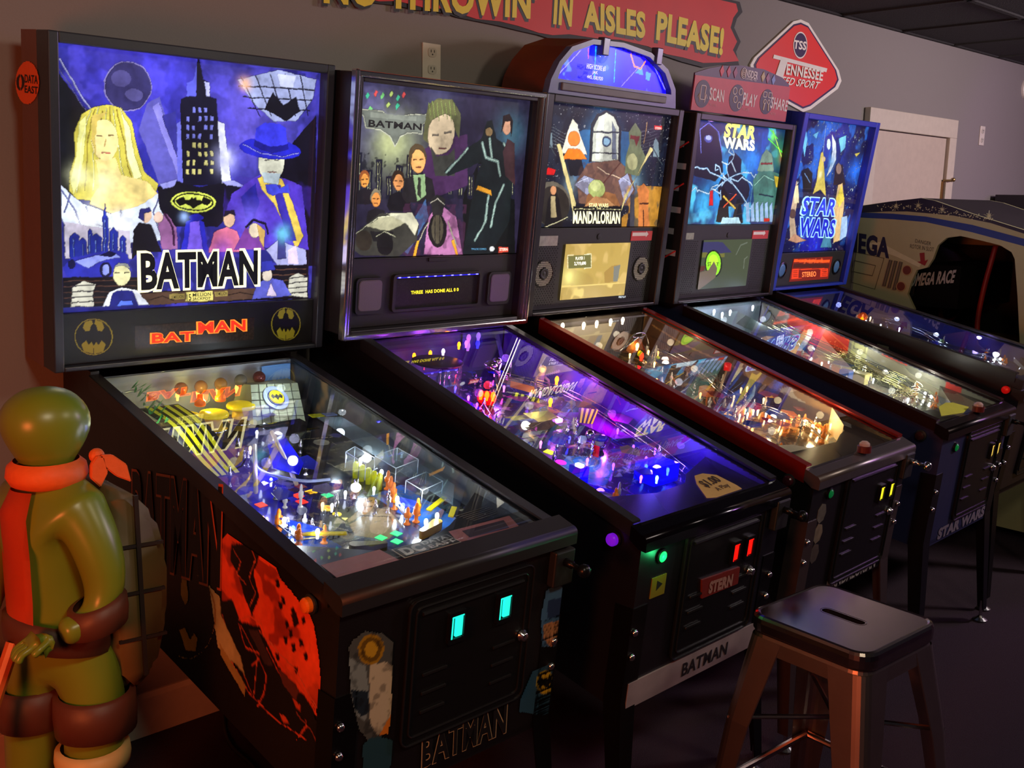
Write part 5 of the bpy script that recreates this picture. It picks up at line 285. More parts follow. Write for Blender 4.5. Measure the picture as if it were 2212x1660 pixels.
'dia':[[[3.3016,2.3182],[3.3608,2.3336],[3.4281,2.3262],[3.7209,2.1482],[3.7538,2.1023],[3.7251,2.0635],[3.4991,1.9528],[3.4332,1.9356],[3.0667,2.0113],[3.0045,2.0637],[2.99,2.1006],[3.0177,2.134]],[[3.3048,2.3056],[3.3599,2.3199],[3.4224,2.3128],[3.6935,2.1474],[3.7238,2.1048],[3.6973,2.0688],[3.4882,1.966],[3.4271,1.9499],[3.0857,2.0198],[3.0275,2.0686],[3.0139,2.1029],[3.0398,2.1341]],[[3.3066,2.2984],[3.3594,2.312],[3.4192,2.3052],[3.6779,2.1469],[3.7067,2.1063],[3.6815,2.0719],[3.482,1.9735],[3.4237,1.9581],[3.0966,2.0246],[3.0407,2.0714],[3.0276,2.1043],[3.0525,2.1342]]],
'diac':[[3.3639,2.2223],[3.3592,2.2578]],
'diat':[{'s':'TSS','c':(236,226,220),'q':[[3.305,2.2032],[3.409,2.2066],[3.308,2.2393]],'b':.03,'o':None,'n':'lettering'},{'s':'ENNESSEE','c':(232,224,214),'q':[[3.2591,2.0872],[3.5704,2.0874],[3.2572,2.1327]],'b':.03,'o':None,'n':'lettering','sh':.15},{'s':'SPEED SPORT','c':(232,224,214),'q':[[3.1534,2.0419],[3.5311,2.0465],[3.1714,2.075]],'b':.02,'o':None,'n':'lettering','sh':.2}],
'diastem':[[3.215,2.1541],[3.2712,2.154],[3.2367,2.0693],[3.1739,2.0675]],
'diabar':[[3.1555,2.1596],[3.6052,2.145],[3.5994,2.1277],[3.1501,2.1434]],
'ins':{'out':[[-.353,.843],[-.276,.865],[-.19,.883],[-.069,.897],[.094,.899],[.237,.881],[.296,.859],[.299,.712],[-.359,.712]],'red':[[-.354,.835],[.303,.851],[.302,.714],[-.356,.713]]},
'inst':[{'s':'SCAN','c':(206,190,190),'q':[[-.251,.758],[-.157,.755],[-.256,.802]],'b':.02,'o':None,'n':'lettering'},{'s':'PLAY','c':(206,190,190),'q':[[-.031,.757],[.066,.754],[-.029,.803]],'b':.02,'o':None,'n':'lettering'},{'s':'SHARE','c':(206,190,190),'q':[[.17,.76],[.299,.755],[.172,.803]],'b':.02,'o':None,'n':'lettering'},{'s':'INSIDER','c':(206,190,190),'q':[[-.037,.859],[.052,.857],[-.038,.887]],'b':.02,'o':None,'n':'lettering'},{'s':'CONNECTED','c':(206,190,190),'q':[[-.035,.85],[.047,.849],[-.036,.857]],'b':0,'o':None,'n':'lettering'},{'s':'THE CODE','c':(190,120,120),'q':[[-.25,.737],[-.201,.735],[-.252,.746]],'b':0,'o':None,'n':'lettering'},{'s':'THE GAME','c':(190,120,120),'q':[[-.028,.735],[.024,.735],[-.031,.746]],'b':0,'o':None,'n':'lettering'},{'s':'THE FUN','c':(190,120,120),'q':[[.177,.733],[.219,.733],[.174,.744]],'b':0,'o':None,'n':'lettering'}],
'insc':[([-.297,.774],[-.308,.823]),([-.072,.777],[-.084,.827]),([.139,.78],[.126,.828])],
'insd':[[-.189,.865],[-.144,.867],[-.1,.868],[.094,.871],[.129,.869],[.171,.866]],
'insring':[-.044,.871],
'cock':{'prof':[[.2182,1.5197],[.0596,1.5384],[-.1034,1.5586],[-.1728,1.5465],[-.3542,1.4899],[-.5927,1.4239]],'hole':[[-.1192,1.023],[-.0773,1.0923],[-.0906,1.1523],[-.113,1.2125],[-.1646,1.2292],[-.1881,1.2706],[-.2065,1.3377],[-.2455,1.3744],[-.3105,1.3857],[-.4091,1.3684],[-.4946,1.3511],[-.5489,1.3223],[-.5663,1.2919],[-.5959,1.126],[-.6258,.9383]],'blue':[[.2002,1.4578],[.0278,1.4535],[-.1371,1.445],[-.3627,1.4049],[-.6003,1.3519],[-.5969,1.3848],[-.3593,1.439],[-.1346,1.4713],[.0302,1.4805],[.2024,1.4831]],'navy':[[.2148,1.4805],[.0553,1.4911],[-.0398,1.4933],[-.2684,1.4792],[-.4429,1.4501],[-.5945,1.4074],[-.5927,1.4239],[-.3542,1.4899],[-.1728,1.5465],[-.1034,1.5586],[.0596,1.5384],[.2182,1.5197]],'cream':[[.1886,1.3262],[.0902,1.3399],[-.1331,1.2451],[-.1256,1.2268],[-.0131,1.2698]],'stars':[[.0192,1.5166],[-.0929,1.5232],[-.2126,1.506],[-.4313,1.4813],[.1593,1.5048]],'dots':[[.1056,1.5104],[.089,1.5018],[.0742,1.5134],[.0591,1.5197],[.0423,1.5072],[.0265,1.5048],[.0122,1.5186],[-.0033,1.5181],[-.0198,1.5053],[-.0347,1.5097],[-.0488,1.5221],[-.0646,1.5152],[-.0807,1.5053],[-.095,1.5132],[-.1094,1.5189],[-.1256,1.5053],[-.1411,1.4989],[-.1548,1.5098],[-.1696,1.5092],[-.1857,1.4943],[-.2003,1.4946],[-.2138,1.5052],[-.229,1.4981],[-.2447,1.4852],[-.2584,1.4915],[-.272,1.4986],[-.2874,1.4864],[-.3024,1.4784],[-.3155,1.4886],[-.3294,1.4899],[-.3449,1.4755],[-.359,1.4739],[-.3718,1.4847],[-.3861,1.4796],[-.4013,1.4662],[-.4145,1.4708],[-.4273,1.4791],[-.442,1.4684]],'arrow':[[-.1214,1.2958],[-.1442,1.2993],[-.1502,1.2595],[-.1656,1.2671],[-.1524,1.2374],[-.1138,1.2529],[-.1298,1.2561]],'discs':[[-.0663,1.2095],[-.043,1.1283]],'vents':[[[.0215,1.2542],[.0461,1.1239]],[[-.0053,1.2512],[.0186,1.1168]],[[-.0319,1.2482],[-.0087,1.1097]]],'panel':[[.2102,1.2832],[.0586,1.2612],[.0937,1.104],[.2224,1.1295]],'panel2':[[.2167,1.2407],[.0993,1.222],[.1121,1.1702],[.2273,1.1859]],'text':[{'s':'OMEGA','c':(24,22,60),'q':[[.3412,1.3003],[.0324,1.2673],[.3438,1.3926]],'b':.05,'o':None,'n':'lettering'},{'s':'DANGER','c':(60,60,50),'q':[[-.0934,1.3458],[-.1729,1.3339],[-.0941,1.3637]],'b':0,'o':None,'n':'lettering'},{'s':'ROTOR IN SLOT','c':(60,60,50),'q':[[-.0703,1.3179],[-.1892,1.306],[-.0708,1.3381]],'b':0,'o':None,'n':'lettering'}],'inside':{'s':'OMEGA RACE','c':(170,170,165),'q':[[.1179,1.1007],[-.117,1.1375],[.1086,1.1653]],'b':.04,'o':None,'n':'lettering'},'tube':[[-.3571,1.3379],[-.3418,1.2493],[-.3211,1.1229],[-.3069,.9721],[-.3151,.8452]],'floor':[[-.3183,.927],[-.5214,.8921]]},
'w_outlet':[[1.2136,1.992],[1.2865,1.9905],[1.2857,1.8837],[1.2143,1.8843]],
'w_doorout':[[4.0123,2.0038],[5.0148,1.997]],
'w_doorin':[[4.18,1.9131],[4.9368,1.9213]],
'w_doorleft':[[4.0123,2.0038]],
'w_switch':[[5.3827,1.9943],[5.4478,1.9957],[5.4558,1.8835],[5.3839,1.8826]],
'w_round_':[[5.9721,2.2553]],
'w_ceil':[[3.2177,2.3979],[5.9303,2.4038]],
'V':{'1':{'dome':[[-.079,-.05,.1077],[-.026,-.05,.1067],[.029,-.05,.1077],[.086,-.05,.1107],[.14,-.05,.1137]],'vault':[[.086,-.1,.1025],[.227,-.1,.0915],[.2,-.19,.0115],[.046,-.19,.0304]],'disc':[[.147,-.12,.0726]],'bump':[[-.108,-.13,.0712],[-.042,-.15,.0633],[.043,-.13,.0631]],'otop':[[-.069,-.13,.0881],[-.009,-.12,.0896]],'blueback':[[.167,-.015,.1188],[.255,-.015,.1198],[.258,-.015,.0668],[.171,-.015,.0688]],'arc':[[-.25,-.1,.1205],[-.202,-.08,.1134],[-.168,-.12,.0936],[-.154,-.2,.078],[-.138,-.26,.0803]],'fol':[[-.21,-.06,.1303],[-.206,-.09,.129],[-.208,-.14,.1167],[-.231,-.2,.111]],'stripe':[[-.205,-.15,.1082],[-.214,-.23,.0906],[-.223,-.33,.0551]],'box':[[.081,-.35,.0722],[.082,-.45,.0777],[.038,-.4,.067]]},'2':{'top':[[-.117,-.03,.0924],[-.056,-.03,.0944],[-.006,-.03,.0954],[.055,-.03,.1114],[.084,-.03,.1134]],'cyl':[[-.208,-.12,.1348],[-.035,-.12,.1188],[-.036,-.12,.0348]],'fig':[[-.108,-.14,.1121],[-.1,-.14,.0361]],'fig2':[[.226,-.12,.0358],[.234,-.12,-.0242]],'toy':[[.06,-.15,.0852]],'red':[[-.033,-.27,.0381],[-.007,-.25,.0447]],'flash':[[.353,-.16,.0254]],'back':[[.085,-.01,.1292],[.166,-.01,.1252],[.172,-.01,.0741],[.087,-.01,.0761]],'haz':[[.027,-.3,.0595],[.114,-.33,.037],[.116,-.33,.0229],[.029,-.3,.0445]],'hz2':[[.09,-.5,.0795],[.179,-.5,.0605],[.162,-.5,.0205],[.097,-.5,.0345]],'ball':[[.088,-.55,.0203]]},'3':{'top':[[-.205,-.03,.1325],[-.097,-.03,.1275],[-.029,-.03,.1285],[.046,-.03,.1295],[.113,-.03,.1305]],'ship':[[-.019,-.14,.1151],[-.002,-.16,.0994]],'lamp':[[.207,-.42,.0803],[.03,-.52,-.0432]],'gun':[[.006,-.2,.067],[.043,-.22,.0473],[.082,-.22,.0483],[.119,-.24,.0256]],'rw':[[.268,-.2,.081]]},'4':{'ship':[[.005,-.05,.1187],[.099,-.16,.0824]],'panel':[[.014,-.2,.07],[.108,-.22,.0763],[.137,-.22,.0093],[.057,-.2,-.001]],'w':[[.219,-.1,.0655],[.229,-.25,.0437],[.27,-.42,.0133],[.273,-.56,.0004],[.263,-.68,-.0028],[.255,-.74,-.0079],[.084,-.78,.0017],[-.105,-.76,.0234]]},'5':{'top':[[.107,-.22,.0344]]}},
'st':{'head':[[-.2488,1.096],[-.172,1.0853],[-.2438,1.1815]],'body':[[-.2343,.9999],[-.2435,.9539],[-.2479,.8762],[-.243,.7772],[-.2269,.691]],'arm':[[-.2043,.9507],[-.1922,.8637],[-.2002,.7933],[-.2485,.7517],[-.298,.7386]],'arm2':[[-.2839,.9703],[-.3111,.9075],[-.3289,.8084],[-.342,.7248]],'leg':[[-.207,.6666],[-.2109,.5932],[-.2192,.5204],[-.2285,.4283]],'leg2':[[-.2768,.6876],[-.2861,.5996],[-.2955,.5107],[-.3028,.4575]],'plate':[[-.2945,.9876],[-.2711,.9867],[-.256,.9043],[-.2509,.7388],[-.3127,.756],[-.3159,.8311],[-.3057,.932]],'pack':[[-.1675,1.0102],[-.1204,1.0023],[-.0578,.8899],[-.0558,.7185],[-.0992,.5858],[-.1635,.5776],[-.1918,.7086],[-.1781,.8876]],'tail':[[-.1979,1.0673],[-.1819,1.0563],[-.1532,1.0388],[-.1269,1.0124],[-.1247,1.0031],[-.1543,1.0169],[-.173,1.0331],[-.1675,1.0102],[-.1867,.9976],[-.2039,1.0337]],'belt':[[-.3425,.7773],[-.2498,.7295],[-.2623,.6559],[-.3463,.7173]],'wrap':[[-.2445,.7506],[-.1752,.7779],[-.1752,.6945],[-.2264,.7]],'pad':[[-.2687,.6167],[-.1586,.5855],[-.1619,.5193],[-.2686,.5474]],'sock':[[-.2758,.494],[-.1694,.4589]],'staff':[[-.3542,.5956],[-.3161,.6368]],'staff2':[[-.3604,.4985],[-.2794,.5047]]},
'F':{'1':{'sq':[[-.011,-.5451],[-.0475,-.5495],[-.0573,-.5803],[.0117,-.576],[-.0158,-.5085],[-.1436,-.5557]],'green':[[-.0078,-.8056],[.0324,-.8049],[.011,-.8349]],'oval':[[-.0263,-.6335],[-.0247,-.6686],[-.0227,-.6956]],'slL':[[-.1795,-.675],[-.1786,-.7614],[-.1202,-.7734],[-.144,-.7129]],'slR':[[.1716,-.553],[.1042,-.6988],[.0786,-.7823],[.1342,-.7521],[.1631,-.6539]],'bulb':[[.1531,-.5015],[.1547,-.5828],[.096,-.721],[.121,-.8291],[-.1455,-.7766],[-.176,-.701],[.0806,-.8414]],'ylane':[[.1317,-.7867],[.2088,-.7494]],'ylane2':[[-.1798,-.7537],[-.0896,-.797]],'ypost':[[.1271,-.5188],[.1296,-.5414],[.1337,-.5616],[.1342,-.5828],[.1379,-.5995]],'oposts':[[-.1722,-.6741],[-.1738,-.7523],[.1555,-.6079],[.1421,-.6367],[.1058,-.7788],[.1258,-.6688]],'flip':[[.0536,-.8542],[.0973,-.8149],[-.1289,-.7762]],'blue':[[-.0203,-.3684],[.051,-.3185],[-.0039,-.4989],[-.0481,-.5502],[-.0781,-.493]],'blue2':[[-.0927,-.4274],[-.0889,-.5306],[-.1345,-.5498],[-.1227,-.486]],'bump':[[-.0464,-.0017],[.0122,-.0479],[.1037,-.0215]],'otop':[[-.0401,-.0738],[.0267,-.0537]],'dome':[[-.027,.0543],[.0262,.0513],[.0857,.055],[.1492,.0624],[.2113,.0714]],'vault':[[.1667,.0398],[.2973,.0093],[.1415,-.2795],[.0196,-.2355]],'vdisc':[[.1746,-.0748],[.2007,-.0311]],'card1':[[-.232,-.9196],[-.0987,-.9203],[-.0913,-.9741],[-.2327,-.9794]],'plate':[[-.0789,-.931],[.0621,-.9307],[.0683,-.9715],[-.0766,-.9737]],'card2':[[.0739,-.9225],[.2429,-.9252],[.2222,-.9832],[.0601,-.9695]],'apron':[[-.2371,-.7771],[-.2268,-.8271],[-.0925,-.9389],[-.0132,-.9349],[.1358,-.8807],[.2613,-.782]],'stripe':[[-.1208,.0465],[-.1665,-.2023],[-.1836,-.3067]],'box':[[.2033,-.6154],[.2086,-.7084],[.1431,-.7761],[.1279,-.713]],'fol':[[-.1114,.15],[-.1209,.0733],[-.1496,-.0296],[-.1726,-.0924]],'arc':[[-.1781,.095],[-.1238,.0942],[-.1169,-.024],[-.1104,-.1356],[-.1121,-.1871]],'ltr':[[-.0054,-.1008]]},'2':{'red':[[-.0181,-.2544]],'fig':[[-.0702,-.1009]],'cyl':[[-.1013,-.0422]],'blue':[[-.0421,-.5967],[.0541,-.6347],[.0337,-.7023],[-.0794,-.7698],[-.1517,-.7254],[-.1274,-.6368]],'cube':[[.0667,-.812]],'hazard':[[.0374,-.5576]],'haz1':[[.048,-.2812],[.0788,-.3537]],'bulbs':[[.2083,-.1225],[.3721,-.1452],[.1416,-.3511],[.0509,-.747],[.0098,-.8726],[.0652,-.7823],[.0057,-.5116],[.0666,-.5504],[-.0301,-.2578],[.054,.0301],[-.074,-.207],[.0971,-.6424]],'apron':[[-.2106,-.775],[-.2111,-.8658],[-.048,-.9026],[.0623,-.9036],[.246,-.7871]],'card':[[.066,-.923],[.133,-.945],[.14,-1.02],[.084,-1.036],[-.001,-1.022]],'redt':[[.0347,-.6342]],'top':[[-.0135,.096],[.0541,.0998],[.1098,.1029],[.212,.1451],[.2486,.15]],'yel':[[-.0727,-.5621]]},'3':{'bulbs':[[-.3208,-.7359],[-.1168,-.6524],[-.0673,-.6701],[-.0916,-.7527],[-.0946,-.7871],[-.0991,-.8378],[-.1177,-.8648],[-.0188,-.8686],[-.0418,-.5836],[-.1428,-.549],[.223,.0144],[.064,-.0954],[-.0001,-.6941]],'top':[[-.0588,.0991],[.0423,.0874],[.1142,.0878],[.1975,.0915],[.2695,.0929]],'pole':[[-.0808,-.5896]],'ship':[[.1103,-.0428]],'apron':[[-.2227,-.7733],[-.2123,-.8611],[-.1062,-.9196],[.0366,-.9074],[.2861,-.7766]],'gun':[[.0415,-.1943],[.0407,-.2859]],'truss':[[-.1057,-.5807]]},'4':{'bulbs':[[.1439,.0979],[-.1239,-.2556],[-.1678,-.4039],[-.209,-.5428],[-.1799,-.6729],[-.2524,-.7629],[-.1923,-.7842],[-.0692,-.8279],[-.042,-.8832],[.2683,-.1863]],'ship':[[.1708,.0258]],'panel':[[-.0042,-.2083],[.0467,-.2509],[-.1205,-.3721],[-.1974,-.3393]],'wire0':[[.1999,-.1107],[.175,-.3184],[.0849,-.5462],[.075,-.6997],[0,-.8229],[-.1271,-.8723],[-.2456,-.8532],[-.2721,-.7995]],'apron':[[-.1851,-.8316],[-.1285,-.9053],[.0306,-.9186],[.0905,-.8845],[.3776,-.7058]],'card':[[-.117,-.998],[0,-.993],[.034,-1.05],[-.077,-1.069],[-.218,-1.069]]},'5':{'bulbs':[[.1242,-.2075],[-.007,-.4044],[-.0083,-.5497],[-.0096,-.6887],[-.0362,-.8132],[-.0678,-.8983],[-.0616,-.9318],[-.0741,-.8646]],'top':[[.0348,-.2599]]}},
'X':{'1':{'slot':[[-.021,-.271],[.104,-.268]],'slotsz':[[-.038,-.249],[-.001,-.258],[.001,-.298],[-.032,-.29]],'door':[[-.144,-.199],[.187,-.19],[.197,-.512],[-.115,-.49]],'lock':[[.165,-.35]],'button':[[-.978,-.192]],'bolt':[[-1.084,-.422]],'plunger':[[.287,-.209]]},'2':{'slot':[[.082,-.343],[.142,-.343]],'green':[[-.211,-.285]],'yel':[[-.206,-.364]],'logo':[[-.047,-.383],[.112,-.39],[.114,-.435],[-.036,-.434]],'lock':[[.163,-.413]],'strip':[[-.125,-.589],[.19,-.608],[.193,-.662],[-.123,-.639]],'purple':[[-.979,-.254]],'door':[[-.134,-.263],[.193,-.269],[.266,-.571],[-.078,-.556]],'bolts':[[-.258,-.403],[-.259,-.459]],'stext':[[-.037,-.6],[.108,-.612],[-.038,-.568]],'plunger':[[.32,-.296]],'deco':[[.215,-.312],[.281,-.313],[.29,-.406],[.232,-.411]],'spk':[[-.279,.117],[.238,.108]],'spksz':[[-.32,.155],[-.242,.156]],'dispo':[[-.199,.158],[.15,.159],[.152,.054],[-.189,.062]],'glassbot':[[-.334,.216],[-.331,.047]]},'3':{'slot':[[.124,-.349],[.192,-.35]],'green':[[-.194,-.285]],'mtext':[[-.073,-.59],[.192,-.6],[-.075,-.56]],'door':[[-.1,-.254],[.209,-.267],[.292,-.575],[-.07,-.559]],'lock':[[.205,-.419]],'btn':[[.015,-1.033]],'plunger':[[.407,-.31]],'bot':[[-.11,-.599],[.343,-.619]],'spk':[[-.298,.132],[.204,.129]],'spkr':[[-.304,.171]],'stk':[[-.348,.262],[-.231,.227],[.118,.268],[.282,.233]],'gb':[[-.349,.284],[.276,.275]],'dome':[[-.36,.698],[-.348,.727],[-.316,.792],[-.258,.85],[-.158,.887],[-.02,.892],[.131,.875],[.231,.832],[.286,.767],[.291,.709]],'domein':[[-.343,.737],[-.293,.808],[-.241,.852],[-.145,.877],[-.006,.882],[.121,.863],[.207,.822],[.231,.747],[-.349,.733]],'domebar':[[-.298,.73],[.219,.741],[.225,.715],[-.295,.71]],'domet':[[-.178,.797],[-.092,.797],[-.178,.81],[-.153,.781],[-.13,.782],[-.154,.79],[-.172,.764],[-.105,.767],[-.174,.773]],'domeback':[[.135,.721],[.024,.699]]},'4':{'slot':[[.15,-.36],[.21,-.36]],'green':[[-.176,-.297]],'stext':[[-.176,-.604],[.272,-.626],[-.176,-.563]],'door':[[-.074,-.287],[.265,-.297],[.326,-.583],[-.079,-.568]],'btn':[[.019,-1.033]],'sbtn':[[-.981,-.26]],'bot':[[-.201,-.623],[.313,-.643]],'stk':[[-.362,.268],[-.258,.241],[.097,.269],[.262,.245]],'gb':[[-.34,.29]]},'5':{'sbtn':[[-1.012,-.147]],'spk':[[-.284,.084],[.225,.086]],'gb':[[-.321,.155]],'spkr':[[-.3,.129]]},'0':{'red':[[-.3055,1.1159]]}},
'M':{'1':[.3428,.0363,1.09,.0104,.1037,.736,.7654,.588,1.0798,-.1385],'2':[1.0734,-.0388,1.1299,.0157,.103,.707,.7057,.5861,1.0701,-.2185],'3':[1.7927,-.0208,1.1357,.0302,.1077,.707,.7057,.5861,1.0701,-.2185],'4':[2.5803,-.0062,1.1329,.0317,.0887,.707,.7057,.5861,1.0701,-.2185],'5':[3.2763,.029,1.1476,.0283,.142,.6673,.7463,.588,1.0798,-.1385]},
'cam':{'f':2207.44,'loc':[-.8606,-2.4067,1.5142],'R':[[.7295,.1072,-.6756],[-.6837,.1442,-.7154],[.0208,.9837,.1785]]}}
# ---------------------------------------------------------------- room
WY = .235
bm = NB(); box(bm, -2.2, 7.4, WY, WY + .1, 0, 2.4); struct('wall_back', bm, mat('wall_paint', (126, 119, 119), .8, bump=.08, ns=220, nz=.04))
bm = NB(); box(bm, 7.4, 7.5, -5, WY + .1, 0, 2.4); struct('wall_right', bm, MC['wall_paint'])
bm = NB(); box(bm, -2.3, -2.2, -5, WY + .1, 0, 2.4); struct('wall_left', bm, MC['wall_paint'])
bm = NB(); box(bm, -2.3, 7.5, -5, WY + .1, -.06, 0); struct('floor', bm, mat('carpet', (72, 58, 70), .95, bump=.9, ns=420, nz=.35, spec=.1))
bm = NB(); box(bm, -2.3, 7.5, -5, WY + .1, 2.4, 2.5)
for k in range(17): box(bm, -2.3 + k * .6, -2.275 + k * .6, -5, WY, 2.392, 2.401)
for k in range(9): box(bm, -2.3, 7.5, WY - .02 - k * .6, WY + .005 - k * .6, 2.392, 2.401)
struct('ceiling', bm, mat('ceiling_tile', (42, 40, 42), .9, ns=160, nz=.3, bump=.4))
bm = NB(); prism(bm, [(WY - .016, 0), (WY, 0), (WY, .125), (WY - .007, .125), (WY - .016, .112)], -2.2, 4.0, 0); struct('baseboard_back', bm, mat('white_trim', (190, 178, 166), .5, bump=.03))
bm = NB(); x0, x1, zt = 4.0123, 5.0148, 2.0
for a, b, c, d in ((x0, x0 + .09, 0, zt - .1), (x1 - .085, x1, 0, zt - .1), (x0, x1, zt - .1, zt)): box(bm, a, b, WY - .035, WY - .002, c, d, .003)
struct('trim_1', bm, MC['white_trim'])
bm = NB(); box(bm, x0 + .09, x1 - .098, WY - .018, WY - .003, .01, zt - .105); d = struct('door_1', bm, mat('door_paint', (184, 168, 156), .45, bump=.03))
bm = NB(); box(bm, x1 - .112, x1 - .098, WY - .03, WY - .018, 1.55, 1.66); tube(bm, [(x1 - .11, WY - .03, 1.665), (x1 - .07, WY - .05, 1.665), (x1 - .02, WY - .042, 1.672)], .007); ball(bm, (x1 - .018, WY - .043, 1.672), .012)
part('door_latch', bm, mat('brass', (150, 120, 80), .35, .9), d)

def outlet(pts, label, cat, two=True):
    x0, x1 = pts[0][0], pts[1][0]; z1, z0 = pts[0][1], pts[2][1]
    r = root('wall_outlet' if two else 'light_switch', ((x0 + x1) / 2, WY, (z0 + z1) / 2), 0, label, cat)
    w_, h_ = (x1 - x0) / 2, (z1 - z0) / 2
    bm = NB(); box(bm, -w_, w_, -.006, 0, -h_, h_, .002); part('cover_plate', bm, mat('outlet_plate', (205, 196, 186), .4), r)
    for s in (-1, 1):
        bm = NB(); prism(bm, rrect(-.017, .017, s * .026 - .014, s * .026 + .014, .01), -.009, -.005, 1); f = part('socket', bm, mat('outlet_face', (190, 182, 172), .4), r)
        bm = NB()
        for dx in (-.006, .007): box(bm, dx - .0012, dx + .0012, -.0098, -.0085, s * .026, s * .026 + .008)
        lathe(bm, [(.0025, 0), (.0025, .001)], (0, -.0088, s * .026 - .006), (0, -1, 0), 8); part('slot', bm, M_BLKPL, f)
    return r
outlet(D['w_outlet'], 'cream wall outlet above the backbox with the chrome frame', 'outlet')
outlet(D['w_switch'], 'small pale wall plate right of the white door', 'wall plate', False)
x, z = D['w_round_'][0]
bm = NB(); lathe(bm, [(.062, 0), (.062, .012), (.05, .028), (.03, .034)], (x + .02, WY, z), (0, -1, 0), 24); tag(part('wall_alarm', bm, mat('alarm_plastic', (214, 206, 200), .4), sm=False), 'round white alarm disc high on the back wall at the right', 'alarm')

# ---------------------------------------------------------------- wall signs
r = root('banner_sign', (1.8, WY, 2.1), 0, 'long red wall banner with yellow letters ending in PLEASE!', 'sign')
Tm = Matrix.Translation((-1.8, -WY, -2.1))
bm = NB(); prism(bm, D['banout']['pts'], WY - .012, WY - .001, 1); part('banner_board', bm, mat('banner_black', (22, 12, 14), .6), r, Tm, label='black ragged edge board')
bm = NB(); prism(bm, D['banout']['inner'], WY - .0145, WY - .012, 1); part('banner_face', bm, mat('banner_red', (196, 30, 26), .55, nz=.15, ns=6), r, Tm)
for t in D['bant']: lettering(t, lambda q: (q[0], (WY - .0152 if t['c'][0] < 100 else WY - .0162), q[1]), (0, -1, 0), r, Tm, 0, 0)
r = root('diamond_sign', (3.36, WY, 2.1), 0, 'red diamond wall sign with white border and round navy emblem', 'sign'); Tm = Matrix.Translation((-3.36, -WY, -2.1))
for k, (nm, mm) in enumerate((('border', mat('sign_white', (226, 220, 214), .4)), ('inner_line', mat('sign_navy', (44, 22, 70), .4)), ('sign_face', mat('sign_red', (222, 46, 28), .4, nz=.1, ns=4)))):
    bm = NB(); prism(bm, D['dia'][k], WY - .01 - k * .0015, WY - .001 - (.009 if k else 0), 1); part(nm, bm, mm, r, Tm)
c, c2 = D['diac']
for rr, mm, dy in ((.058, 'sign_white', .0140), (.052, 'sign_navy', .0146)):
    bm = NB(); lathe(bm, [(rr, 0), (rr, .001)], (c[0], WY - dy, c[1]), (0, -1, 0), 28); part('emblem', bm, MC[mm], r, Tm)
bm = NB(); prism(bm, D['diabar'], WY - .0165, WY - .013, 1); prism(bm, D['diastem'], WY - .0168, WY - .0135, 1); part('letter_bar', bm, MC['sign_white'], r, Tm)
for t in D['diat']: lettering(t, lambda q: (q[0], WY - .0166, q[1]), (0, -1, 0), r, Tm, 0, 0)

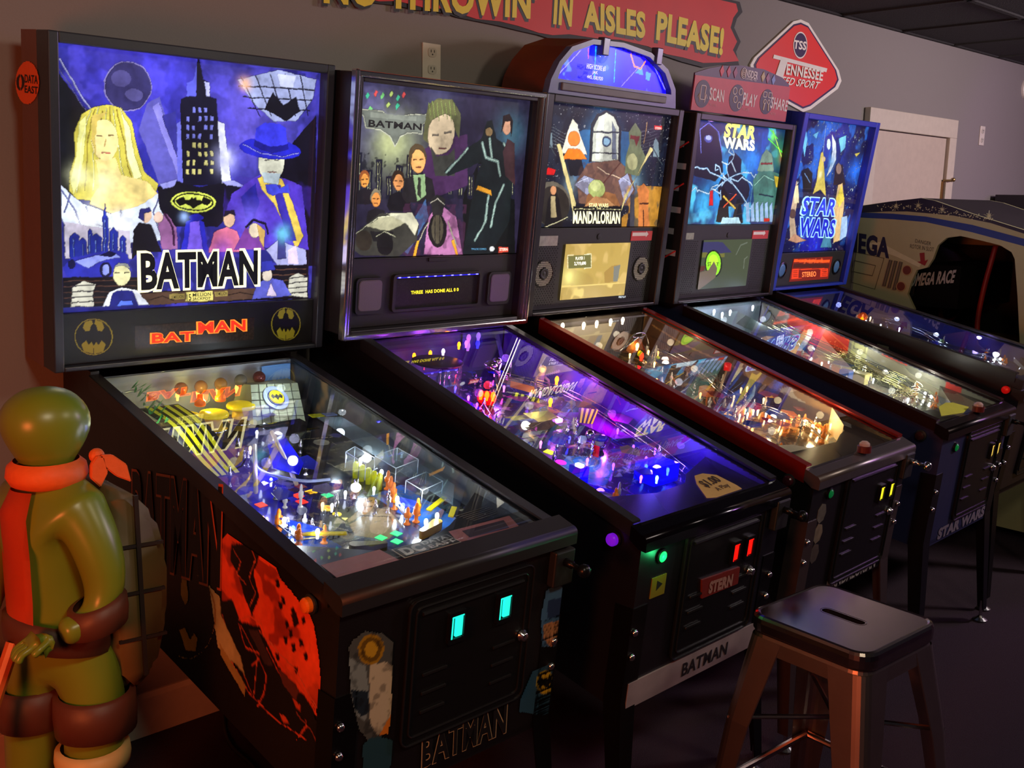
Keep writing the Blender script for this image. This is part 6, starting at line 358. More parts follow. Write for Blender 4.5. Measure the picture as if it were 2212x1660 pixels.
# ---------------------------------------------------------------- pinball machines
def rail_z(i, y):
    return {1: -.012 + y * .125, 5: -.006 + y * .07}.get(i, -.008 + y * .186)
PFP = {1: (-.15, .055), 2: (-.15, .115), 3: (-.15, .115), 4: (-.15, .115), 5: (-.13, .02)}
def P3(i, x, y, h=0): a, b = PFP[i]; return Vector((x, y, a + b * y + h))
class Mach: pass
def machine(i, label, glass_label=None, cabcol=(16, 15, 17), zc=(-.53, -.60)):
    xc, yf, zb, ya, ti, w_, h_, lw, dd, dz = D['M'][str(i)]
    m = Mach(); m.i = i; m.T = Matrix.Translation((0, 0, zb)) @ Matrix.Rotation(ti, 4, 'X')
    m.r = root('pinball_machine', (xc, yf, 0), ya, label, 'pinball machine', 'pinball machines in a row along the wall'); m.w, m.h, m.dd, m.dz, m.zc = w_, h_, dd, dz, zc; m.zb, m.ti, m.yf = zb, ti, yf
    T = m.T; rz = lambda y: rail_z(i, y); hw = .285; yfr = -dd + .018; m.yfr = yfr
    dep = min(.225 - yf, .235 - yf - .01) if i != 1 else .182
    # cabinet: two side panels, front, back and bottom
    bm = NB()
    for s in (-1, 1):
        xa, xb = sorted((s * hw, s * (hw - .02)))
        prism(bm, [(dep - .01, zc[0]), (dep - .01, -.004), (.0, -.004), (0, rz(0) - .004), (yfr, rz(yfr) - .02), (yfr, zc[1])], xa, xb, 0)
    box(bm, -hw + .02, hw - .02, yfr, yfr + .02, zc[1], rz(yfr) - .03); box(bm, -hw + .02, hw - .02, dep - .03, dep - .01, zc[0], -.03)
    prism(bm, [(yfr, zc[1] + .005), (dep - .012, zc[0] + .005), (dep - .012, zc[0] + .02), (yfr, zc[1] + .02)], -hw + .02, hw - .02, 0)
    m.cab = part('cabinet', bm, mat('cabinet_paint_%d' % i, cabcol, .38, bump=.04), m.r, T)
    M_R = {3: mat('red_rail', (150, 30, 24), .32, .6), 4: mat('dark_red_rail', (34, 14, 14), .35, .3)}.get(i, mat('rail_black', (30, 29, 33), .38, .2))
    for s in (-1, 1):
        bm = NB(); ya_ = .0; yb_ = yfr + .03
        xa, xb = sorted((s * .262, s * .289)); prism(bm, [(ya_, rz(ya_)), (ya_, rz(ya_) - .005), (yb_, rz(yb_) - .005), (yb_, rz(yb_))], xa, xb, 0)
        xa, xb = sorted((s * .2862, s * .2905)); h = .05 if i == 3 else .036
        prism(bm, [(ya_, rz(ya_)), (ya_, rz(ya_) - h), (yb_, rz(yb_) - h), (yb_, rz(yb_))], xa, xb, 0, .001)
        part('side_rail', bm, M_R, m.r, T)
    # lockbar
    bm = NB(); z1 = dz + .012; LB = {3: mat('lockbar_steel', (120, 112, 118), .35, .8), 4: mat('lockbar_dark', (40, 34, 40), .3, .8), 2: mat('lockbar_gloss', (22, 20, 32), .16, .7)}.get(i, mat('lockbar_black', (34, 33, 36), .45, .2))
    sl = (rz(-.9) - rz(-1.0)) / .1; ld = .058 if i == 1 else .048; rc = .014
    top = [(-dd + ld, dz + .003 + sl * ld), (-dd + ld, dz - .02)]; frt = [(-dd + .02, dz - .034), (-dd, dz - .034)]
    arc = [(-dd + rc - rc * cos(t), dz + .002 - rc + rc * sin(t)) for t in np.linspace(0, pi / 2, 7)]
    prism(bm, frt + arc + top, -lw / 2, lw / 2, 0)
    m.lock = part('lockbar', bm, LB, m.r, T)
    for p in m.lock.data.polygons: p.use_smooth = abs(p.normal.x) < .5 and p.area < .004
    # glass
    bm = NB(); y0, y1 = -.004, -dd + (.05 if i == 1 else .04)
    prism(bm, [(y0, rz(y0) - .009), (y1, rz(y1) - .009), (y1, rz(y1) - .0085), (y0, rz(y0) - .0085)], -.2645, .2645, 0)
    part('playfield_glass', bm, M_GLASS, m.r, T)
    # legs
    ML = {3: mat('leg_grey', (92, 78, 78), .35, .7), 4: mat('leg_dark', (24, 24, 30), .35, .6)}.get(i, mat('leg_black', (16, 16, 18), .35, .6))
    for s in (-1, 1):
        for fr in (1, 0):
            yy = yfr - .002 if fr else dep + .0; zt_ = (zc[1] if fr else zc[0]); e = -1 if fr else 1
            a = T @ Vector((s * .288, yy, zt_ + .26)); b = T @ Vector((s * .288, yy, zt_ + .02)); g = b + Vector((s * .012, e * (.02 if fr else -.01), 0)); g.z = .05
            bm = NB(); rings = []
            for p, k in ((a, 1.), (b, 1.), (g, .62)):
                f = .052 * k; t = .004; sec = [(0, 0), (-s * f, 0), (-s * f, -e * t), (-s * t, -e * t), (-s * t, -e * f), (0, -e * f)]
                rings.append([bm.verts.new(p + Vector((u, v, 0))) for u, v in sec])
            for A, B in zip(rings, rings[1:]):
                for j in range(6): bm.faces.new((A[j], A[(j + 1) % 6], B[(j + 1) % 6], B[j]))
            bm.faces.new(rings[0]); bm.faces.new(rings[-1][::-1])
            lg = part('leg', bm, ML, m.r)
            bm = NB(); c = g + Vector((-s * .014, -e * .014, 0)); lathe(bm, [(.007, .02 - c.z + c.z * 0), (.007, .0), ] if 0 else [(.006, -.045), (.006, .03)], c, (0, 0, 1), 8); lathe(bm, [(.024, 0), (.026, .006), (.012, .014), (.008, .02)], (c.x, c.y, .0), (0, 0, 1), 14)
            part('leveler_foot', bm, M_STEEL, lg)
            if fr:
                for zz in (.2, .14):
                    bm = NB(); q = T @ Vector((s * .274, yy - .001, zt_ + zz)); lathe(bm, [(.0085, 0), (.0085, .003), (.005, .008)], q, (0, -1, 0), 12); part('leg_bolt', bm, M_CHROME, lg, sm=True)
    # backbox shell
    bm = NB(); y2 = dep; xi = .345 if i == 1 else (.325 if i != 5 else .30)
    hb = h_; bx = w_ / 2
    prism(bm, [(.07, .0), (.07, hb), (y2 - (.0 if i != 1 else .02) + .0, hb), (y2, .0)] if i != 5 else [(.06, 0), (.06, hb), (y2, hb), (y2, 0)], -bx, bx, 0)
    m.box = part('backbox', bm, mat('backbox_paint_%d' % i, {1: (104, 74, 64), 5: (24, 44, 150)}.get(i, (20, 19, 24)), .45, bump=.05), m.r, T)
    m.xi, m.bx = xi, bx
    bm = NB(); F0, F1 = .0, .0705
    box(bm, -bx, -xi, F0, F1, 0, hb, .003); box(bm, xi, bx, F0, F1, 0, hb, .003); box(bm, -xi, xi, F0, F1, hb - .024, hb, .003); box(bm, -xi, xi, F0, F1, 0, .012, .003)
    m.frame = part('backbox_frame', bm, {1: mat('frame_slate', (44, 50, 62), .35, .1), 5: mat('frame_blue', (30, 52, 170), .4, .2)}.get(i, mat('frame_black', (30, 28, 32), .4, .2)), m.r, T)
    return m
def backglass(m, key, zsplit, gl=True):
    p = D[key]; X = [q[0] for q in p['c']]; Z = [q[1] for q in p['c']]
    z0, z1 = zsplit, m.h - .024
    p = dict(p); p['c'] = [(-m.xi, z0), (m.xi, z1)]; sh = 0
    o = panel('backglass', p, 1, (0, -1, 0), M_ART, m.r, m.T, em=2.0)
    bm = NB(); box(bm, -m.xi, m.xi, .012, .0135, z0, z1); part('backbox_glass', bm, M_GLASS, m.r, m.T)
    return o
def speaker_panel(m, ztop, y=.012, yb=None, col=(27, 26, 28)):
    bm = NB(); box(bm, -m.xi + .0005, m.xi - .0005, y, .068, .012, ztop, .002)
    return part('speaker_panel', bm, mat('speaker_panel_plastic', col, .5, bump=.03), m.r, m.T)
def playfield(m, art, z_wall_art=None, blade=None):
    i = m.i; a, b = PFP[i]; yb, yf_ = -.002, m.yfr + .022; T = m.T
    bm = NB(); prism(bm, [(yb, a - .012 + b * yb), (yb, a + b * yb - .0006), (yf_, a + b * yf_ - .0006), (yf_, a - .012 + b * yf_)], -.2648, .2648, 0)
    pf = part('playfield', bm, mat('playfield_wood', (60, 48, 36), .4), m.r, T); m.pf = pf
    A = dict(art); A['c'] = [(-.264, yf_), (.264, yb)]; A['plane'] = 0; A.setdefault('t', [])
    S_ = Matrix(((1, 0, 0, 0), (0, 1, 0, 0), (0, b, 1, a), (0, 0, 0, 1)))
    panel('playfield_art', A, 2, (0, 0, 1), mat('playfield_clearcoat', attr=True, rough=.16, nz=.06, coat=.4), pf, T @ S_)
    bm = NB(); box(bm, -.2648, .2648, -.002, .012, a - .01, rail_z(i, 0) - .012); part('back_panel', bm, mat('back_panel_%d' % i, {1: (150, 160, 176), 2: (40, 26, 90), 3: (60, 50, 44), 4: (120, 140, 160), 5: (30, 34, 120)}[i], .5), m.r, T)
    if blade:
        yy = lambda y: (y, a + b * y + .002)
        B = dict(c=[(m.yfr + .03, -.3), (-.005, 0)], res=.004, bg=blade['bg'], ops=blade['ops'], t=[], plane=0)
        for s in (-1, 1):
            B['plane'] = s * .2636
            z = lambda y, t: rail_z(i, y) - .012
            poly = [(-.005, a), (-.005, rail_z(i, 0) - .012), (m.yfr + .03, rail_z(i, m.yfr) - .012), (m.yfr + .03, a + b * m.yfr)]
            panel('side_blade', B, 0, (-s, 0, 0), M_PRINT, m.r, T, poly=poly)
    return pf
def apron(m, pts, h=.03, col=(22, 22, 24)):
    """pts: list of (x,y) along the playfield-side edge from left to right"""
    i = m.i; yf_ = m.yfr + .024; bm = NB(); out = [(-.262, yf_)] + [(x, y) for x, y in pts] + [(.262, yf_)]
    top = [bm.verts.new(P3(i, x, y, h)) for x, y in out]; bot = [bm.verts.new(P3(i, x, y, .0)) for x, y in out]; n = len(out)
    for k in range(n): bm.faces.new((top[k], top[(k + 1) % n], bot[(k + 1) % n], bot[k]))
    f = bm.faces.new(top); bmesh.ops.triangulate(bm, faces=[f])
    return part('apron', bm, mat('apron_%d' % i, col, .35, nz=.25, ns=14), m.pf, m.T)
def fx(m, name, bm, mt, sm=True, parent=None, label=None): return part(name, bm, mt, parent or m.pf, m.T, sm=sm, label=label)
def post(m, x, y, col=None, h=.028, r=.0045):
    bm = NB(); p = P3(m.i, x, y); lathe(bm, [(r * 1.3, 0), (r * 1.3, .002), (r * .7, .004), (r * .7, h * .45), (r * 1.25, h * .5), (r * 1.25, h * .75), (r * .7, h * .8), (r * .7, h), (r * .3, h + .006)], p, (0, 0, 1), 9)
    fx(m, 'post', bm, col or M_STEEL)
def bulb(m, x, y, h, col, s, r=.0045):
    bm = NB(); p = P3(m.i, x, y, h); lathe(bm, [(r * .6, -.012), (r * .7, -.004), (r, 0), (r * 1.05, r * .8), (r * .7, r * 1.9), (r * .1, r * 2.3)], p, (0, 0, 1), 10)
    fx(m, 'bulb', bm, emit('bulb_%d_%d_%d_%d' % (*col, int(s)), col, s))
def insert(m, x, y, col, s, kind='sq', rz=0, r=.011):
    bm = NB(); n = 4 if kind == 'sq' else (3 if kind == 'tri' else 16); a0 = pi / 4 if kind == 'sq' else rz
    pts = [P3(m.i, x + r * 1.25 * cos(a0 + rz + 2 * pi * k / n), y + r * 1.25 * sin(a0 + rz + 2 * pi * k / n), .0004) for k in range(n)]
    bm.faces.new([bm.verts.new(p) for p in pts]); g = bmesh.ops.extrude_face_region(bm, geom=bm.faces[:]); bmesh.ops.translate(bm, vec=(0, 0, .0012), verts=[v for v in g['geom'] if isinstance(v, bmesh.types.BMVert)])
    fx(m, 'light_insert', bm, emit('ins_%d_%d_%d_%d' % (*col, int(s * 10)), col, s) if s else mat('ins_off_%d_%d_%d' % col, col, .2), sm=False)
def sheet(m, name, pts, h, col, a=.5, th=.0016, clear=False, sub=None):
    bm = NB(); n = len(pts); hh = h if isinstance(h, (list, tuple)) else [h] * n
    t = [bm.verts.new(P3(m.i, *p, q)) for p, q in zip(pts, hh)]; f = bm.faces.new(t); g = bmesh.ops.extrude_face_region(bm, geom=[f]); bmesh.ops.translate(bm, vec=(0, 0, th), verts=[v for v in g['geom'] if isinstance(v, bmesh.types.BMVert)])
    return fx(m, name, bm, M_CLEAR if clear else tint('%d_%d_%d' % col, col, a), sm=False)
def wire(m, pts, r=.0018, name='wire_ramp', gap=.016, mt=None, ties=True):
    P = smooth(pts, 5); bm = NB(); off = []
    for k, p in enumerate(P):
        d = (P[min(k + 1, len(P) - 1)] - P[max(k - 1, 0)]); d.z = 0; d.normalize(); off.append(Vector((-d.y, d.x, 0)))
    for s in (-1, 1):
        tube(bm, [p + o * s * gap for p, o in zip(P, off)], r, 6); tube(bm, [p + o * s * gap * .55 - Vector((0, 0, gap * .8)) for p, o in zip(P, off)], r, 6)
    if ties:
        for k in range(0, len(P), 3): tube(bm, [P[k] + off[k] * gap, P[k] + off[k] * gap * .55 - Vector((0, 0, gap * .85)), P[k] - off[k] * gap * .55 - Vector((0, 0, gap * .85)), P[k] - off[k] * gap], r * .8, 5)
    return fx(m, name, bm, mt or M_CHROME)
def flipper(m, x, y, ang, col=(230, 190, 40)):
    L = .062; c, s = cos(radians(ang)), sin(radians(ang)); out = []
    for k in range(9): t = radians(90 + 180 * k / 8); out.append((.011 * cos(t), .011 * sin(t)))
    for k in range(7): t = radians(-90 + 180 * k / 6); out.append((L + .006 * cos(t), .006 * sin(t)))
    bm = NB(); q = [(x + u * c - v * s, y + u * s + v * c) for u, v in out]
    a = [bm.verts.new(P3(m.i, *p, .006)) for p in q]; b = [bm.verts.new(P3(m.i, *p, .024)) for p in q]; n = len(q)
    for k in range(n): bm.faces.new((a[k], a[(k + 1) % n], b[(k + 1) % n], b[k]))
    bm.faces.new(b); bm.faces.new(a[::-1]); f = fx(m, 'flipper', bm, mat('flip_%d_%d_%d' % col, col, .35), sm=False)
def slingshot(m, tri, col=(40, 80, 200), lit=(220, 235, 255), s=30):
    c = Vector((sum(p[0] for p in tri) / len(tri), sum(p[1] for p in tri) / len(tri)))
    bm = NB(); tube(bm, [P3(m.i, *p, .016) for p in tri], .004, 8, True); fx(m, 'rubber_ring', bm, M_WHITE)
    sheet(m, 'slingshot_plastic', [tuple(c + (Vector(p) - c) * .95) for p in tri], .03, col, .35)
    for p in tri: post(m, *(c + (Vector(p) - c) * .9), mat('amber_post', (230, 120, 20), .25, em=(230, 110, 10), es=.25), .034, .006)
    bulb(m, *(c + (Vector(tri[0]) - c) * .3), .016, lit, s); bulb(m, *(c + (Vector(tri[1]) - c) * .3), .016, lit, s)
def bumper(m, x, y, h, cap, body=(230, 230, 225), glow=None, r=.034, s=6):
    p = P3(m.i, x, y); bm = NB(); lathe(bm, [(r * .62, 0), (r * .6, h * .8), (r * .5, h * .85)], p, (0, 0, 1), 20); o = fx(m, 'pop_bumper', bm, mat('bumper_%d_%d_%d' % body, body, .3))
    bm = NB(); lathe(bm, [(r * .3, -.002), (r, -.001), (r * 1.02, .003), (r * .95, .008), (r * .6, .012), (r * .1, .013)], p + Vector((0, 0, h)), (0, 0, 1), 26); fx(m, 'bumper_cap', bm, mat('cap_%d_%d_%d' % cap, cap, .2, em=glow or cap, es=.55 if glow else .02))
    bm = NB(); lathe(bm, [(r * .9, 0), (r * 1.0, .003), (r * .9, .006)], p + Vector((0, 0, h * .3)), (0, 0, 1), 22); fx(m, 'bumper_ring', bm, M_CHROME)
def targets(m, x, y, n, dx, dy, col, h=.025):
    for k in range(n):
        bm = NB(); p = P3(m.i, x + dx * k, y + dy * k); d = Vector((dx, dy, 0)).normalized() * .009; nn = Vector((-d.y, d.x, 0)).normalized() * .002
        q = [p + d + nn, p - d + nn, p - d - nn, p + d - nn]; a = [bm.verts.new(v) for v in q]; b = [bm.verts.new(v + Vector((0, 0, h))) for v in q]
        for j in range(4): bm.faces.new((a[j], a[(j + 1) % 4], b[(j + 1) % 4], b[j]))
        bm.faces.new(b); bm.faces.new(a[::-1]); fx(m, 'target', bm, mat('tgt_%d_%d_%d' % col, col, .3, em=col, es=.15), sm=False)
def plight(m, x, y, h, e, col, r=.012):
    l = lamp('playfield_lamp', 'POINT', (0, 0, 0), e, col, r); l.parent = m.r; l.location = m.T @ P3(m.i, x, y, h); return l
def pfart(i, bg, ops, res=.0032): return dict(c=None, res=res, bg=bg, ops=ops, t=[], plane=0)
def scatter_ops(seed, cols, n=90, ymin=-1., size=.03):
    R = random.Random(seed); o = []
    for k in range(n):
        x, y = R.uniform(-.26, .26), R.uniform(ymin, 0); a = R.uniform(0, 6.28); c = R.choice(cols); s = R.uniform(.4, 1.6) * size; t = R.random()
        if t < .35: pts = [(x + s * cos(a + j * 2.1 + R.uniform(-.3, .3)), y + s * 1.2 * sin(a + j * 2.1)) for j in range(3)]; o.append(['p', c, pts])
        elif t < .6: o.append(['p', c, [(x + s * .8 * cos(j * .52), y + s * .8 * sin(j * .52)) for j in range(12)]])
        elif t < .8: o.append(['s', c, s * .12, [(x + s * cos(j * .5 + a) * 1.2, y + s * sin(j * .5 + a) * 1.2) for j in range(8)]])
        else: o.append(['s', c, s * .15, [(x, y), (x + s * 3 * cos(a), y + s * 3 * sin(a))]])
    return o
def clutter(m, seed, pal, n=14, ymin=-.85, lit=None, strength=25, wires=2, box_=(-.24, .24)):
    """posts, screws, small plastics and lamps that fill a playfield"""
    R = random.Random(seed)
    for k in range(n): post(m, R.uniform(*box_), R.uniform(ymin, -.05), R.choice([M_STEEL, M_CLEAR, M_WHITE, M_CHROME]), R.uniform(.024, .05))
    for k in range(n // 2):
        x, y, a, s = R.uniform(*box_), R.uniform(ymin, -.08), R.uniform(0, 6), R.uniform(.018, .042)
        sheet(m, 'plastic_panel', [(x + s * cos(a + j * 6.283 / 5) * R.uniform(.6, 1.2), y + s * sin(a + j * 6.283 / 5) * R.uniform(.6, 1.3)) for j in range(5)], R.uniform(.028, .05), R.choice(pal), .6)
    if lit:
        for k in range(n // 2): bulb(m, R.uniform(*box_), R.uniform(ymin, -.05), R.uniform(.012, .04), R.choice(lit), strength, .0035)
def coin_door(m, z0=None, x0=-.115, x1=.19, zt=-.20, zb=-.50, slots=(), col=(40, 255, 220), es=1.5, lock=None, logo=False, ssz=(.014, .02)):
    y = m.yfr - .001; T = m.T
    bm = NB(); prism(bm, rrect(x0, x1, zb, zt, .02), y - .006, y, 1); d = part('coin_door', bm, mat('door_black', (20, 20, 21), .32, .3, bump=.03), m.r, T)
    bm = NB()
    for k in (.0, .016): tube(bm, [(p[0], y - .007, p[1]) for p in rrect(x0 + k, x1 - k, zb + k, zt - k, .02 - k * .4)], .0022, 6, True)
    tube(bm, [(x0 + .03, y - .008, zt - .03), (x1 - .03, y - .008, zt - .03)], .004, 6)
    part('door_rim', bm, mat('rim_black', (40, 40, 42), .22, .5), d, T)
    for k, (x, z) in enumerate(slots):
        a, b = ssz
        bm = NB(); prism(bm, rrect(x - a - .006, x + a + .006, z - b - .01, z + b + .008, .004), y - .014, y - .006, 1, 0, [rrect(x - a, x + a, z - b, z + b, .002)[::-1]]); s = part('coin_slot', bm, M_TRIM, d, T)
        bm = NB(); box(bm, x - a + .001, x - a + .005, y - .013, y - .006, z - b, z + b); box(bm, x - a + .001, x + a - .001, y - .013, y - .006, z + b - .004, z + b - .001); box(bm, x - .002, x + a - .002, y - .0115, y - .006, z - b + .002, z + b - .004)
        part('lit_button', bm, emit('slot_%d_%d_%d' % col, col, es), d, T)
    for zz in ((zt + zb) / 2 - .01, (zt + zb) / 2 - .05, (zt + zb) / 2 - .09):
        for xx in (x0 + .07, x1 - .07):
            bm = NB(); box(bm, xx - .03, xx + .03, y - .0105, y - .006, zz, zz + .006, .001); part('vent_slit', bm, MC['rim_black'], d, T)
    if lock:
        bm = NB(); lathe(bm, [(.013, 0), (.013, .006), (.009, .008), (.009, .014), (.004, .015)], (lock[0], y - .006, lock[1]), (0, -1, 0), 16); part('door_lock', bm, M_CHROME, d, T, sm=True)
    return d
def plunger(m, x=.235, z=-.235, mt=None):
    y = m.yfr; bm = NB(); box(bm, x - .03, x + .028, y - .022, y, z - .045, z + .035, .004); h = part('shooter_housing', bm, M_BLKPL, m.r, m.T)
    bm = NB(); lathe(bm, [(.009, 0), (.009, .02), (.006, .022), (.006, .042), (.013, .046), (.015, .054), (.012, .063), (.003, .066)], (x, y - .02, z + .01), (0, -1, 0), 14); part('plunger_rod', bm, mt or M_TRIM, h, m.T, sm=True)
def side_button(m, y, z, col, em=0, x=-.2905):
    bm = NB(); lathe(bm, [(.019, 0), (.019, .004), (.013, .006)], (x + .003, y, z), (-1, 0, 0), 20); b = part('flipper_button', bm, M_BLKPL if em == 0 else M_TRIM, m.r, m.T)
    bm = NB(); lathe(bm, [(.0145, 0), (.0145, .012), (.012, .016), (.003, .018)], (x + .001, y, z), (-1, 0, 0), 20); part('button_cap', bm, mat('btn_%d_%d_%d' % col, col, .25, em=col if em else None, es=em), b, m.T)
def front_button(m, x, z, col, em):
    y = m.yfr; bm = NB(); lathe(bm, [(.017, 0), (.017, .005), (.013, .007)], (x, y, z), (0, -1, 0), 20); b = part('start_button', bm, M_TRIM, m.r, m.T)
    bm = NB(); lathe(bm, [(.0125, 0), (.0125, .008), (.008, .011), (.001, .012)], (x, y, z), (0, -1, 0), 20); part('button_cap', bm, mat('fbtn_%d_%d_%d' % col, col, .25, em=col, es=em), b, m.T)
def text_on(m, t, axis, val, nrm, parent=None, em=0):
    oth = [k for k in range(3) if k != axis]
    def to3(q): v = [0, 0, 0]; v[oth[0]], v[oth[1]] = q; v[axis] = val; return v
    lettering(t, to3, nrm, parent or m.cab, m.T, em)
def TX(s, q, col, b=.03, o=None): return dict(s=s, c=col, q=q, b=b, o=o, n='lettering', thin=1)
XX = D['X']; VV = D['V']; FF = D['F']

# ============ machine 1
m = machine(1, 'nearest pinball machine, backglass art of a golden-haired woman beside a dark tower', cabcol=(17, 14, 15))
backglass(m, 'b1', .136)
sp = speaker_panel(m, .136, .02)
q = dict(D['s1']); q['plane'] = .0195; q['c'] = [(-.343, .014), (.343, .134)]; panel('panel_art', q, 1, (0, -1, 0), M_PRINT, sp, m.T)
q = dict(D['d1']); q['plane'] = .0185; panel('dot_display', q, 1, (0, -1, 0), mat('display_dark', attr=True, rough=.25, nz=.05), m.r, m.T, em=1.6)
panel('round_sticker', D['dec1'], 0, (-1, 0, 0), mat('orange_sticker', attr=True, rough=.5, nz=.04), m.box, m.T)
q = dict(D['side1']); q['bg'] = None; q['brush'] = .2; panel('side_art', q, 0, (-1, 0, 0), M_PRINT, m.cab, m.T, txt=False)
for t in D['side1']['t']: t['c'] = (10, 9, 10); text_on(m, t, 0, -.2872, (-1, 0, 0))
q = dict(D['front1']); q['plane'] = m.yfr - .002; q['c'] = [(-.28, -.66), (-.15, -.19)]; panel('front_art', q, 1, (0, -1, 0), M_PRINT, m.cab, m.T)
q = dict(q); q['c'] = [(.19, -.60), (.284, -.19)]; panel('front_art', q, 1, (0, -1, 0), M_PRINT, m.cab, m.T, txt=False)
coin_door(m, x0=-.135, x1=.185, zt=-.195, zb=-.50, slots=[(-.02, -.273), (.105, -.268)], col=(30, 230, 200), es=1.3, lock=(.165, -.35), ssz=(.016, .024))
plunger(m, .262, -.215); side_button(m, -.978, -.192, (240, 110, 20), .0)
# playfield 1
DK = [(44, 40, 36), (86, 74, 52), (110, 94, 62), (30, 32, 48), (64, 58, 110), (136, 122, 92), (52, 62, 68), (150, 140, 120)]
ops = scatter_ops(3, DK, 170, -1, .022); ops += [['g', [70, 60, 190], [-.13, -.52], .12, .9], ['g', [60, 60, 160], [-.18, -.6], .08, .8], ['g', [60, 110, 190], [.03, -.80], .09, .5], ['p', [150, 130, 96], [(-.02, -.70), (.05, -.66), (.09, -.70), (.07, -.78), (-.0, -.82), (-.05, -.77)]], ['s', [60, 50, 40], .004, [(-.03, -.72), (.02, -.70), (.07, -.73), (.05, -.78)]], ['p', [50, 40, 90], [(-.0, -.6), (.10, -.58), (.12, -.62), (.02, -.65)]], ['s', [180, 190, 210], .003, [(-.17, -.80), (-.05, -.86)]], ['s', [180, 190, 210], .003, [(.16, -.78), (.10, -.86)]]]
ops += [['p', [28, 60, 130], [(-.25, -.66), (-.12, -.66), (-.10, -.80), (-.22, -.82)]], ['p', [36, 90, 170], [(.1, -.62), (.2, -.6), (.2, -.84), (.1, -.84)]], ['n', [120, 110, 80], 60, .62, .5, 5]]
playfield(m, pfart(1, (24, 22, 24), ops, .0026), blade=dict(bg=(34, 40, 44), ops=[['n', [70, 70, 60], 20, .55, .7, 2], ['n', [130, 100, 60], 12, .66, .8, 3]]))
f = FF['1']
for k, (c, s) in enumerate((((255, 190, 0), 1.6), ((255, 60, 10), 1.3), ((255, 50, 10), 1.3), ((30, 230, 130), 1.3), ((120, 40, 16), .5), ((255, 80, 10), 1.2))): insert(m, *f['sq'][k], c, s, 'sq', .12, .0115)
for k, (x, y) in enumerate(f['sq'][:4]): insert(m, x - .03, y + .025, (70, 40, 26), 0, 'sq', .12, .011)
for x, y in f['green']: insert(m, x, y, (10, 230, 120), 1.3, 'sq', .3, .011)
insert(m, *f['oval'][0], (250, 220, 60), .8, 'c', 0, .011); insert(m, f['oval'][0][0] + .004, f['oval'][0][1], (240, 120, 10), 1, 'tri', 0, .007); insert(m, *f['oval'][1], (240, 200, 20), 1., 'c', 0, .008); insert(m, *f['oval'][2], (240, 220, 120), .8, 'tri', 0, .006)
slingshot(m, f['slL'][:3], (50, 90, 220), s=26); slingshot(m, [f['slR'][1], f['slR'][2], f['slR'][3]], (60, 90, 220), s=26)
for x, y in f['bulb']: bulb(m, x, y, .03, (225, 240, 255), 40, .0042)
for x, y in f['ypost']: bm = NB(); lathe(bm, [(.007, 0), (.007, .035), (.004, .04)], P3(1, x, y), (0, 0, 1), 10); fx(m, 'yellow_post', bm, tint('200_200_10', (225, 225, 20), .7))
AMB = mat('amber_post', (230, 120, 20), .25, em=(230, 110, 10), es=.25)
for x, y in f['oposts']: post(m, x, y, AMB, .04, .0065)
flipper(m, .118, -.835, 200, (190, 150, 60)); flipper(m, -.10, -.84, -22, (84, 76, 40))
bx = f['ylane']
for (a, b) in ((f['ylane'][0], f['ylane'][1]), (f['ylane2'][0], f['ylane2'][1]), ((.155, -.835), (.195, -.80))):
    d = (Vector(b) - Vector(a)); n_ = Vector((-d.y, d.x)).normalized() * .006; sheet(m, 'lane_guide', [tuple(Vector(a) + n_), tuple(Vector(b) + n_), tuple(Vector(b) - n_), tuple(Vector(a) - n_)], .024, (240, 220, 20), .75, .003)
sheet(m, 'blue_plastic', f['blue'], .05, (30, 30, 255), .8); sheet(m, 'blue_plastic', f['blue2'], .04, (40, 50, 255), .75)
for (a, b) in (((.02, -.32), (-.06, -.56)), ((-.06, -.38), (-.16, -.56))): bm = NB(); tube(bm, [P3(1, *a, .06), P3(1, (a[0] + b[0]) / 2, (a[1] + b[1]) / 2, .05), P3(1, *b, .035)], .005, 8); fx(m, 'ramp_rod', bm, mat('cream_plastic', (200, 190, 150), .3))
bm = NB(); tube(bm, smooth([P3(1, -.09, -.42, .05), P3(1, -.11, -.50, .05), P3(1, -.06, -.58, .05), P3(1, .0, -.60, .05)], 5), .0035, 8); fx(m, 'wire_guide', bm, mat('pale_blue_plastic', (170, 190, 240), .2))
for k, (x, y, h) in enumerate(VV['1']['bump']): bumper(m, x, y, .05 + .004 * k, (220, 200, 10), (220, 180, 40), (220, 190, 0), .036)
for x, y, h in VV['1']['otop']: bm = NB(); lathe(bm, [(.012, -.012), (.014, -.01), (.013, 0), (.008, .004), (.007, .016), (.002, .018)], P3(1, x, y, h), (0, 0, 1), 16); fx(m, 'orange_finial', bm, mat('orange_cap', (240, 110, 10), .3, em=(240, 100, 5), es=.4))
for k, (x, y, h) in enumerate(VV['1']['dome']): bm = NB(); ball(bm, P3(1, x, -.05, h - .012), .017, 12); fx(m, 'flasher_dome', bm, tint('dome%d' % k, [(200, 120, 30), (210, 150, 40), (210, 160, 40), (150, 150, 140), (150, 40, 30)][k], .45))
for k in range(5): bulb(m, -.079 + k * .055, -.03, .07, (255, 190, 90), 3, .005)
v = VV['1']['vault']; bm = NB(); a_ = [P3(1, x, y, h) for x, y, h in v]; b_ = [P3(1, x, -.05, .09 if k < 2 else .0) for k, (x, y, h) in enumerate(v)]
A_ = [bm.verts.new(p) for p in a_]; B_ = [bm.verts.new(p) for p in b_]; bm.faces.new(A_); bm.faces.new(B_[::-1])
for k in range(4): bm.faces.new((A_[k], A_[(k + 1) % 4], B_[(k + 1) % 4], B_[k]))
vt = fx(m, 'stone_building', bm, mat('vault_stone', (168, 178, 150), .5, nz=.2, ns=60), sm=False)
bm = NB()
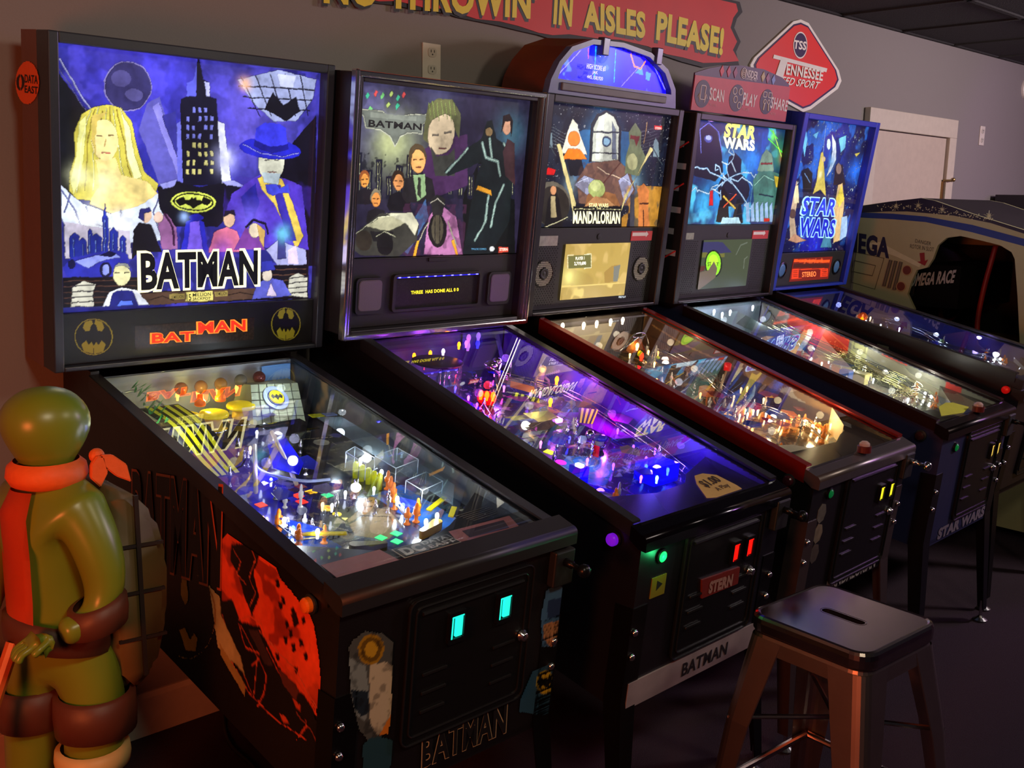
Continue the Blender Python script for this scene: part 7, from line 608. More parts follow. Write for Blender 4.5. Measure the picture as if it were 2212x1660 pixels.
for k in range(1, 5):
    for j in range(1): tube(bm, [a_[0].lerp(a_[3], k / 5) + Vector((0, -.001, .001)), a_[1].lerp(a_[2], k / 5) + Vector((0, -.001, .001))], .0008, 5)
for k in range(1, 6): tube(bm, [a_[0].lerp(a_[1], k / 6) + Vector((0, -.001, .001)), a_[3].lerp(a_[2], k / 6) + Vector((0, -.001, .001))], .0008, 5)
fx(m, 'stone_joint', bm, mat('joint_dark', (60, 66, 60), .7))
nv = (a_[1] - a_[0]).cross(a_[3] - a_[0]).normalized(); nv = nv if nv.y < 0 else -nv; cen = a_[0].lerp(a_[1], .47).lerp(a_[3].lerp(a_[2], .5), .36)
for rr, cl, dd_ in ((.036, (150, 166, 210), .001), (.024, (60, 70, 110), .0035), (.021, (210, 190, 30), .005), (.018, (200, 180, 20), .006)): bm = NB(); lathe(bm, [(rr, 0), (rr, .002)], cen + nv * dd_, nv, 26); fx(m, 'round_window', bm, mat('rw_%d_%d_%d' % cl, cl, .4), sm=False)
L = [(-1, .15), (-.55, .62), (-.42, .2), (-.16, .3), (-.1, .6), (0, .42), (.1, .6), (.16, .3), (.42, .2), (.55, .62), (1, .15), (.75, -.42), (.42, -.18), (.2, -.35), (0, -.75), (-.2, -.35), (-.42, -.18), (-.75, -.42)]
qx = (a_[1] - a_[0]).normalized(); qz = nv.cross(qx); qz = qz if qz.z > 0 else -qz; bm = NB(); bm.faces.new([bm.verts.new(cen + nv * .0088 + qx * u * .0175 + qz * v_ * .0155) for u, v_ in L]); bmesh.ops.triangulate(bm, faces=bm.faces[:]); fx(m, 'winged_emblem', bm, M_BLKPL, sm=False)
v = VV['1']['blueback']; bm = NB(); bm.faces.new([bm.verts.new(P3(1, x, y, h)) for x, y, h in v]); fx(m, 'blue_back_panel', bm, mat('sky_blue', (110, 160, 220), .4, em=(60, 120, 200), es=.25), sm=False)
v = [Vector(P3(1, x, y, h)) for x, y, h in VV['1']['arc']]; P_ = smooth(v, 5); bm = NB()
for p, q_ in zip(P_, P_[1:]): bm.faces.new([bm.verts.new(w_) for w_ in (p, q_, q_ - Vector((0, 0, .05)), p - Vector((0, 0, .05)))])
fx(m, 'clear_ramp', bm, M_CLEAR); bm = NB(); tube(bm, P_, .003, 6); fx(m, 'ramp_edge', bm, mat('pale_edge', (190, 200, 200), .2))
for k in range(9):
    t = k / 8; x = -.21 - .02 * t; y = -.06 - .18 * t; h = .115 - .025 * t; bm = NB(); R = random.Random(k)
    for j in range(4): a = R.uniform(-2, 1); e = Vector((cos(a), sin(a) * .4, R.uniform(.2, 1))) * .022; p = P3(1, x + .02 * (j % 2), y, h); s_ = Vector((.004, .002, 0)); bm.faces.new([bm.verts.new(w_) for w_ in (p - s_, p + e * .5 - s_, p + e, p + e * .5 + s_, p + s_)])
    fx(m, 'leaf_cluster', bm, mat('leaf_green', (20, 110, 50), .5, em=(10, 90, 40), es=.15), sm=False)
for k in range(4):
    bm = NB(); prev = None; c = (210, 210, 20)
    pts = smooth([P3(1, -.215 + k * .022, -.15 - k * .005, .10), P3(1, -.195 + k * .02, -.25, .085), P3(1, -.19 + k * .018, -.36, .05), P3(1, -.185 + k * .016, -.44, .03)], 5); wd = Vector((.0055, 0, 0))
    for p, q_ in zip(pts, pts[1:]): bm.faces.new([bm.verts.new(w_) for w_ in (p - wd, q_ - wd, q_ + wd, p + wd)])
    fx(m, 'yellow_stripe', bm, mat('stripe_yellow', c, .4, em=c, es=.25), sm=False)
bm = NB(); pts = smooth([P3(1, -.185, -.15, .098), P3(1, -.165, -.25, .083), P3(1, -.16, -.36, .048), P3(1, -.155, -.44, .028)], 5); wd = Vector((.048, 0, 0))
for p, q_ in zip(pts, pts[1:]): bm.faces.new([bm.verts.new(w_ - Vector((0, 0, .0015))) for w_ in (p - wd, q_ - wd, q_ + wd, p + wd)])
fx(m, 'striped_ramp', bm, mat('ramp_black', (20, 22, 20), .3), sm=False)
# clear boxes and tube at right
for (x0, x1, y0, y1, h0, h1) in ((.135, .215, -.66, -.56, .04, .075), (.15, .225, -.74, -.66, .02, .05), (.11, .15, -.58, -.48, .02, .06)):
    bm = NB(); q = [P3(1, x0, y0, 0), P3(1, x1, y0 + .02, 0), P3(1, x1, y1, 0), P3(1, x0, y1 - .02, 0)]
    a = [bm.verts.new(p + Vector((0, 0, h0))) for p in q]; b = [bm.verts.new(p + Vector((0, 0, h1))) for p in q]; bm.faces.new(b)
    for k in range(4): bm.faces.new((a[k], a[(k + 1) % 4], b[(k + 1) % 4], b[k]))
    bx_ = fx(m, 'clear_cover', bm, M_CLEAR, sm=False); bm = NB(); tube(bm, [p + Vector((0, 0, h1)) for p in q], .0012, 5, True)
    for p in q: tube(bm, [p + Vector((0, 0, h0)), p + Vector((0, 0, h1))], .001, 5)
    fx(m, 'cover_edge', bm, mat('edge_glow', (200, 215, 225), .15))
sheet(m, 'clear_ramp', [(.16, -.30), (.22, -.32), (.235, -.75), (.19, -.8), (.17, -.6)], [.07, .07, .05, .03, .05], (200, 220, 230), .12); sheet(m, 'dark_plastic', [(.04, -.22), (.16, -.22), (.17, -.3), (.05, -.3)], .04, (30, 26, 24), .9)
sheet(m, 'number_plate', [(.165, -.25), (.20, -.255), (.20, -.275), (.165, -.272)], .06, (200, 200, 40), .9); sheet(m, 'number_plate', [(.203, -.255), (.235, -.26), (.235, -.28), (.203, -.277)], .06, (120, 140, 190), .9)
clutter(m, 11, [(150, 120, 80), (90, 80, 190), (60, 70, 200), (160, 150, 190)], 30, -.75, [(220, 230, 255), (255, 200, 120)], 6, box_=(-.2, .1))
ap = apron(m, [(-.262, -.775), (-.225, -.825), (-.09, -.925), (-.012, -.935), (.1, -.895), (.17, -.855), (.262, -.79)], .043, (20, 21, 24))
def card(m, pts, h, col, name, parent):
    bm = NB(); t = [bm.verts.new(P3(m.i, *p, h)) for p in pts]; fc = bm.faces.new(t); g = bmesh.ops.extrude_face_region(bm, geom=[fc]); bmesh.ops.translate(bm, vec=(0, 0, .0008), verts=[v for v in g['geom'] if isinstance(v, bmesh.types.BMVert)])
    return fx(m, name, bm, mat('card_%d_%d_%d' % col, col, .5, nz=.2, ns=25), False, ap)
card(m, f['card1'], .0455, (190, 120, 120), 'score_card', m.pf); card(m, f['card2'], .0455, (180, 110, 112), 'score_card', m.pf); card(m, [(.10, -.935), (.215, -.937), (.20, -.97), (.095, -.965)], .0465, (60, 44, 60), 'score_card', m.pf)
pl = f['plate']; pl = [(-.079, -.931), (.062, -.931), (.066, -.9725), (-.077, -.9725)]; card(m, pl, .0455, (200, 196, 190), 'maker_plate', m.pf); card(m, [(-.076, -.9335), (.059, -.9335), (.063, -.970), (-.074, -.970)], .0465, (20, 20, 22), 'maker_plate', m.pf)
to = lambda q: P3(1, q[0], q[1], .0475)
lettering(TX('DATA', [(-.012, -.949), (.052, -.949), (-.012, -.936)], (210, 208, 200)), to, (0, 0, 1), ap, m.T); lettering(TX('EAST', [(-.008, -.967), (.058, -.967), (-.008, -.953)], (210, 208, 200)), to, (0, 0, 1), ap, m.T); lettering(TX('DC', [(-.070, -.966), (-.018, -.966), (-.070, -.939)], (210, 208, 200), .06), to, (0, 0, 1), ap, m.T)
for k in range(6): bm = NB(); a, b = (.14 + .004 * k, -.868 - .007 * k), (.235, -.862 - .007 * k); tube(bm, [P3(1, *a, .0435), P3(1, *b, .0435)], .0008, 4); fx(m, 'printed_line', bm, mat('grey_ink', (120, 120, 120), .5), parent=ap)
for x, y, h, e, c in ((-.16, -.74, .07, .33, (.85, .92, 1)), (.13, -.77, .07, .52, (.85, .93, 1)), (.15, -.53, .07, .52, (.85, .95, 1)), (-.05, -.12, .09, .33, (1, .82, .2)), (-.21, -.3, .09, .27, (.95, 1, .7)), (.14, -.16, .11, .24, (.85, .95, 1)), (-.10, -.50, .07, .45, (.25, .22, 1)), (.02, -.42, .08, .15, (.6, .6, 1)), (0, -.70, .09, .15, (1, .95, .8)), (.2, -.35, .1, .12, (.8, .9, 1))): plight(m, x, y, h, e * 1.8, c)

# ============ machine 2
m = machine(2, 'second pinball machine, chrome framed backbox over a violet and blue lit playfield', cabcol=(14, 13, 20), zc=(-.57, -.655))
backglass(m, 'b2', .212)
sp = speaker_panel(m, .21, .03, col=(40, 38, 44))
bm = NB()
for s in (-1, 1):
    box(bm, s * m.bx - .006, s * m.bx + .006, -.014, .012, -.012, m.h + .006, .004); box(bm, s * (m.bx - .012) - .004, s * (m.bx - .012) + .004, -.010, .004, 0, m.h, .003)
box(bm, -m.bx, m.bx, -.012, .012, m.h - .012, m.h + .004, .004); box(bm, -m.bx, m.bx, -.014, .012, -.014, .004, .004)
part('chrome_trim', bm, M_CHROME, m.r, m.T)
bm = NB(); prism(bm, rrect(-.172, .172, .052, .162, .012), .018, .03, 1, 0, [rrect(-.162, .162, .06, .154, .006)[::-1]]); part('display_bezel', bm, M_BLKPL, m.r, m.T)
q = dict(D['d2']); q['plane'] = .0292; q['c'] = [(-.162, .06), (.162, .154)]; panel('dot_display', q, 1, (0, -1, 0), mat('display_grey', attr=True, rough=.35, nz=.1), m.r, m.T, em=1.3)
for k in range(10): bm = NB(); box(bm, -.150 + k * .0333 - .004, -.150 + k * .0333 + .004, .018, .022, .1515, .1545); part('led', bm, emit('blue_led', (90, 90, 255), 7), m.r, m.T)
bm = NB(); box(bm, -.158, .158, .020, .024, .1505, .1555); part('led_strip', bm, emit('blue_strip', (20, 20, 220), .8), m.r, m.T)
for x in (-.252, .250):
    bm = NB(); prism(bm, rrect(x - .048, x + .048, .052, .156, .014), .019, .03, 1); s = part('speaker', bm, M_BLKPL, sp, m.T)
    bm = NB(); prism(bm, rrect(x - .040, x + .040, .062, .15, .012), .016, .0195, 1, .002); part('speaker_grille', bm, mat('grille_cloth', (92, 84, 100), .8, nz=.2, ns=600), sp, m.T)
bm = NB(); box(bm, -.04, .04, .025, .031, .196, .206); part('latch_slot', bm, M_BLKPL, sp, m.T)
PU = [(70, 40, 160), (40, 60, 190), (110, 40, 150), (160, 150, 120), (50, 40, 50), (30, 70, 140), (170, 160, 70)]
ops = scatter_ops(8, PU, 150, -1, .022); ops += [['p', [30, 110, 190], FF['2']['blue']], ['s', [180, 200, 220], .004, [(-.02 + .04 * cos(a / 3), -.64 + .03 * sin(a / 3)) for a in range(20)]], ['s', [180, 200, 220], .004, [(-.09 + .03 * cos(a / 3), -.68 + .02 * sin(a / 3)) for a in range(20)]], ['p', [20, 20, 120], [(.0, -.72), (.26, -.66), (.26, -.95), (.0, -.95)]], ['n', [180, 180, 200], 50, .64, .6, 5]]
playfield(m, pfart(2, (50, 36, 90), ops), blade=dict(bg=(66, 34, 140), ops=[['n', [40, 20, 90], 8, .5, .6, 2], ['s', [170, 150, 200], .004, [(-.18, -.10), (-.20, -.13), (-.26, -.10)]], ['n', [110, 90, 160], 14, .7, .6, 3]]))
v = VV['2']
for k, (x, y, h) in enumerate(v['top']): bulb(m, x, -.03, h - .012, [(255, 120, 10), (255, 120, 10), (220, 190, 255), (255, 130, 10), (120, 60, 255)][k], 12, .005)
bm = NB(); c = P3(2, -.12, -.14); lathe(bm, [(.07, .001), (.072, .10), (.07, .104)], c, (0, 0, 1), 30); fx(m, 'clear_cylinder', bm, M_CLEAR); bm = NB(); lathe(bm, [(.072, .100), (.074, .102), (.074, .106), (.072, .107)], c, (0, 0, 1), 30); fx(m, 'cylinder_cap', bm, mat('violet_cap', (60, 20, 60), .3))
bm = NB(); x, y = -.105, -.15
tube(bm, [P3(2, x, y, .0), P3(2, x, y, .03), P3(2, x, y, .06), P3(2, x, y, .075), P3(2, x, y, .085), P3(2, x, y, .1)], .01, 10, radii=[.012, .014, .011, .017, .006, .008])
for s in (-1, 1): tube(bm, [P3(2, x + s * .014, y, .075), P3(2, x + s * .022, y - .004, .055), P3(2, x + s * .024, y - .008, .035)], .005, 8)
fx(m, 'toy_figure', bm, mat('toy_teal', (40, 90, 110), .4)); 
for s in (-.02, -.035): bm = NB(); tube(bm, [P3(2, x + s, y - .03, .0), P3(2, x + s, y - .03, .1)], .002, 6); fx(m, 'tube_rod', bm, M_CHROME)
bm = NB(); bm.faces.new([bm.verts.new(P3(2, *q)) for q in v['back']]); fx(m, 'lamp_board', bm, mat('board_blue', (40, 40, 120), .5), sm=False)
for k, (dx, dh) in enumerate(((.02, -.015), (.06, -.012), (.02, -.04), (.06, -.036))): bulb(m, .085 + dx, -.016, .125 + dh, ((200, 120, 230), (150, 110, 220), (180, 120, 220), (60, 60, 255))[k], 1.5, .007)
# chrome machine toy with grey drape, crouched grey figure, hazard shelves
bm = NB(); x, y, h = .075, -.16, .08
ball(bm, P3(2, x, y, h), .022, 10, (1.3, .8, .8)); ball(bm, P3(2, x + .02, y, h + .01), .014); tube(bm, [P3(2, x - .03, y, h + .01), P3(2, x, y - .03, h - .01), P3(2, x + .035, y, h)], .006, 8); tube(bm, [P3(2, x + .03, y, h), P3(2, x + .04, y, 0)], .005, 8); fx(m, 'chrome_toy', bm, M_CHROME)
sheet(m, 'grey_drape', [(.05, -.2), (.035, -.22), (.03, -.25), (.045, -.25)], [.08, .06, .02, .02], (90, 100, 130), .9); sheet(m, 'grey_ribbon', [(.20, -.03), (.22, -.03), (.19, -.10), (.175, -.10)], [.12, .12, .05, .05], (110, 110, 160), .9)
bm = NB(); x, y = .20, -.24; tube(bm, [P3(2, x - .01, y, .02), P3(2, x, y, .05), P3(2, x + .012, y, .072), P3(2, x + .012, y, .088)], .01, 10, radii=[.013, .015, .008, .011]); tube(bm, [P3(2, x + .01, y, .065), P3(2, x + .03, y - .01, .05), P3(2, x + .028, y - .02, .025)], .005, 8); tube(bm, [P3(2, x - .01, y, .06), P3(2, x - .03, y - .01, .045), P3(2, x - .026, y - .02, .02)], .005, 8); tube(bm, [P3(2, x + .0, y, .03), P3(2, x + .025, y - .015, .02), P3(2, x + .024, y - .02, 0)], .006, 8); fx(m, 'toy_figure', bm, mat('toy_grey', (130, 120, 120), .5))
def hazard(m, pts, n=5):
    a, b, c, d = [P3(2, *q) for q in pts]; bm = NB(); bm2 = NB()
    for k in range(2 * n):
        t0, t1 = k / (2 * n), (k + 1) / (2 * n); sk = .06
        q = [a.lerp(b, min(1, t0 + sk)), a.lerp(b, min(1, t1 + sk)), d.lerp(c, t1), d.lerp(c, t0)]; tgt = bm if k % 2 else bm2; tgt.faces.new([tgt.verts.new(w_) for w_ in q])
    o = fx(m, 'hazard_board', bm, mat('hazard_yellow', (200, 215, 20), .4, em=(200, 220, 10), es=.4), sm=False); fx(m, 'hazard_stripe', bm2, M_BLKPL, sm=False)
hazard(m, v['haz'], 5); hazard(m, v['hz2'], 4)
bm = NB(); q = [P3(2, .09, -.5, .08), P3(2, .18, -.5, .064), P3(2, .18, -.45, .066), P3(2, .09, -.45, .08)]; bm.faces.new([bm.verts.new(p) for p in q]); fx(m, 'rivet_shelf', bm, mat('brown_shelf', (110, 80, 60), .5), sm=False)
bm = NB(); q = [P3(2, .04, -.28, .062), P3(2, .12, -.31, .042), P3(2, .16, -.26, .042), P3(2, .08, -.24, .062)]; bm.faces.new([bm.verts.new(p) for p in q]); fx(m, 'orange_deck', bm, mat('orange_deck', (200, 120, 10), .4, em=(180, 100, 0), es=.2), sm=False)
RED = (255, 20, 10)
for dx, dy in ((0, 0), (.015, -.01), (-.012, .012)): bulb(m, -.03 + dx, -.26 + dy, .035, (255, 60, 0), 18, .007)
bm = NB(); ball(bm, P3(2, -.01, -.24, .02), .03, 10, (1, 1, .7)); fx(m, 'red_dome', bm, tint('red', (255, 10, 20), .7))
bulb(m, .235, -.28, .06, (255, 110, 10), 20, .006); bulb(m, .13, -.36, .035, (255, 120, 10), 14, .006)
wire(m, [P3(2, .1, -.18, .06), P3(2, .2, -.3, .055), P3(2, .235, -.42, .045), P3(2, .22, -.55, .04), P3(2, .2, -.7, .03), P3(2, .17, -.82, .02)], .0014); wire(m, [P3(2, -.1, -.3, .04), P3(2, -.16, -.42, .04), P3(2, -.2, -.55, .03), P3(2, -.22, -.68, .02)], .0014)
for k, (x, y) in enumerate(((-.04, -.42), (-.02, -.46), (.01, -.44), (-.09, -.48), (-.06, -.52))): sheet(m, 'rocky_plastic', [(x - .04, y + .03), (x + .05, y + .02), (x + .04, y - .03), (x - .05, y - .035)], .03 + .006 * k, [(170, 165, 90), (120, 110, 100), (200, 190, 120), (70, 80, 160), (60, 60, 70)][k], .8)
bumper(m, .08, -.60, .03, (60, 50, 140), (150, 130, 120), None, .02); targets(m, .035, -.63, 1, .0001, -.03, (230, 20, 40), .03); bm = NB(); ball(bm, P3(2, .085, -.56, .025), .0135); fx(m, 'steel_ball', bm, M_CHROME)
insert(m, -.072, -.56, (230, 250, 30), 1.5, 'sq', .3, .014); insert(m, -.1, -.5, (120, 200, 255), 1.4, 'sq', .2, .012); insert(m, -.09, -.62, (230, 40, 200), 1.1, 'c', 0, .012)
bm = NB(); box(bm, -.15, -.115, -.74, -.70, -.25, -.19, .003); fx(m, 'blue_cube_toy', bm, tint('blue', (30, 20, 255), .9), sm=False)
bm = NB(); q = P3(2, .08, -.80, 0); box(bm, q.x - .05, q.x + .05, q.y - .035, q.y + .035, q.z, q.z + .05, .003); fx(m, 'blue_cover', bm, tint('blue2', (30, 20, 255), .55), sm=False)
for x, y in ((.06, -.78), (.1, -.82), (.03, -.84)): bulb(m, x, y, .03, (120, 200, 255), 10, .004)
sheet(m, 'violet_plastic', [(.12, -.40), (.24, -.44), (.24, -.62), (.14, -.60)], .02, (190, 20, 230), .7); sheet(m, 'violet_plastic', [(-.2, -.2), (-.1, -.2), (-.1, -.32), (-.21, -.34)], .03, (90, 20, 240), .6); sheet(m, 'pink_plastic', [(.02, -.40), (.10, -.40), (.10, -.46), (.03, -.46)], .02, (230, 20, 220), .8)
clutter(m, 21, [(90, 30, 230), (200, 30, 220), (40, 40, 240), (180, 170, 100)], 44, -.85, [(120, 60, 255), (255, 90, 220), (60, 60, 255)], 9)
slingshot(m, [(-.2, -.74), (-.195, -.82), (-.13, -.85)], (60, 40, 220), (80, 60, 255), 8); flipper(m, -.11, -.87, -22, (60, 40, 200)); flipper(m, .06, -.9, 200, (60, 40, 200))
ap = apron(m, [(-.262, -.80), (-.21, -.87), (-.06, -.91), (.06, -.905), (.11, -.87), (.262, -.82)], .042, (34, 26, 52))
def glass_card(m, pts, col, name):
    bm = NB(); t = [bm.verts.new((x, y, rail_z(m.i, y) - .0075)) for x, y in pts]; fc = bm.faces.new(t); g = bmesh.ops.extrude_face_region(bm, geom=[fc]); bmesh.ops.translate(bm, vec=(0, 0, .0006), verts=[v for v in g['geom'] if isinstance(v, bmesh.types.BMVert)])
    return part(name, bm, mat('gcard_%d_%d_%d' % col, col, .6, nz=.15, ns=25), m.r, m.T)
gc = glass_card(m, [(.0, -1.012), (.035, -.955), (.066, -.925), (.10, -.925), (.133, -.945), (.142, -1.0), (.14, -1.018), (.03, -1.02)], (196, 160, 96), 'price_card')
to = lambda q: (q[0], q[1], rail_z(2, q[1]) - .0065)
lettering(TX('$1.00', [(.045, -.978), (.118, -.972), (.045, -.950)], (50, 34, 20)), to, (0, 0, 1), gc, m.T); lettering(TX('A Play', [(.062, -1.003), (.118, -.998), (.062, -.987)], (70, 50, 30), .01), to, (0, 0, 1), gc, m.T)
for x, y, h, e, c in ((-.1, -.12, .09, .57, (.45, .12, 1)), (.15, -.14, .09, .65, (.35, .10, 1)), (-.03, -.26, .07, .57, (1, .03, .04)), (-.1, -.30, .07, .42, (.6, .08, 1)), (.2, -.35, .08, .78, (.5, .08, 1)), (.18, -.55, .07, .99, (.6, .08, 1)), (-.04, -.44, .08, .47, (1, .95, .6)), (-.05, -.65, .07, .47, (.5, .75, 1)), (.08, -.80, .07, 1.30, (.12, .06, 1)), (.2, -.78, .07, .78, (.15, .06, 1)), (-.13, -.80, .06, .65, (.2, .06, 1)), (.2, -.25, .09, .16, (1, .5, .1))): plight(m, x, y, h, e, c)
x2 = XX['2']; coin_door(m, x0=-.125, x1=.20, zt=-.25, zb=-.575, slots=[(.082, -.343), (.142, -.343)], col=(255, 20, 10), es=1.1, lock=(.163, -.413), ssz=(.012, .022))
bm = NB(); prism(bm, x2['logo'], m.yfr - .012, m.yfr - .006, 1); o = part('maker_badge', bm, mat('badge_red', (110, 34, 28), .4), m.cab, m.T, label='red and blue badge'); text_on(m, TX('STERN', [(-.015, -.425), (.085, -.43), (-.015, -.396)], (150, 110, 100), .06), 1, m.yfr - .0125, (0, -1, 0), o)
bm = NB(); box(bm, -.27, .27, m.yfr - .004, m.yfr, -.652, -.585); o = part('front_strip', bm, mat('pale_cloud', (140, 128, 132), .5, nz=.5, ns=12), m.cab, m.T); text_on(m, TX('BATMAN', [(-.065, -.635), (.125, -.635), (-.065, -.60)], (30, 26, 30), .03), 1, m.yfr - .0042, (0, -1, 0), o)
front_button(m, -.211, -.285, (20, 255, 90), 2.2); side_button(m, -.979, -.254, (120, 20, 230), .55); plunger(m, .262, -.275)
lamp('start_button_glow', 'POINT', (0, 0, 0), .12, (.05, 1, .3), .01).parent = m.r; bpy.data.objects[-1] if 0 else None
g_ = [o for o in C.objects if o.name.startswith('start_button_glow')][-1]; g_.location = m.T @ Vector((-.211, m.yfr - .03, -.285))
bm = NB(); box(bm, -.232, -.18, m.yfr - .002, m.yfr, -.385, -.335); o = part('warning_sticker', bm, mat('sticker_yellow', (120, 100, 16), .5), m.cab, m.T); bm = NB(); lathe(bm, [(.014, 0), (.014, .0006)], (-.206, m.yfr - .002, -.357), (0, -1, 0), 3); part('warning_mark', bm, M_BLKPL, o, m.T)

# ============ machine 3
m = machine(3, 'third pinball machine, red side rails and amber lit playfield under a dome topper', cabcol=(16, 14, 16), zc=(-.55, -.612))
backglass(m, 'b3', .288); sp = speaker_panel(m, .285, .03, col=(38, 36, 38))
q = dict(D['d3']); q['plane'] = .0245; q['c'] = [(-.172, .042), (.172, .232)]; panel('lcd_screen', q, 1, (0, -1, 0), mat('lcd_lit', em=(1, 1, 1), es=1.15, attr=True, rough=.2, nz=.02), m.r, m.T, em=1.3)
def round_speaker(m, sp, x, z, r):
    bm = NB(); lathe(bm, [(r, 0), (r, .002), (r * .93, .0022), (r * .9, -.004)], (x, .0285, z), (0, -1, 0), 30); part('speaker_ring', bm, mat('ring_dark', (60, 58, 56), .35, .5), sp, m.T)
    bm = NB(); n = 9
    for a in range(-n, n + 1):
        for b in range(-n, n + 1):
            px, pz = (a + (b % 2) * .5) * r / 6.5, b * r / 7.5
            if r * .42 < math.hypot(px, pz) < r * .88: lathe(bm, [(r * .062, 0), (r * .062, .0006)], (x + px, .0284, z + pz), (0, -1, 0), 6)
    part('speaker_grille', bm, mat('grille_silver', (170, 168, 150), .4, .4), sp, m.T); bm = NB(); lathe(bm, [(r * .42, 0), (r * .4, .004), (r * .26, .005), (r * .24, .002), (r * .14, .004), (.001, .006)], (x, .0284, z), (0, -1, 0), 22); part('speaker_cone', bm, M_BLKPL, sp, m.T, sm=True)
for x in (-.262, .256): round_speaker(m, sp, x, .135, .047)
def mesh_dots(m, sp, x0, x1, z0, z1, d=.0125):
    bm = NB(); k = 0; z = z0
    while z < z1:
        x = x0 + (k % 2) * d / 2
        while x < x1: box(bm, x - .0018, x + .0018, .0293, .0301, z - .0018, z + .0018); x += d
        z += d * .6; k += 1
    part('speaker_mesh', bm, mat('hole_black', (6, 6, 6), .8), sp, m.T)
for s in (-1, 1): mesh_dots(m, sp, *sorted((s * .2, s * .31)), .03, .235)
def stickers(m, sp, st, art):
    bm = NB(); a, b, c, d = st; box(bm, a[0] + .02, b[0] + .02, .0275, .0296, b[1], a[1] - .002); part('serial_plaque', bm, mat('plaque', (150, 150, 140), .5, nz=.5, ns=60), sp, m.T)
    bm = NB(); box(bm, .175, .295, .0275, .0296, .238, .272); o = part('red_sticker', bm, mat('sticker_red', (180, 50, 52), .5, em=(180, 50, 52), es=.08), sp, m.T); bm = NB(); box(bm, .18, .26, .0268, .0276, .255, .267); prism(bm, [(.258, .25), (.272, .261), (.258, .272)], .0268, .0276, 1); part('sticker_arrow', bm, mat('sticker_white', (210, 200, 200), .5, em=(200, 190, 190), es=.06), o, m.T)
    bm = NB(); lathe(bm, [(.010, 0), (.010, .003), (.003, .0035)], (0, .03, .255), (0, -1, 0), 16); part('panel_lock', bm, M_BLKPL, sp, m.T)
stickers(m, sp, XX['3']['stk'], 0)
BR = [(120, 90, 56), (150, 120, 70), (60, 50, 44), (40, 60, 90), (180, 150, 100), (90, 40, 24), (30, 30, 34)]
playfield(m, pfart(3, (96, 76, 50), scatter_ops(13, BR, 150, -1, .022) + [['n', [200, 180, 130], 50, .62, .5, 5]]), blade=dict(bg=(132, 100, 54), ops=[['n', [80, 54, 34], 9, .5, .7, 2], ['n', [190, 156, 90], 12, .6, .7, 4], ['p', [88, 56, 34], [(-.02, -.02), (-.4, -.06), (-.46, -.15), (-.3, -.17), (0, -.16)]], ['s', [150, 110, 70], .006, [(-.05, -.06), (-.2, -.10), (-.42, -.13)]], ['s', [60, 36, 20], .006, [(-.05, -.1), (-.2, -.13), (-.4, -.155)]], ['p', [150, 150, 150], [(-.6, -.16), (-.64, -.14), (-.66, -.17), (-.70, -.18), (-.65, -.2), (-.62, -.19)]], ['p', [110, 100, 90], [(-.64, -.17), (-.60, -.20), (-.59, -.2), (-.62, -.165)]], ['p', [60, 44, 34], [(-.25, -.12), (-.95, -.22), (-.95, -.30), (-.25, -.2)]]]))
for x, y, h in VV['3']['top']: bulb(m, x, -.03, h - .015, (255, 225, 180), 18, .006)
bm = NB(); c = P3(3, .0, -.15, .085); prism_pts = [(-.05, -.02), (-.03, .02), (.01, .035), (.05, .02), (.065, -.02), (.03, -.035), (-.02, -.035)]
a = [bm.verts.new(c + Vector((u, .03, v_))) for u, v_ in prism_pts]; b = [bm.verts.new(c + Vector((u * .8, -.03, v_ * .8))) for u, v_ in prism_pts]; n = len(a)
for k in range(n): bm.faces.new((a[k], a[(k + 1) % n], b[(k + 1) % n], b[k]))
bm.faces.new(a); bm.faces.new(b[::-1]); fx(m, 'toy_ship', bm, mat('ship_brown', (130, 84, 50), .4, nz=.4, ns=50), sm=False)
bm = NB(); tube(bm, smooth([c + Vector((-.06, -.03, -.01)), c + Vector((-.01, -.03, .035)), c + Vector((.05, -.03, .035)), c + Vector((.08, -.03, -.01))], 5), .003, 6); tube(bm, [c + Vector((-.06, -.02, -.02)), c + Vector((0, -.04, .03))], .005, 8); fx(m, 'ship_frame', bm, M_STEEL)
bulb(m, .005, -.19, .085, (255, 150, 60), 40, .006); bulb(m, .01, -.21, .055, (255, 30, 10), 14, .007)
for (p, q_) in ((VV['3']['gun'][0], VV['3']['gun'][1]), (VV['3']['gun'][2], VV['3']['gun'][3])):
    a, b = P3(3, *p), P3(3, *q_); bm = NB(); tube(bm, [a.lerp(b, .12), a.lerp(b, .5), b], .011, 12, radii=[.009, .011, .012]); g = fx(m, 'toy_cannon', bm, mat('gun_grey', (90, 90, 84), .35, .3)); bm = NB(); tube(bm, [a, a.lerp(b, .15)], .010, 12); fx(m, 'cannon_tip', bm, mat('lime', (210, 230, 20), .4, em=(210, 230, 20), es=.4))
bm = NB(); t0, t1 = P3(3, .10, -.47, -.0), P3(3, .20, -.43, .075); tube(bm, [t0, t1], .0035, 8); fx(m, 'lamp_pole', bm, mat('pole_cream', (190, 170, 140), .4)); bm = NB(); lathe(bm, [(.012, -.012), (.0125, .012), (.008, .015)], t1 + Vector((0, 0, .005)), (0, 0, 1), 14); fx(m, 'red_lamp', bm, mat('lamp_red', (220, 10, 10), .3, em=(230, 10, 10), es=.5))
bm = NB()
for s in (-1, 1): tube(bm, [P3(3, .06 + s * .01, -.50, 0), P3(3, .09 + s * .006, -.47, .08)], .002, 6)
for k in range(6): t = k / 6; tube(bm, [P3(3, .05 + .03 * t, -.50 + .03 * t, .08 * t), P3(3, .07 + .03 * t, -.50 + .03 * t, .08 * (t + .12))], .0015, 5)
fx(m, 'truss_tower', bm, mat('truss_dark', (70, 64, 56), .5))
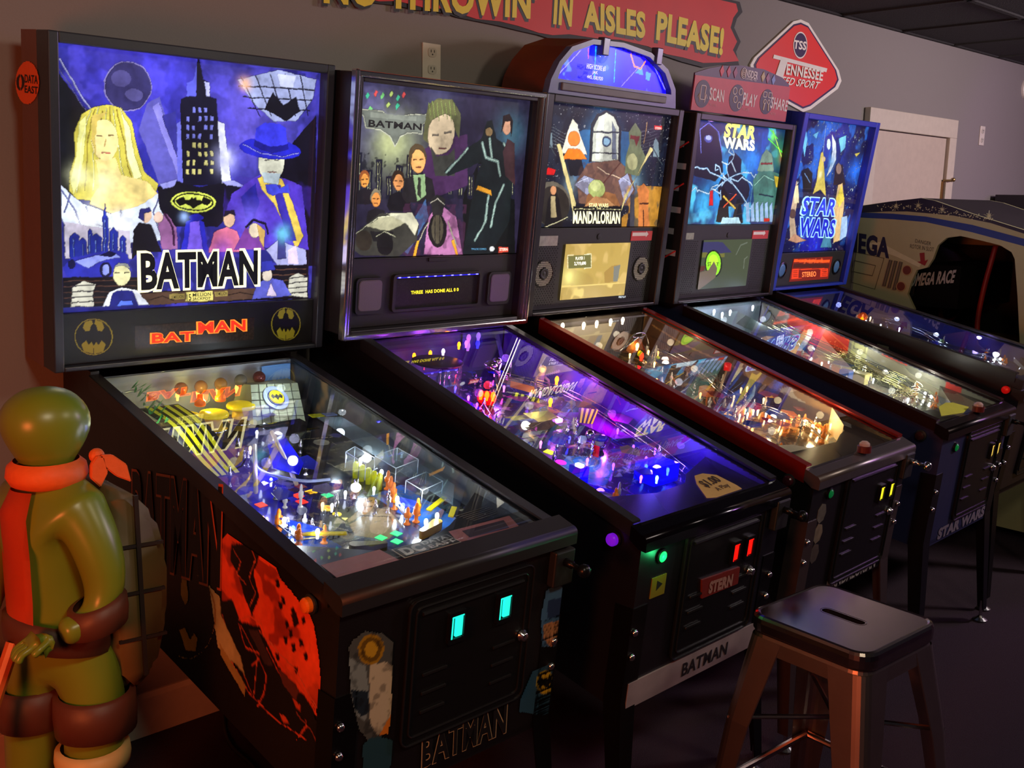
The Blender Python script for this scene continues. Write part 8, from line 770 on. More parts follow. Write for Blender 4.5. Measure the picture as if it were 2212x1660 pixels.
bm = NB(); box(bm, .0, .035, -.50, -.46, P3(3, 0, -.48).z + .02, P3(3, 0, -.48).z + .05, .003); fx(m, 'toy_walker', bm, mat('walker_tan', (200, 120, 60), .4), sm=False)
for k in range(4): bm = NB(); tube(bm, [P3(3, .002 + .03 * (k % 2), -.495 + .03 * (k // 2), .02), P3(3, -.01 + .05 * (k % 2), -.505 + .05 * (k // 2), 0)], .003, 6); fx(m, 'walker_leg', bm, MC['walker_tan'])
wire(m, [P3(3, .2, -.15, .05), P3(3, .15, -.3, .06), P3(3, .1, -.42, .06), P3(3, .05, -.55, .05), P3(3, .1, -.68, .04), P3(3, .15, -.78, .03)], .0013); sheet(m, 'clear_ramp', [(.08, -.22), (.2, -.24), (.2, -.45), (.1, -.42)], [.05, .05, .03, .04], (230, 160, 150), .25)
R = random.Random(5)
for k in range(12): x, y = .02 + .016 * k + R.uniform(-.01, .01), -.62 - .016 * k + R.uniform(-.03, .03); bm = NB(); lathe(bm, [(.006, 0), (.006, .03), (.003, .034)], P3(3, x, y), (0, 0, 1), 9); fx(m, 'clear_post', bm, tint('amber', (255, 200, 120), .5))
for k in range(14): bulb(m, .0 + .017 * k + R.uniform(-.02, .02), -.60 - .016 * k + R.uniform(-.03, .03), R.uniform(.01, .03), (255, 205, 130), 28, .0032)
clutter(m, 33, [(220, 120, 40), (200, 60, 30), (60, 80, 180), (190, 160, 100)], 44, -.8, [(255, 190, 110), (255, 150, 70)], 12)
for x, y, c in ((-.07, -.55, (255, 170, 30)), (-.06, -.5, (20, 220, 190)), (.0, -.58, (255, 190, 60)), (-.11, -.64, (200, 100, 40))): insert(m, x, y, c, 1.3, 'tri', .4, .012)
slingshot(m, [(-.2, -.74), (-.195, -.82), (-.13, -.86)], (200, 160, 90), (255, 210, 140), 14); slingshot(m, [(.19, -.74), (.17, -.83), (.11, -.86)], (220, 160, 80), (255, 210, 140), 30); flipper(m, -.11, -.88, -22, (225, 220, 200)); flipper(m, .09, -.90, 200, (225, 220, 200))
bm = NB(); q = [P3(3, .17, -.885, 0), P3(3, .245, -.80, 0), P3(3, .25, -.80, .075), P3(3, .175, -.885, .06)]; bm.faces.new([bm.verts.new(p) for p in q]); fx(m, 'cream_divider', bm, mat('divider_cream', (210, 190, 150), .4), sm=False)
ap = apron(m, [(-.262, -.84), (-.20, -.88), (-.08, -.92), (.05, -.93), (.13, -.90), (.175, -.89), (.262, -.81)], .044, (70, 62, 56)); card(m, [(-.22, -.86), (-.13, -.885), (-.09, -.925), (-.2, -.915)], .0455, (220, 210, 190), 'score_card', m.pf); card(m, [(.215, -.85), (.25, -.83), (.255, -.87), (.22, -.89)], .0455, (170, 170, 180), 'score_card', m.pf)
for x, y, h, e, c in ((0, -.10, .10, .48, (1, .84, .6)), (-.15, -.15, .09, .44, (1, .8, .55)), (.18, -.2, .09, .31, (1, .75, .45)), (.05, -.4, .08, .40, (1, .8, .5)), (-.1, -.45, .07, .26, (.8, .85, 1)), (.12, -.68, .07, .70, (1, .78, .4)), (.18, -.80, .06, .88, (1, .78, .4)), (-.1, -.8, .05, .31, (1, .85, .6))): plight(m, x, y, h, e, c)
coin_door(m, x0=-.105, x1=.225, zt=-.24, zb=-.585, slots=[(.124, -.345), (.186, -.345)], col=(250, 240, 40), es=1., lock=(.205, -.419), ssz=(.011, .02)); front_button(m, -.194, -.285, (10, 120, 60), .25); plunger(m, .262, -.275, M_CHROME); side_button(m, -.98, -.254, (60, 20, 30), 0)
text_on(m, TX('MANDALORIAN', [(-.105, -.605), (.205, -.605), (-.105, -.572)], (150, 146, 140), .03), 1, m.yfr - .001, (0, -1, 0))
for k, (z, c) in enumerate(((-.34, (90, 84, 76)), (-.40, (110, 96, 80)), (-.46, (70, 60, 54)))): bm = NB(); prism(bm, [(-.215 + .05 * cos(j * .9) * .5, z + .03 * sin(j * .9)) for j in range(7)], m.yfr - .001, m.yfr, 1); part('front_art', bm, mat('fa%d' % k, c, .5, nz=.6, ns=60), m.cab, m.T)
bm = NB(); c = m.T @ Vector((.015, -1.035, m.dz + .012)); lathe(bm, [(.02, 0), (.02, .018), (.016, .019)], c, (0, 0, 1), 20); b = part('action_button', bm, mat('btn_base', (90, 24, 20), .4), m.r); bm = NB(); lathe(bm, [(.015, .019), (.015, .026), (.008, .032), (.002, .033)], c, (0, 0, 1), 20); part('button_cap', bm, mat('cap_clear', (190, 160, 160), .15), b)
m3 = m

# dome topper on machine 3
xc, yf, zb, ya, ti = D['M']['3'][:5]
tr = root('pinball_topper', (xc, yf, 0), ya, 'half-round topper glowing blue on top of the third pinball machine', 'topper'); T = m.T
hh = m.h + .001; ol = [(-.352, hh), (-.345, hh + .04), (-.315, hh + .095), (-.265, hh + .145), (-.17, hh + .178), (-.02, hh + .185), (.13, hh + .17), (.235, hh + .125), (.29, hh + .065), (.305, hh)]
inn = [(-.315, hh + .045), (-.30, hh + .085), (-.255, hh + .13), (-.165, hh + .163), (-.02, hh + .17), (.125, hh + .155), (.22, hh + .112), (.265, hh + .06), (.27, hh + .045)]
bm = NB(); prism(bm, ol, .005, .03, 1, 0, [inn[::-1]]); part('arch_frame', bm, mat('arch_plastic', (74, 84, 128), .35, nz=.3, ns=30), tr, T)
bm = NB(); k_ = .97; prism(bm, [(x, z) for x, z in ol], .03, .215, 1); part('arch_hood', bm, mat('hood_rust', (96, 40, 28), .6, nz=.3, ns=14), tr, T)
q = dict(c=[(-.32, hh + .04), (.28, hh + .18)], res=.0025, bg=(18, 6, 255), t=[], plane=.027, ops=[['n', (8, 6, 130), 18, .56, .7, 3], ['g', (50, 110, 255), [-.07, hh + .1], .07, .8], ['n', (90, 140, 255), 26, .66, .8, 4], ['g', (60, 10, 255), [.1, hh + .07], .1, .5], ['p', (60, 160, 255), [(.085, hh + .10), (.115, hh + .125), (.13, hh + .095)]], ['p', (60, 160, 255), [(.14, hh + .11), (.17, hh + .105), (.165, hh + .08), (.145, hh + .085)]], ['s', (40, 200, 255), .002, [(-.13, hh + .16), (-.12, hh + .06)]], ['s', (40, 200, 255), .002, [(-.03, hh + .16), (-.02, hh + .06)]], ['s', (255, 150, 60), .006, [(.05, hh + .155), (.075, hh + .12), (.11, hh + .115), (.13, hh + .14)]], ['s', (255, 60, 40), .003, [(-.165, hh + .15), (-.16, hh + .12)]], ['s', (140, 130, 255), .003, [(.02, hh + .05), (.10, hh + .12)]], ['s', (160, 150, 255), .002, [(-.29, hh + .06), (-.2, hh + .14)]], ['s', (160, 150, 255), .002, [(.16, hh + .15), (.26, hh + .06)]]])
panel('lit_panel', q, 1, (0, -1, 0), M_ART, tr, T, poly=inn)
bm = NB(); box(bm, -.30, .235, -.004, .006, hh + .012, hh + .036, .003); part('grey_bar', bm, mat('bar_grey', (90, 84, 84), .5, nz=.4, ns=14), tr, T)
bm = NB(); prism(bm, inn, .009, .011, 1); part('clear_front', bm, glassy('dome_clear', (.9, .9, 1), 1.4), tr, T)
for x in (-.11, .17):
    bm = NB(); box(bm, x - .016, x + .016, -.002, .026, hh + .135, hh + .19, .003); part('clip', bm, mat('clip_grey', (60, 60, 90), .3, .2), tr, T)
    bm = NB(); lathe(bm, [(.03, 0), (.026, -.02), (.016, -.034), (.002, -.04)], (x + .005, .018, hh + .15), (0, 0, 1), 16, 1, .3); part('clear_bowl', bm, M_CLEAR, tr, T, sm=True)
for s_, bl, br, tl in (('HIGH SCORE #3', (-.185, .795), (-.092, .795), (-.185, .81)), ('JAK', (-.155, .782), (-.128, .782), (-.155, .792)), ('445,158,920', (-.178, .765), (-.10, .765), (-.178, .776))): lettering(TX(s_, [bl, br, tl], (210, 210, 255), .02), lambda q: (q[0], .0085, q[1]), (0, -1, 0), tr, T, 1.0)

# ============ machine 4
m = machine(4, 'fourth pinball machine, blue lightning backglass under the red topper sign', cabcol=(34, 38, 72), zc=(-.57, -.635))
backglass(m, 'b4', .298); sp = speaker_panel(m, .295, .03, col=(38, 36, 38))
q = dict(D['d4']); q['plane'] = .0245; q['c'] = [(-.172, .045), (.172, .238)]; panel('lcd_screen', q, 1, (0, -1, 0), MC['lcd_lit'], m.r, m.T, em=1.1)
for s in (-1, 1): mesh_dots(m, sp, *sorted((s * .2, s * .31)), .03, .235)
stickers(m, sp, XX['4']['stk'], 0)
for k in range(6): z = .18 + k * .08; bm = NB(); box(bm, -m.bx - .0012, -m.bx, .02 + .02 * (k % 2), .10, z, z + .022); part('side_stripe', bm, mat('side_grey', (150, 146, 156), .5), m.box, m.T)
for z in (.2, .45, .6): bm = NB(); tube(bm, [(-m.bx - .001, .02, z), (-m.bx - .001, .1, z - .05)], .003, 6); part('side_beam', bm, mat('beam_red', (200, 40, 40), .4), m.box, m.T)
GR = [(120, 130, 120), (190, 190, 150), (70, 90, 110), (40, 50, 60), (160, 60, 40), (200, 200, 190), (60, 110, 80)]
B4 = [['p', [226, 60, 26], [(-.14, -.02), (-.42, -.03), (-.42, -.17), (-.14, -.17)]], ['p', [190, 190, 140], [(-.43, -.03), (-.50, -.03), (-.50, -.2), (-.43, -.2)]], ['s', [80, 80, 60], .004, [(-.44, -.08), (-.49, -.09), (-.49, -.14), (-.44, -.13), (-.44, -.08)]], ['s', [240, 70, 60], .006, [(-.56, -.13), (-.66, -.15)]], ['n', [220, 220, 230], 16, .66, .7, 3], ['p', [210, 50, 40], [(-.82, -.17), (-.88, -.18), (-.88, -.22), (-.82, -.22)]], ['s', [60, 60, 60], .006, [(-.03, -.04), (-.08, -.08), (-.10, -.13)]]]
playfield(m, pfart(4, (110, 116, 96), scatter_ops(23, GR, 150, -1, .02)), blade=dict(bg=(140, 140, 124), ops=B4))
for k, (x, y, h) in enumerate(((-.24, -.03, .1), (-.19, -.03, .1), (-.12, -.03, .115), (-.06, -.03, .1), (-.02, -.04, .11), (.16, -.03, .115))): bulb(m, x, y, h, (220, 235, 255), 16, .005)
bm = NB(); a, b = P3(4, .02, -.06, .1), P3(4, .13, -.24, .05); n_ = Vector((.03, .02, 0)); bm.faces.new([bm.verts.new(p) for p in (a + Vector((-.02, 0, -.03)), a + Vector((.0, .01, .015)), a + Vector((.045, .0, .0)), b)]); bm.faces.new([bm.verts.new(p) for p in (a + Vector((-.02, 0, -.03)), b, b + Vector((-.04, .02, -.02)))]); bmesh.ops.solidify(bm, geom=bm.faces[:], thickness=.006); fx(m, 'wedge_ship', bm, mat('ship_pale', (130, 150, 150), .4, nz=.3, ns=60), sm=False)
bm = NB(); ball(bm, P3(4, -.16, -.10, .06), .035, 12, (1.2, 1, .7)); fx(m, 'clear_dome', bm, tint('dome4', (170, 190, 180), .5))
v = VV['4']['panel']; bm = NB(); bm.faces.new([bm.verts.new(P3(4, x, -.24, h)) for x, h in ((-.03, .065), (.075, .085), (.085, .02), (.0, .01))]); sg = fx(m, 'title_board', bm, mat('board_navy', (40, 60, 110), .4), sm=False)
for t_, z_ in (('STAR', .052), ('WARS', .028)):
    lettering(TX(t_, [(.018, z_), (.072, z_ + .006), (.018, z_ + .02)], (230, 240, 255), .05), lambda q: (q[0], -.2405, P3(4, 0, -.24, q[1]).z), (0, -1, 0), m.pf, m.T, .8)
sheet(m, 'blue_green_plastic', [(.06, -.3), (.14, -.27), (.17, -.36), (.08, -.38)], [.06, .06, .02, .02], (60, 110, 140), .8)
WG = mat('wire_gold', (230, 225, 170), .2, 1)
for k, (dx, dh) in enumerate(((0, .012), (-.03, .0), (-.055, -.008))): wire(m, [P3(4, .19 + dx, -.12, .08 + dh), P3(4, .16 + dx, -.28, .07 + dh), P3(4, .15 + dx, -.45, .06 + dh), P3(4, .16 + dx, -.6, .05 + dh), P3(4, .18 + dx, -.72, .035 + dh), P3(4, .12 + dx, -.78, .035 + dh), P3(4, .0 + dx, -.76, .035 + dh)], .0016, mt=WG, gap=.013)
bm = NB(); box(bm, .02, .08, -.62, -.56, P3(4, 0, -.6).z + .005, P3(4, 0, -.6).z + .045, .003); fx(m, 'cabin_toy', bm, mat('cabin', (210, 200, 130), .4), sm=False); bm = NB(); box(bm, -.03, .01, -.58, -.54, P3(4, 0, -.56).z + .005, P3(4, 0, -.56).z + .05, .003); fx(m, 'blue_box_toy', bm, mat('bluebox', (60, 110, 190), .4, em=(60, 120, 220), es=.3), sm=False)
clutter(m, 43, [(200, 200, 150), (230, 80, 40), (80, 140, 220), (90, 200, 90), (210, 215, 220)], 44, -.85, [(235, 245, 255), (255, 240, 180)], 14)
slingshot(m, [(-.2, -.74), (-.195, -.82), (-.13, -.86)], (180, 180, 190), (235, 240, 255), 20); slingshot(m, [(.19, -.74), (.17, -.83), (.11, -.86)], (200, 200, 160), (240, 240, 230), 30); flipper(m, -.11, -.88, -22, (225, 220, 200)); flipper(m, .09, -.90, 200, (225, 220, 200))
ap = apron(m, [(-.262, -.84), (-.20, -.90), (-.08, -.925), (.07, -.925), (.262, -.80)], .042, (84, 84, 76)); glass_card(m, [(-.20, -1.0), (-.117, -.955), (-.04, -.945), (.0, -.955), (.03, -1.0), (-.06, -1.018)], (196, 196, 60), 'yellow_card'); card(m, [(.12, -.9), (.2, -.86), (.22, -.9), (.15, -.94)], .0435, (90, 50, 50), 'score_card', m.pf)
for x, y, h, e, c in ((-.12, -.08, .1, .55, (.8, .9, 1)), (.1, -.12, .1, .55, (.85, .95, 1)), (.2, -.28, .09, .55, (1, .95, .75)), (0, -.4, .08, .55, (1, .97, .75)), (.2, -.5, .08, .55, (1, .97, .8)), (.05, -.68, .08, .77, (1, .97, .78)), (.2, -.74, .07, .77, (1, .98, .85)), (-.1, -.78, .06, .55, (1, .97, .8))): plight(m, x, y, h, e, c)
coin_door(m, x0=-.09, x1=.215, zt=-.26, zb=-.575, slots=[(.15, -.36), (.205, -.36)], col=(250, 210, 90), es=.8, lock=(.19, -.43), ssz=(.009, .02)); front_button(m, -.176, -.297, (10, 130, 60), .3); plunger(m, .262, -.275); side_button(m, -.981, -.26, (66, 30, 26), 0)
text_on(m, TX('STAR WARS', [(-.176, -.622), (.23, -.622), (-.176, -.585)], (110, 100, 112), .06), 1, m.yfr - .001, (0, -1, 0))
bm = NB(); c = m.T @ Vector((.019, -1.035, m.dz + .012)); lathe(bm, [(.02, 0), (.02, .018), (.016, .019)], c, (0, 0, 1), 20); b = part('action_button', bm, MC['btn_base'], m.r); bm = NB(); lathe(bm, [(.015, .019), (.015, .026), (.008, .032), (.002, .033)], c, (0, 0, 1), 20); part('button_cap', bm, MC['cap_clear'], b)
# sign topper on machine 4
xc, yf, zb, ya, ti = D['M']['4'][:5]; T = m.T
tr = root('topper_sign', (xc, yf, 0), ya, 'red and purple topper sign reading SCAN PLAY SHARE on the fourth machine', 'sign')
I = D['ins']; zmin = m.h + .001
cl = lambda P: [(x, max(z, zmin)) for x, z in P]
bm = NB(); prism(bm, cl(I['out']), .03, .036, 1); part('sign_board', bm, mat('insider_purple', (74, 52, 84), .5), tr, T); bm = NB(); prism(bm, cl(I['red']), .027, .03, 1); part('red_face', bm, mat('insider_red', (176, 52, 56), .5), tr, T)
for t in D['inst']: lettering(t, lambda q: (q[0], .0258, q[1]), (0, -1, 0), tr, T, 0, 0)
for k, (c, e) in enumerate(D['insc']):
    r_ = abs(e[1] - c[1]); bm = NB(); lathe(bm, [(r_, 0), (r_, .001)], (c[0], .027, c[1]), (0, -1, 0), 26); part('round_icon', bm, mat('icon_dark', (48, 34, 60), .5), tr, T)
    bm = NB(); y = .0255; x, z = c; q = r_
    if k == 0: tube(bm, [(p[0], y, p[1]) for p in rrect(x - q * .3, x + q * .3, z - q * .4, z + q * .6, q * .1)], .0018, 5, True); tube(bm, [(x - q * .6, y, z - q * .3), (x - q * .45, y, z), (x - q * .3, y, z - q * .6)], .0018, 5); tube(bm, [(x + q * .6, y, z - q * .3), (x + q * .45, y, z), (x + q * .3, y, z - q * .6)], .0018, 5)
    elif k == 1:
        for dx, dz_ in ((-.4, .5), (.4, .5), (.4, -.5), (-.2, -.1)): tube(bm, [(x + q * dx + q * .25 * cos(a), y, z + q * dz_ + q * .25 * sin(a)) for a in np.linspace(0, 6.283, 13)[:-1]], .0018, 5, True)
    else:
        for dx, dz_ in ((-.3, 0), (.3, 0)): tube(bm, [(x + q * dx + q * .18 * cos(a), y, z + q * dz_ + q * .18 * sin(a)) for a in np.linspace(0, 6.283, 11)[:-1]], .0018, 5, True); tube(bm, [(x + q * dx, y, z - q * .2), (x + q * dx * 1.3, y, z - q * .7)], .004, 5)
        for dx in (-.4, .4): tube(bm, [(p[0], y, p[1]) for p in rrect(x + q * dx - q * .25, x + q * dx + q * .25, z + q * .35, z + q * .75, q * .08)], .0018, 5, True)
    part('icon_drawing', bm, mat('icon_pale', (206, 190, 190), .5), tr, T)
for k, (x, z) in enumerate(D['insd']): bm = NB(); r_ = .017; prism(bm, [(x, z + r_ * 1.2), (x + r_ * .8, z), (x, z - r_ * 1.2), (x - r_ * .8, z)], .0275, .0302, 1); part('diamond_mark', bm, mat('dm%d' % k, [(190, 50, 60), (170, 50, 80), (130, 60, 90), (170, 150, 110), (140, 80, 110), (110, 130, 190)][k], .5), tr, T)
bm = NB(); x, z = D['insring']
for r_ in (.017, .011, .005): tube(bm, [(x + r_ * cos(a), .0285, z + r_ * 1.1 * sin(a)) for a in np.linspace(0, 6.283, 21)[:-1]], .0016, 5, True)
part('ring_mark', bm, MC['icon_pale'], tr, T)

# ============ machine 5
m = machine(5, 'farthest pinball machine, bright blue backbox with an orange lit dot display', cabcol=(26, 18, 20), zc=(-.50, -.56))
backglass(m, 'b5', .16); sp = speaker_panel(m, .158, .02, col=(40, 42, 60))
q = dict(D['d5']); q['plane'] = .0185; panel('dot_display', q, 1, (0, -1, 0), mat('dmd_lit', em=(1, 1, 1), es=1.1, attr=True, rough=.3, nz=.02), m.r, m.T, em=1.3)
for x in (-.245, .235):
    bm = NB(); lathe(bm, [(.036, 0), (.036, .004), (.03, .006), (.028, .001)], (x, .02, .085), (0, -1, 0), 26); part('speaker_ring', bm, M_TRIM, sp, m.T); bm = NB(); lathe(bm, [(.029, 0), (.02, .003), (.001, .005)], (x, .0195, .085), (0, -1, 0), 22); part('speaker_grille', bm, mat('grille_blue', (70, 110, 160), .5, .3), sp, m.T)
playfield(m, pfart(5, (34, 36, 90), scatter_ops(53, [(60, 60, 160), (30, 60, 150), (120, 120, 160), (90, 50, 90), (20, 20, 40)], 120, -1, .025)), blade=dict(bg=(52, 54, 170), ops=[['n', [40, 30, 110], 6, .5, .6, 2], ['n', [90, 60, 130], 10, .6, .6, 3]]))
bm = NB(); ball(bm, P3(5, .107, -.22, .045), .022); fx(m, 'orange_dome', bm, tint('od', (230, 140, 20), .5)); bulb(m, .107, -.22, .03, (255, 150, 20), 26, .007)
clutter(m, 63, [(60, 60, 220), (200, 190, 110), (180, 190, 220), (60, 130, 220)], 36, -.95, [(225, 240, 255), (255, 220, 140)], 14)
panel('side_art', D['side5'], 0, (-1, 0, 0), M_PRINT, m.cab, m.T)
wire(m, [P3(5, .15, -.3, .06), P3(5, .1, -.5, .06), P3(5, .0, -.65, .05), P3(5, .02, -.8, .045)], .0015)
bm = NB(); c = P3(5, .02, -.93, .0); bm.faces.new([bm.verts.new(c + Vector(q_)) for q_ in ((-.05, 0, .06), (-.03, .01, .075), (.05, -.03, .02), (.02, -.03, .02))]); fx(m, 'wedge_ship', bm, MC['ship_pale'], sm=False)
bm = NB(); c = P3(5, .02, -.62, 0); tube(bm, [c, c + Vector((0, 0, .035)), c + Vector((0, 0, .06))], .01, 10, radii=[.013, .011, .009]); fx(m, 'toy_figure', bm, mat('toy_green', (70, 100, 70), .4))
slingshot(m, [(-.2, -.74), (-.195, -.82), (-.13, -.86)], (180, 180, 190), (225, 240, 255), 20); slingshot(m, [(.19, -.74), (.17, -.83), (.11, -.86)], (200, 200, 160), (225, 240, 255), 20)
apron(m, [(-.262, -.86), (-.1, -.95), (.1, -.95), (.262, -.86)], .03, (40, 30, 40))
for x, y, h, e, c in ((0, -.15, .09, .18, (.3, .35, 1)), (.05, -.4, .09, .25, (.5, .6, 1)), (0, -.6, .08, .29, (.7, .8, 1)), (.0, -.85, .08, .40, (.8, .9, 1)), (.2, -.7, .08, .18, (.4, .3, 1))): plight(m, x, y, h, e, c)
coin_door(m, slots=[(-.02, -.273), (.105, -.268)], col=(200, 30, 10), es=.3); side_button(m, -1.012, -.147, (220, 20, 16), .25); plunger(m, .262, -.22)

# ---------------------------------------------------------------- bar stool
SX, SY, SZ = 1.155, -1.36, .612
st = root('bar_stool', (SX, SY, 0), radians(-3), 'brushed metal stool with square seat and slot handle', 'stool')
hw = .150; MS2 = mat('brushed_steel_leg', (176, 160, 156), .36, 1, nz=.15, ns=14); MS = mat('brushed_steel', (176, 164, 162), .2, 1, nz=.12, ns=18); slot = rrect(-.012, .012, -.052, .052, .0118, 6)
bm = NB(); prism(bm, rrect(-hw + .012, hw - .012, -hw + .012, hw - .012, .035, 6), SZ + .001, SZ + .004, 2, 0, [[(x, y) for x, y in slot][::-1]])
def loft(bm, rings):
    V = [[bm.verts.new(p) for p in r_] for r_ in rings]
    for A, B in zip(V, V[1:]):
        for j in range(len(A)): bm.faces.new((A[j], A[(j + 1) % len(A)], B[(j + 1) % len(B)], B[j]))
rr = lambda g, z, r_: [(x, y, z) for x, y in rrect(-hw + g, hw - g, -hw + g, hw - g, r_, 6)]
loft(bm, [rr(.012, SZ + .004, .035), rr(.008, SZ + .006, .037), rr(.003, SZ + .004, .04), rr(.0, SZ - .002, .042), rr(-.001, SZ - .012, .042), rr(.0, SZ - .03, .042), rr(.003, SZ - .034, .04), rr(.003, SZ - .036, .04)])
part('seat', bm, MS, st, sm=False)
bm = NB(); loft(bm, [rr(.008, SZ - .03, .036), rr(.004, SZ - .045, .04), rr(.001, SZ - .075, .04), rr(.004, SZ - .076, .04), rr(.012, SZ - .03, .034)]); part('seat_skirt', bm, MS2, st)
bm = NB(); loft(bm, [[(x, y, SZ + .0045) for x, y in rrect(-.016, .016, -.056, .056, .0155, 6)], [(x, y, SZ + .003) for x, y in slot], [(x, y, SZ - .012) for x, y in slot]]); part('slot_lip', bm, MS, st)
for sx in (-1, 1):
    for sy in (-1, 1):
        bm = NB(); rings = []
        for z, o, wd in ((SZ - .045, 0, .088), (SZ - .25, .032, .070), (.02, .068, .044)):
            cx, cy = sx * (hw - .004 + o), sy * (hw - .004 + o); t = .002; R_ = .028
            arc = [(cx - sx * R_ + sx * R_ * cos(a), cy - sy * R_ + sy * R_ * sin(a)) for a in np.linspace(0, pi / 2, 6)]
            out = [(cx, cy - sy * wd)] + arc + [(cx - sx * wd, cy)]; inn_ = [(x - sx * t, y - sy * t) for x, y in out][::-1]
            rings.append([(x, y, z) for x, y in out + inn_])
        loft(bm, rings); part('leg', bm, MS2, st)
        bm = NB(); lathe(bm, [(.017, 0), (.02, .004), (.018, .03)], (sx * (hw + .05), sy * (hw + .05), 0), (0, 0, 1), 12); part('rubber_foot', bm, M_BLKPL, st)
for z, o in ((.19, .043),):
    for a in range(4):
        c_, s_ = [(1, 0), (0, 1), (-1, 0), (0, -1)][a]; e = hw + o - .01; bm = NB()
        p, q_ = (c_ * e - s_ * e, s_ * e + c_ * e, z), (c_ * e + s_ * e, s_ * e - c_ * e, z); tube(bm, [p, q_], .009, 10); part('foot_rail', bm, MS, st)
for a in (0, 1): bm = NB(); e = hw + .02; s_ = (1, -1)[a]; tube(bm, [(-e, -e * s_, .36), (0, 0, .375), (e, e * s_, .36)], .006, 8); part('cross_brace', bm, MS, st)

# ---------------------------------------------------------------- cockpit cabinet beyond the pinball row
K = D['cock']; cx = 4.0
ck = root('cockpit_arcade_cabinet', (cx, -.6, 0), 0, 'cream sit-in arcade cabinet with navy starburst band and open side door', 'arcade cabinet'); Tc = Matrix.Translation((-cx, .6, 0))
prof = K['prof']; prof = [(.215, 1.515)] + prof[1:]; out = prof + [(-.85, 1.36), (-1.25, 1.20), (-1.45, .95), (-1.5, .3), (-1.45, .04), (.215, .04)]
hole = K['hole'][:-1] + [(-.63, .9), (-.62, .42), (-.52, .36), (-.12, .36), (-.05, .42), (-.05, .85), (-.09, .93)]
MCr = mat('cream_laminate', (176, 172, 128), .5, nz=.05)
for xa, nm in ((cx, 'side_panel'), (cx + .80, 'side_panel')):
    bm = NB(); prism(bm, out, xa, xa + .02, 0, 0, [hole[::-1]]); part(nm, bm, MCr, ck, Tc)
bm = NB(); top = prof + [(-.85, 1.36), (-1.25, 1.20), (-1.45, .95)]
for (y0, z0), (y1, z1) in zip(top, top[1:]):
    v = [bm.verts.new(p) for p in ((cx + .02, y0, z0), (cx + .8, y0, z0), (cx + .8, y1, z1), (cx + .02, y1, z1))]; bm.faces.new(v)
bmesh.ops.solidify(bm, geom=bm.faces[:], thickness=.02); part('roof', bm, mat('roof_grey', (70, 62, 70), .6), ck, Tc)
bm = NB(); box(bm, cx + .02, cx + .8, -1.45, .2, .04, .30); part('base', bm, mat('base_dark', (30, 28, 30), .6), ck, Tc); bm = NB(); box(bm, cx + .02, cx + .8, .18, .21, .3, 1.5); part('rear_panel', bm, MC['base_dark'], ck, Tc)
ext = lambda P: P
def dec(name, P, m_, lift=.0015, hol=()): bm = NB(); prism(bm, P, cx - lift, cx, 0, 0, hol); return part(name, bm, m_, ck, Tc)
nv = K['navy']; dec('navy_band', [(.214, 1.512)] + nv[-2:-5:-1][:0] + [prof[1], prof[2], prof[3], prof[4], prof[5], (-.85, 1.355), (-.85, 1.30)] + [tuple(p) for p in nv[5::-1]][0:] , mat('navy_band', (26, 24, 48), .5))
b_ = K['blue']; dec('blue_stripe', [(.214, b_[0][1])] + [tuple(p) for p in b_[1:5]] + [(-.85, b_[4][1] - .09), (-.85, b_[5][1] - .09)] + [tuple(p) for p in b_[5:9]] + [(.214, b_[9][1])], mat('blue_stripe', (30, 56, 130), .5))
dec('cream_stripe', K['cream'], mat('cream_stripe', (206, 204, 160), .5))
for k, (y, z) in enumerate(K['stars'][:4]):
    bm = NB(); pts = []
    for j in range(20): a = pi * j / 10; R_ = (.026 if j % 4 == 0 else .016) if j % 2 == 0 else .004; pts.append((y + R_ * sin(a), z + R_ * cos(a)))
    prism(bm, pts, cx - .0028, cx - .001, 0); part('starburst', bm, mat('star_cream', (206, 206, 160), .5), ck, Tc)
bm = NB(); R = random.Random(2)
for y, z in K['dots']:
    for j in range(3): yy, zz = y + R.uniform(-.012, .012), z + R.uniform(-.01, .01); prism(bm, [(yy - .003, zz), (yy, zz + .003), (yy + .003, zz), (yy, zz - .003)], cx - .0026, cx - .001, 0)
o = part('star_trail', bm, MC['star_cream'], ck, Tc); 
dec('red_arrow', K['arrow'], mat('arrow_red', (140, 30, 24), .5), .003)
for y, z in K['discs']:
    bm = NB(); lathe(bm, [(.024, 0), (.024, .004), (.02, .005)], (cx, y, z), (-1, 0, 0), 22); part('round_light', bm, mat('disc_brown', (110, 54, 40), .4), ck, Tc); bm = NB(); tube(bm, [(cx - .004, y + .023 * cos(a), z + .023 * sin(a)) for a in np.linspace(0, 6.283, 19)[:-1]], .002, 5, True); part('light_ring', bm, mat('ring_tan', (190, 160, 110), .4), ck, Tc)
for a, b in K['vents']: bm = NB(); tube(bm, [(cx - .002, *a), (cx - .002, *b)], .009, 8); part('vent_bar', bm, mat('vent_grey', (92, 86, 72), .5), ck, Tc)
for key, sc in (('panel', .0015), ('panel2', .003)):
    bm = NB(); tube(bm, [(cx - sc, y, z) for y, z in K[key]], .0018, 5, True); part('drawn_panel', bm, mat('line_olive', (84, 82, 62), .5), ck, Tc)
for t in K['text']: lettering(t, lambda q: (cx - .001, q[0], q[1]), (-1, 0, 0), ck, Tc, 0, .001)
bm = NB(); prism(bm, [(.15, .85), (-.05, 1.06), (-.12, 1.20), (.1, 1.34), (.17, 1.34)], cx + .1, cx + .78, 0); part('dashboard', bm, M_BLKPL, ck, Tc)
bm = NB(); box(bm, cx + .78, cx + .795, -1.4, .17, .3, 1.32); part('inner_lining', bm, M_BLKPL, ck, Tc)
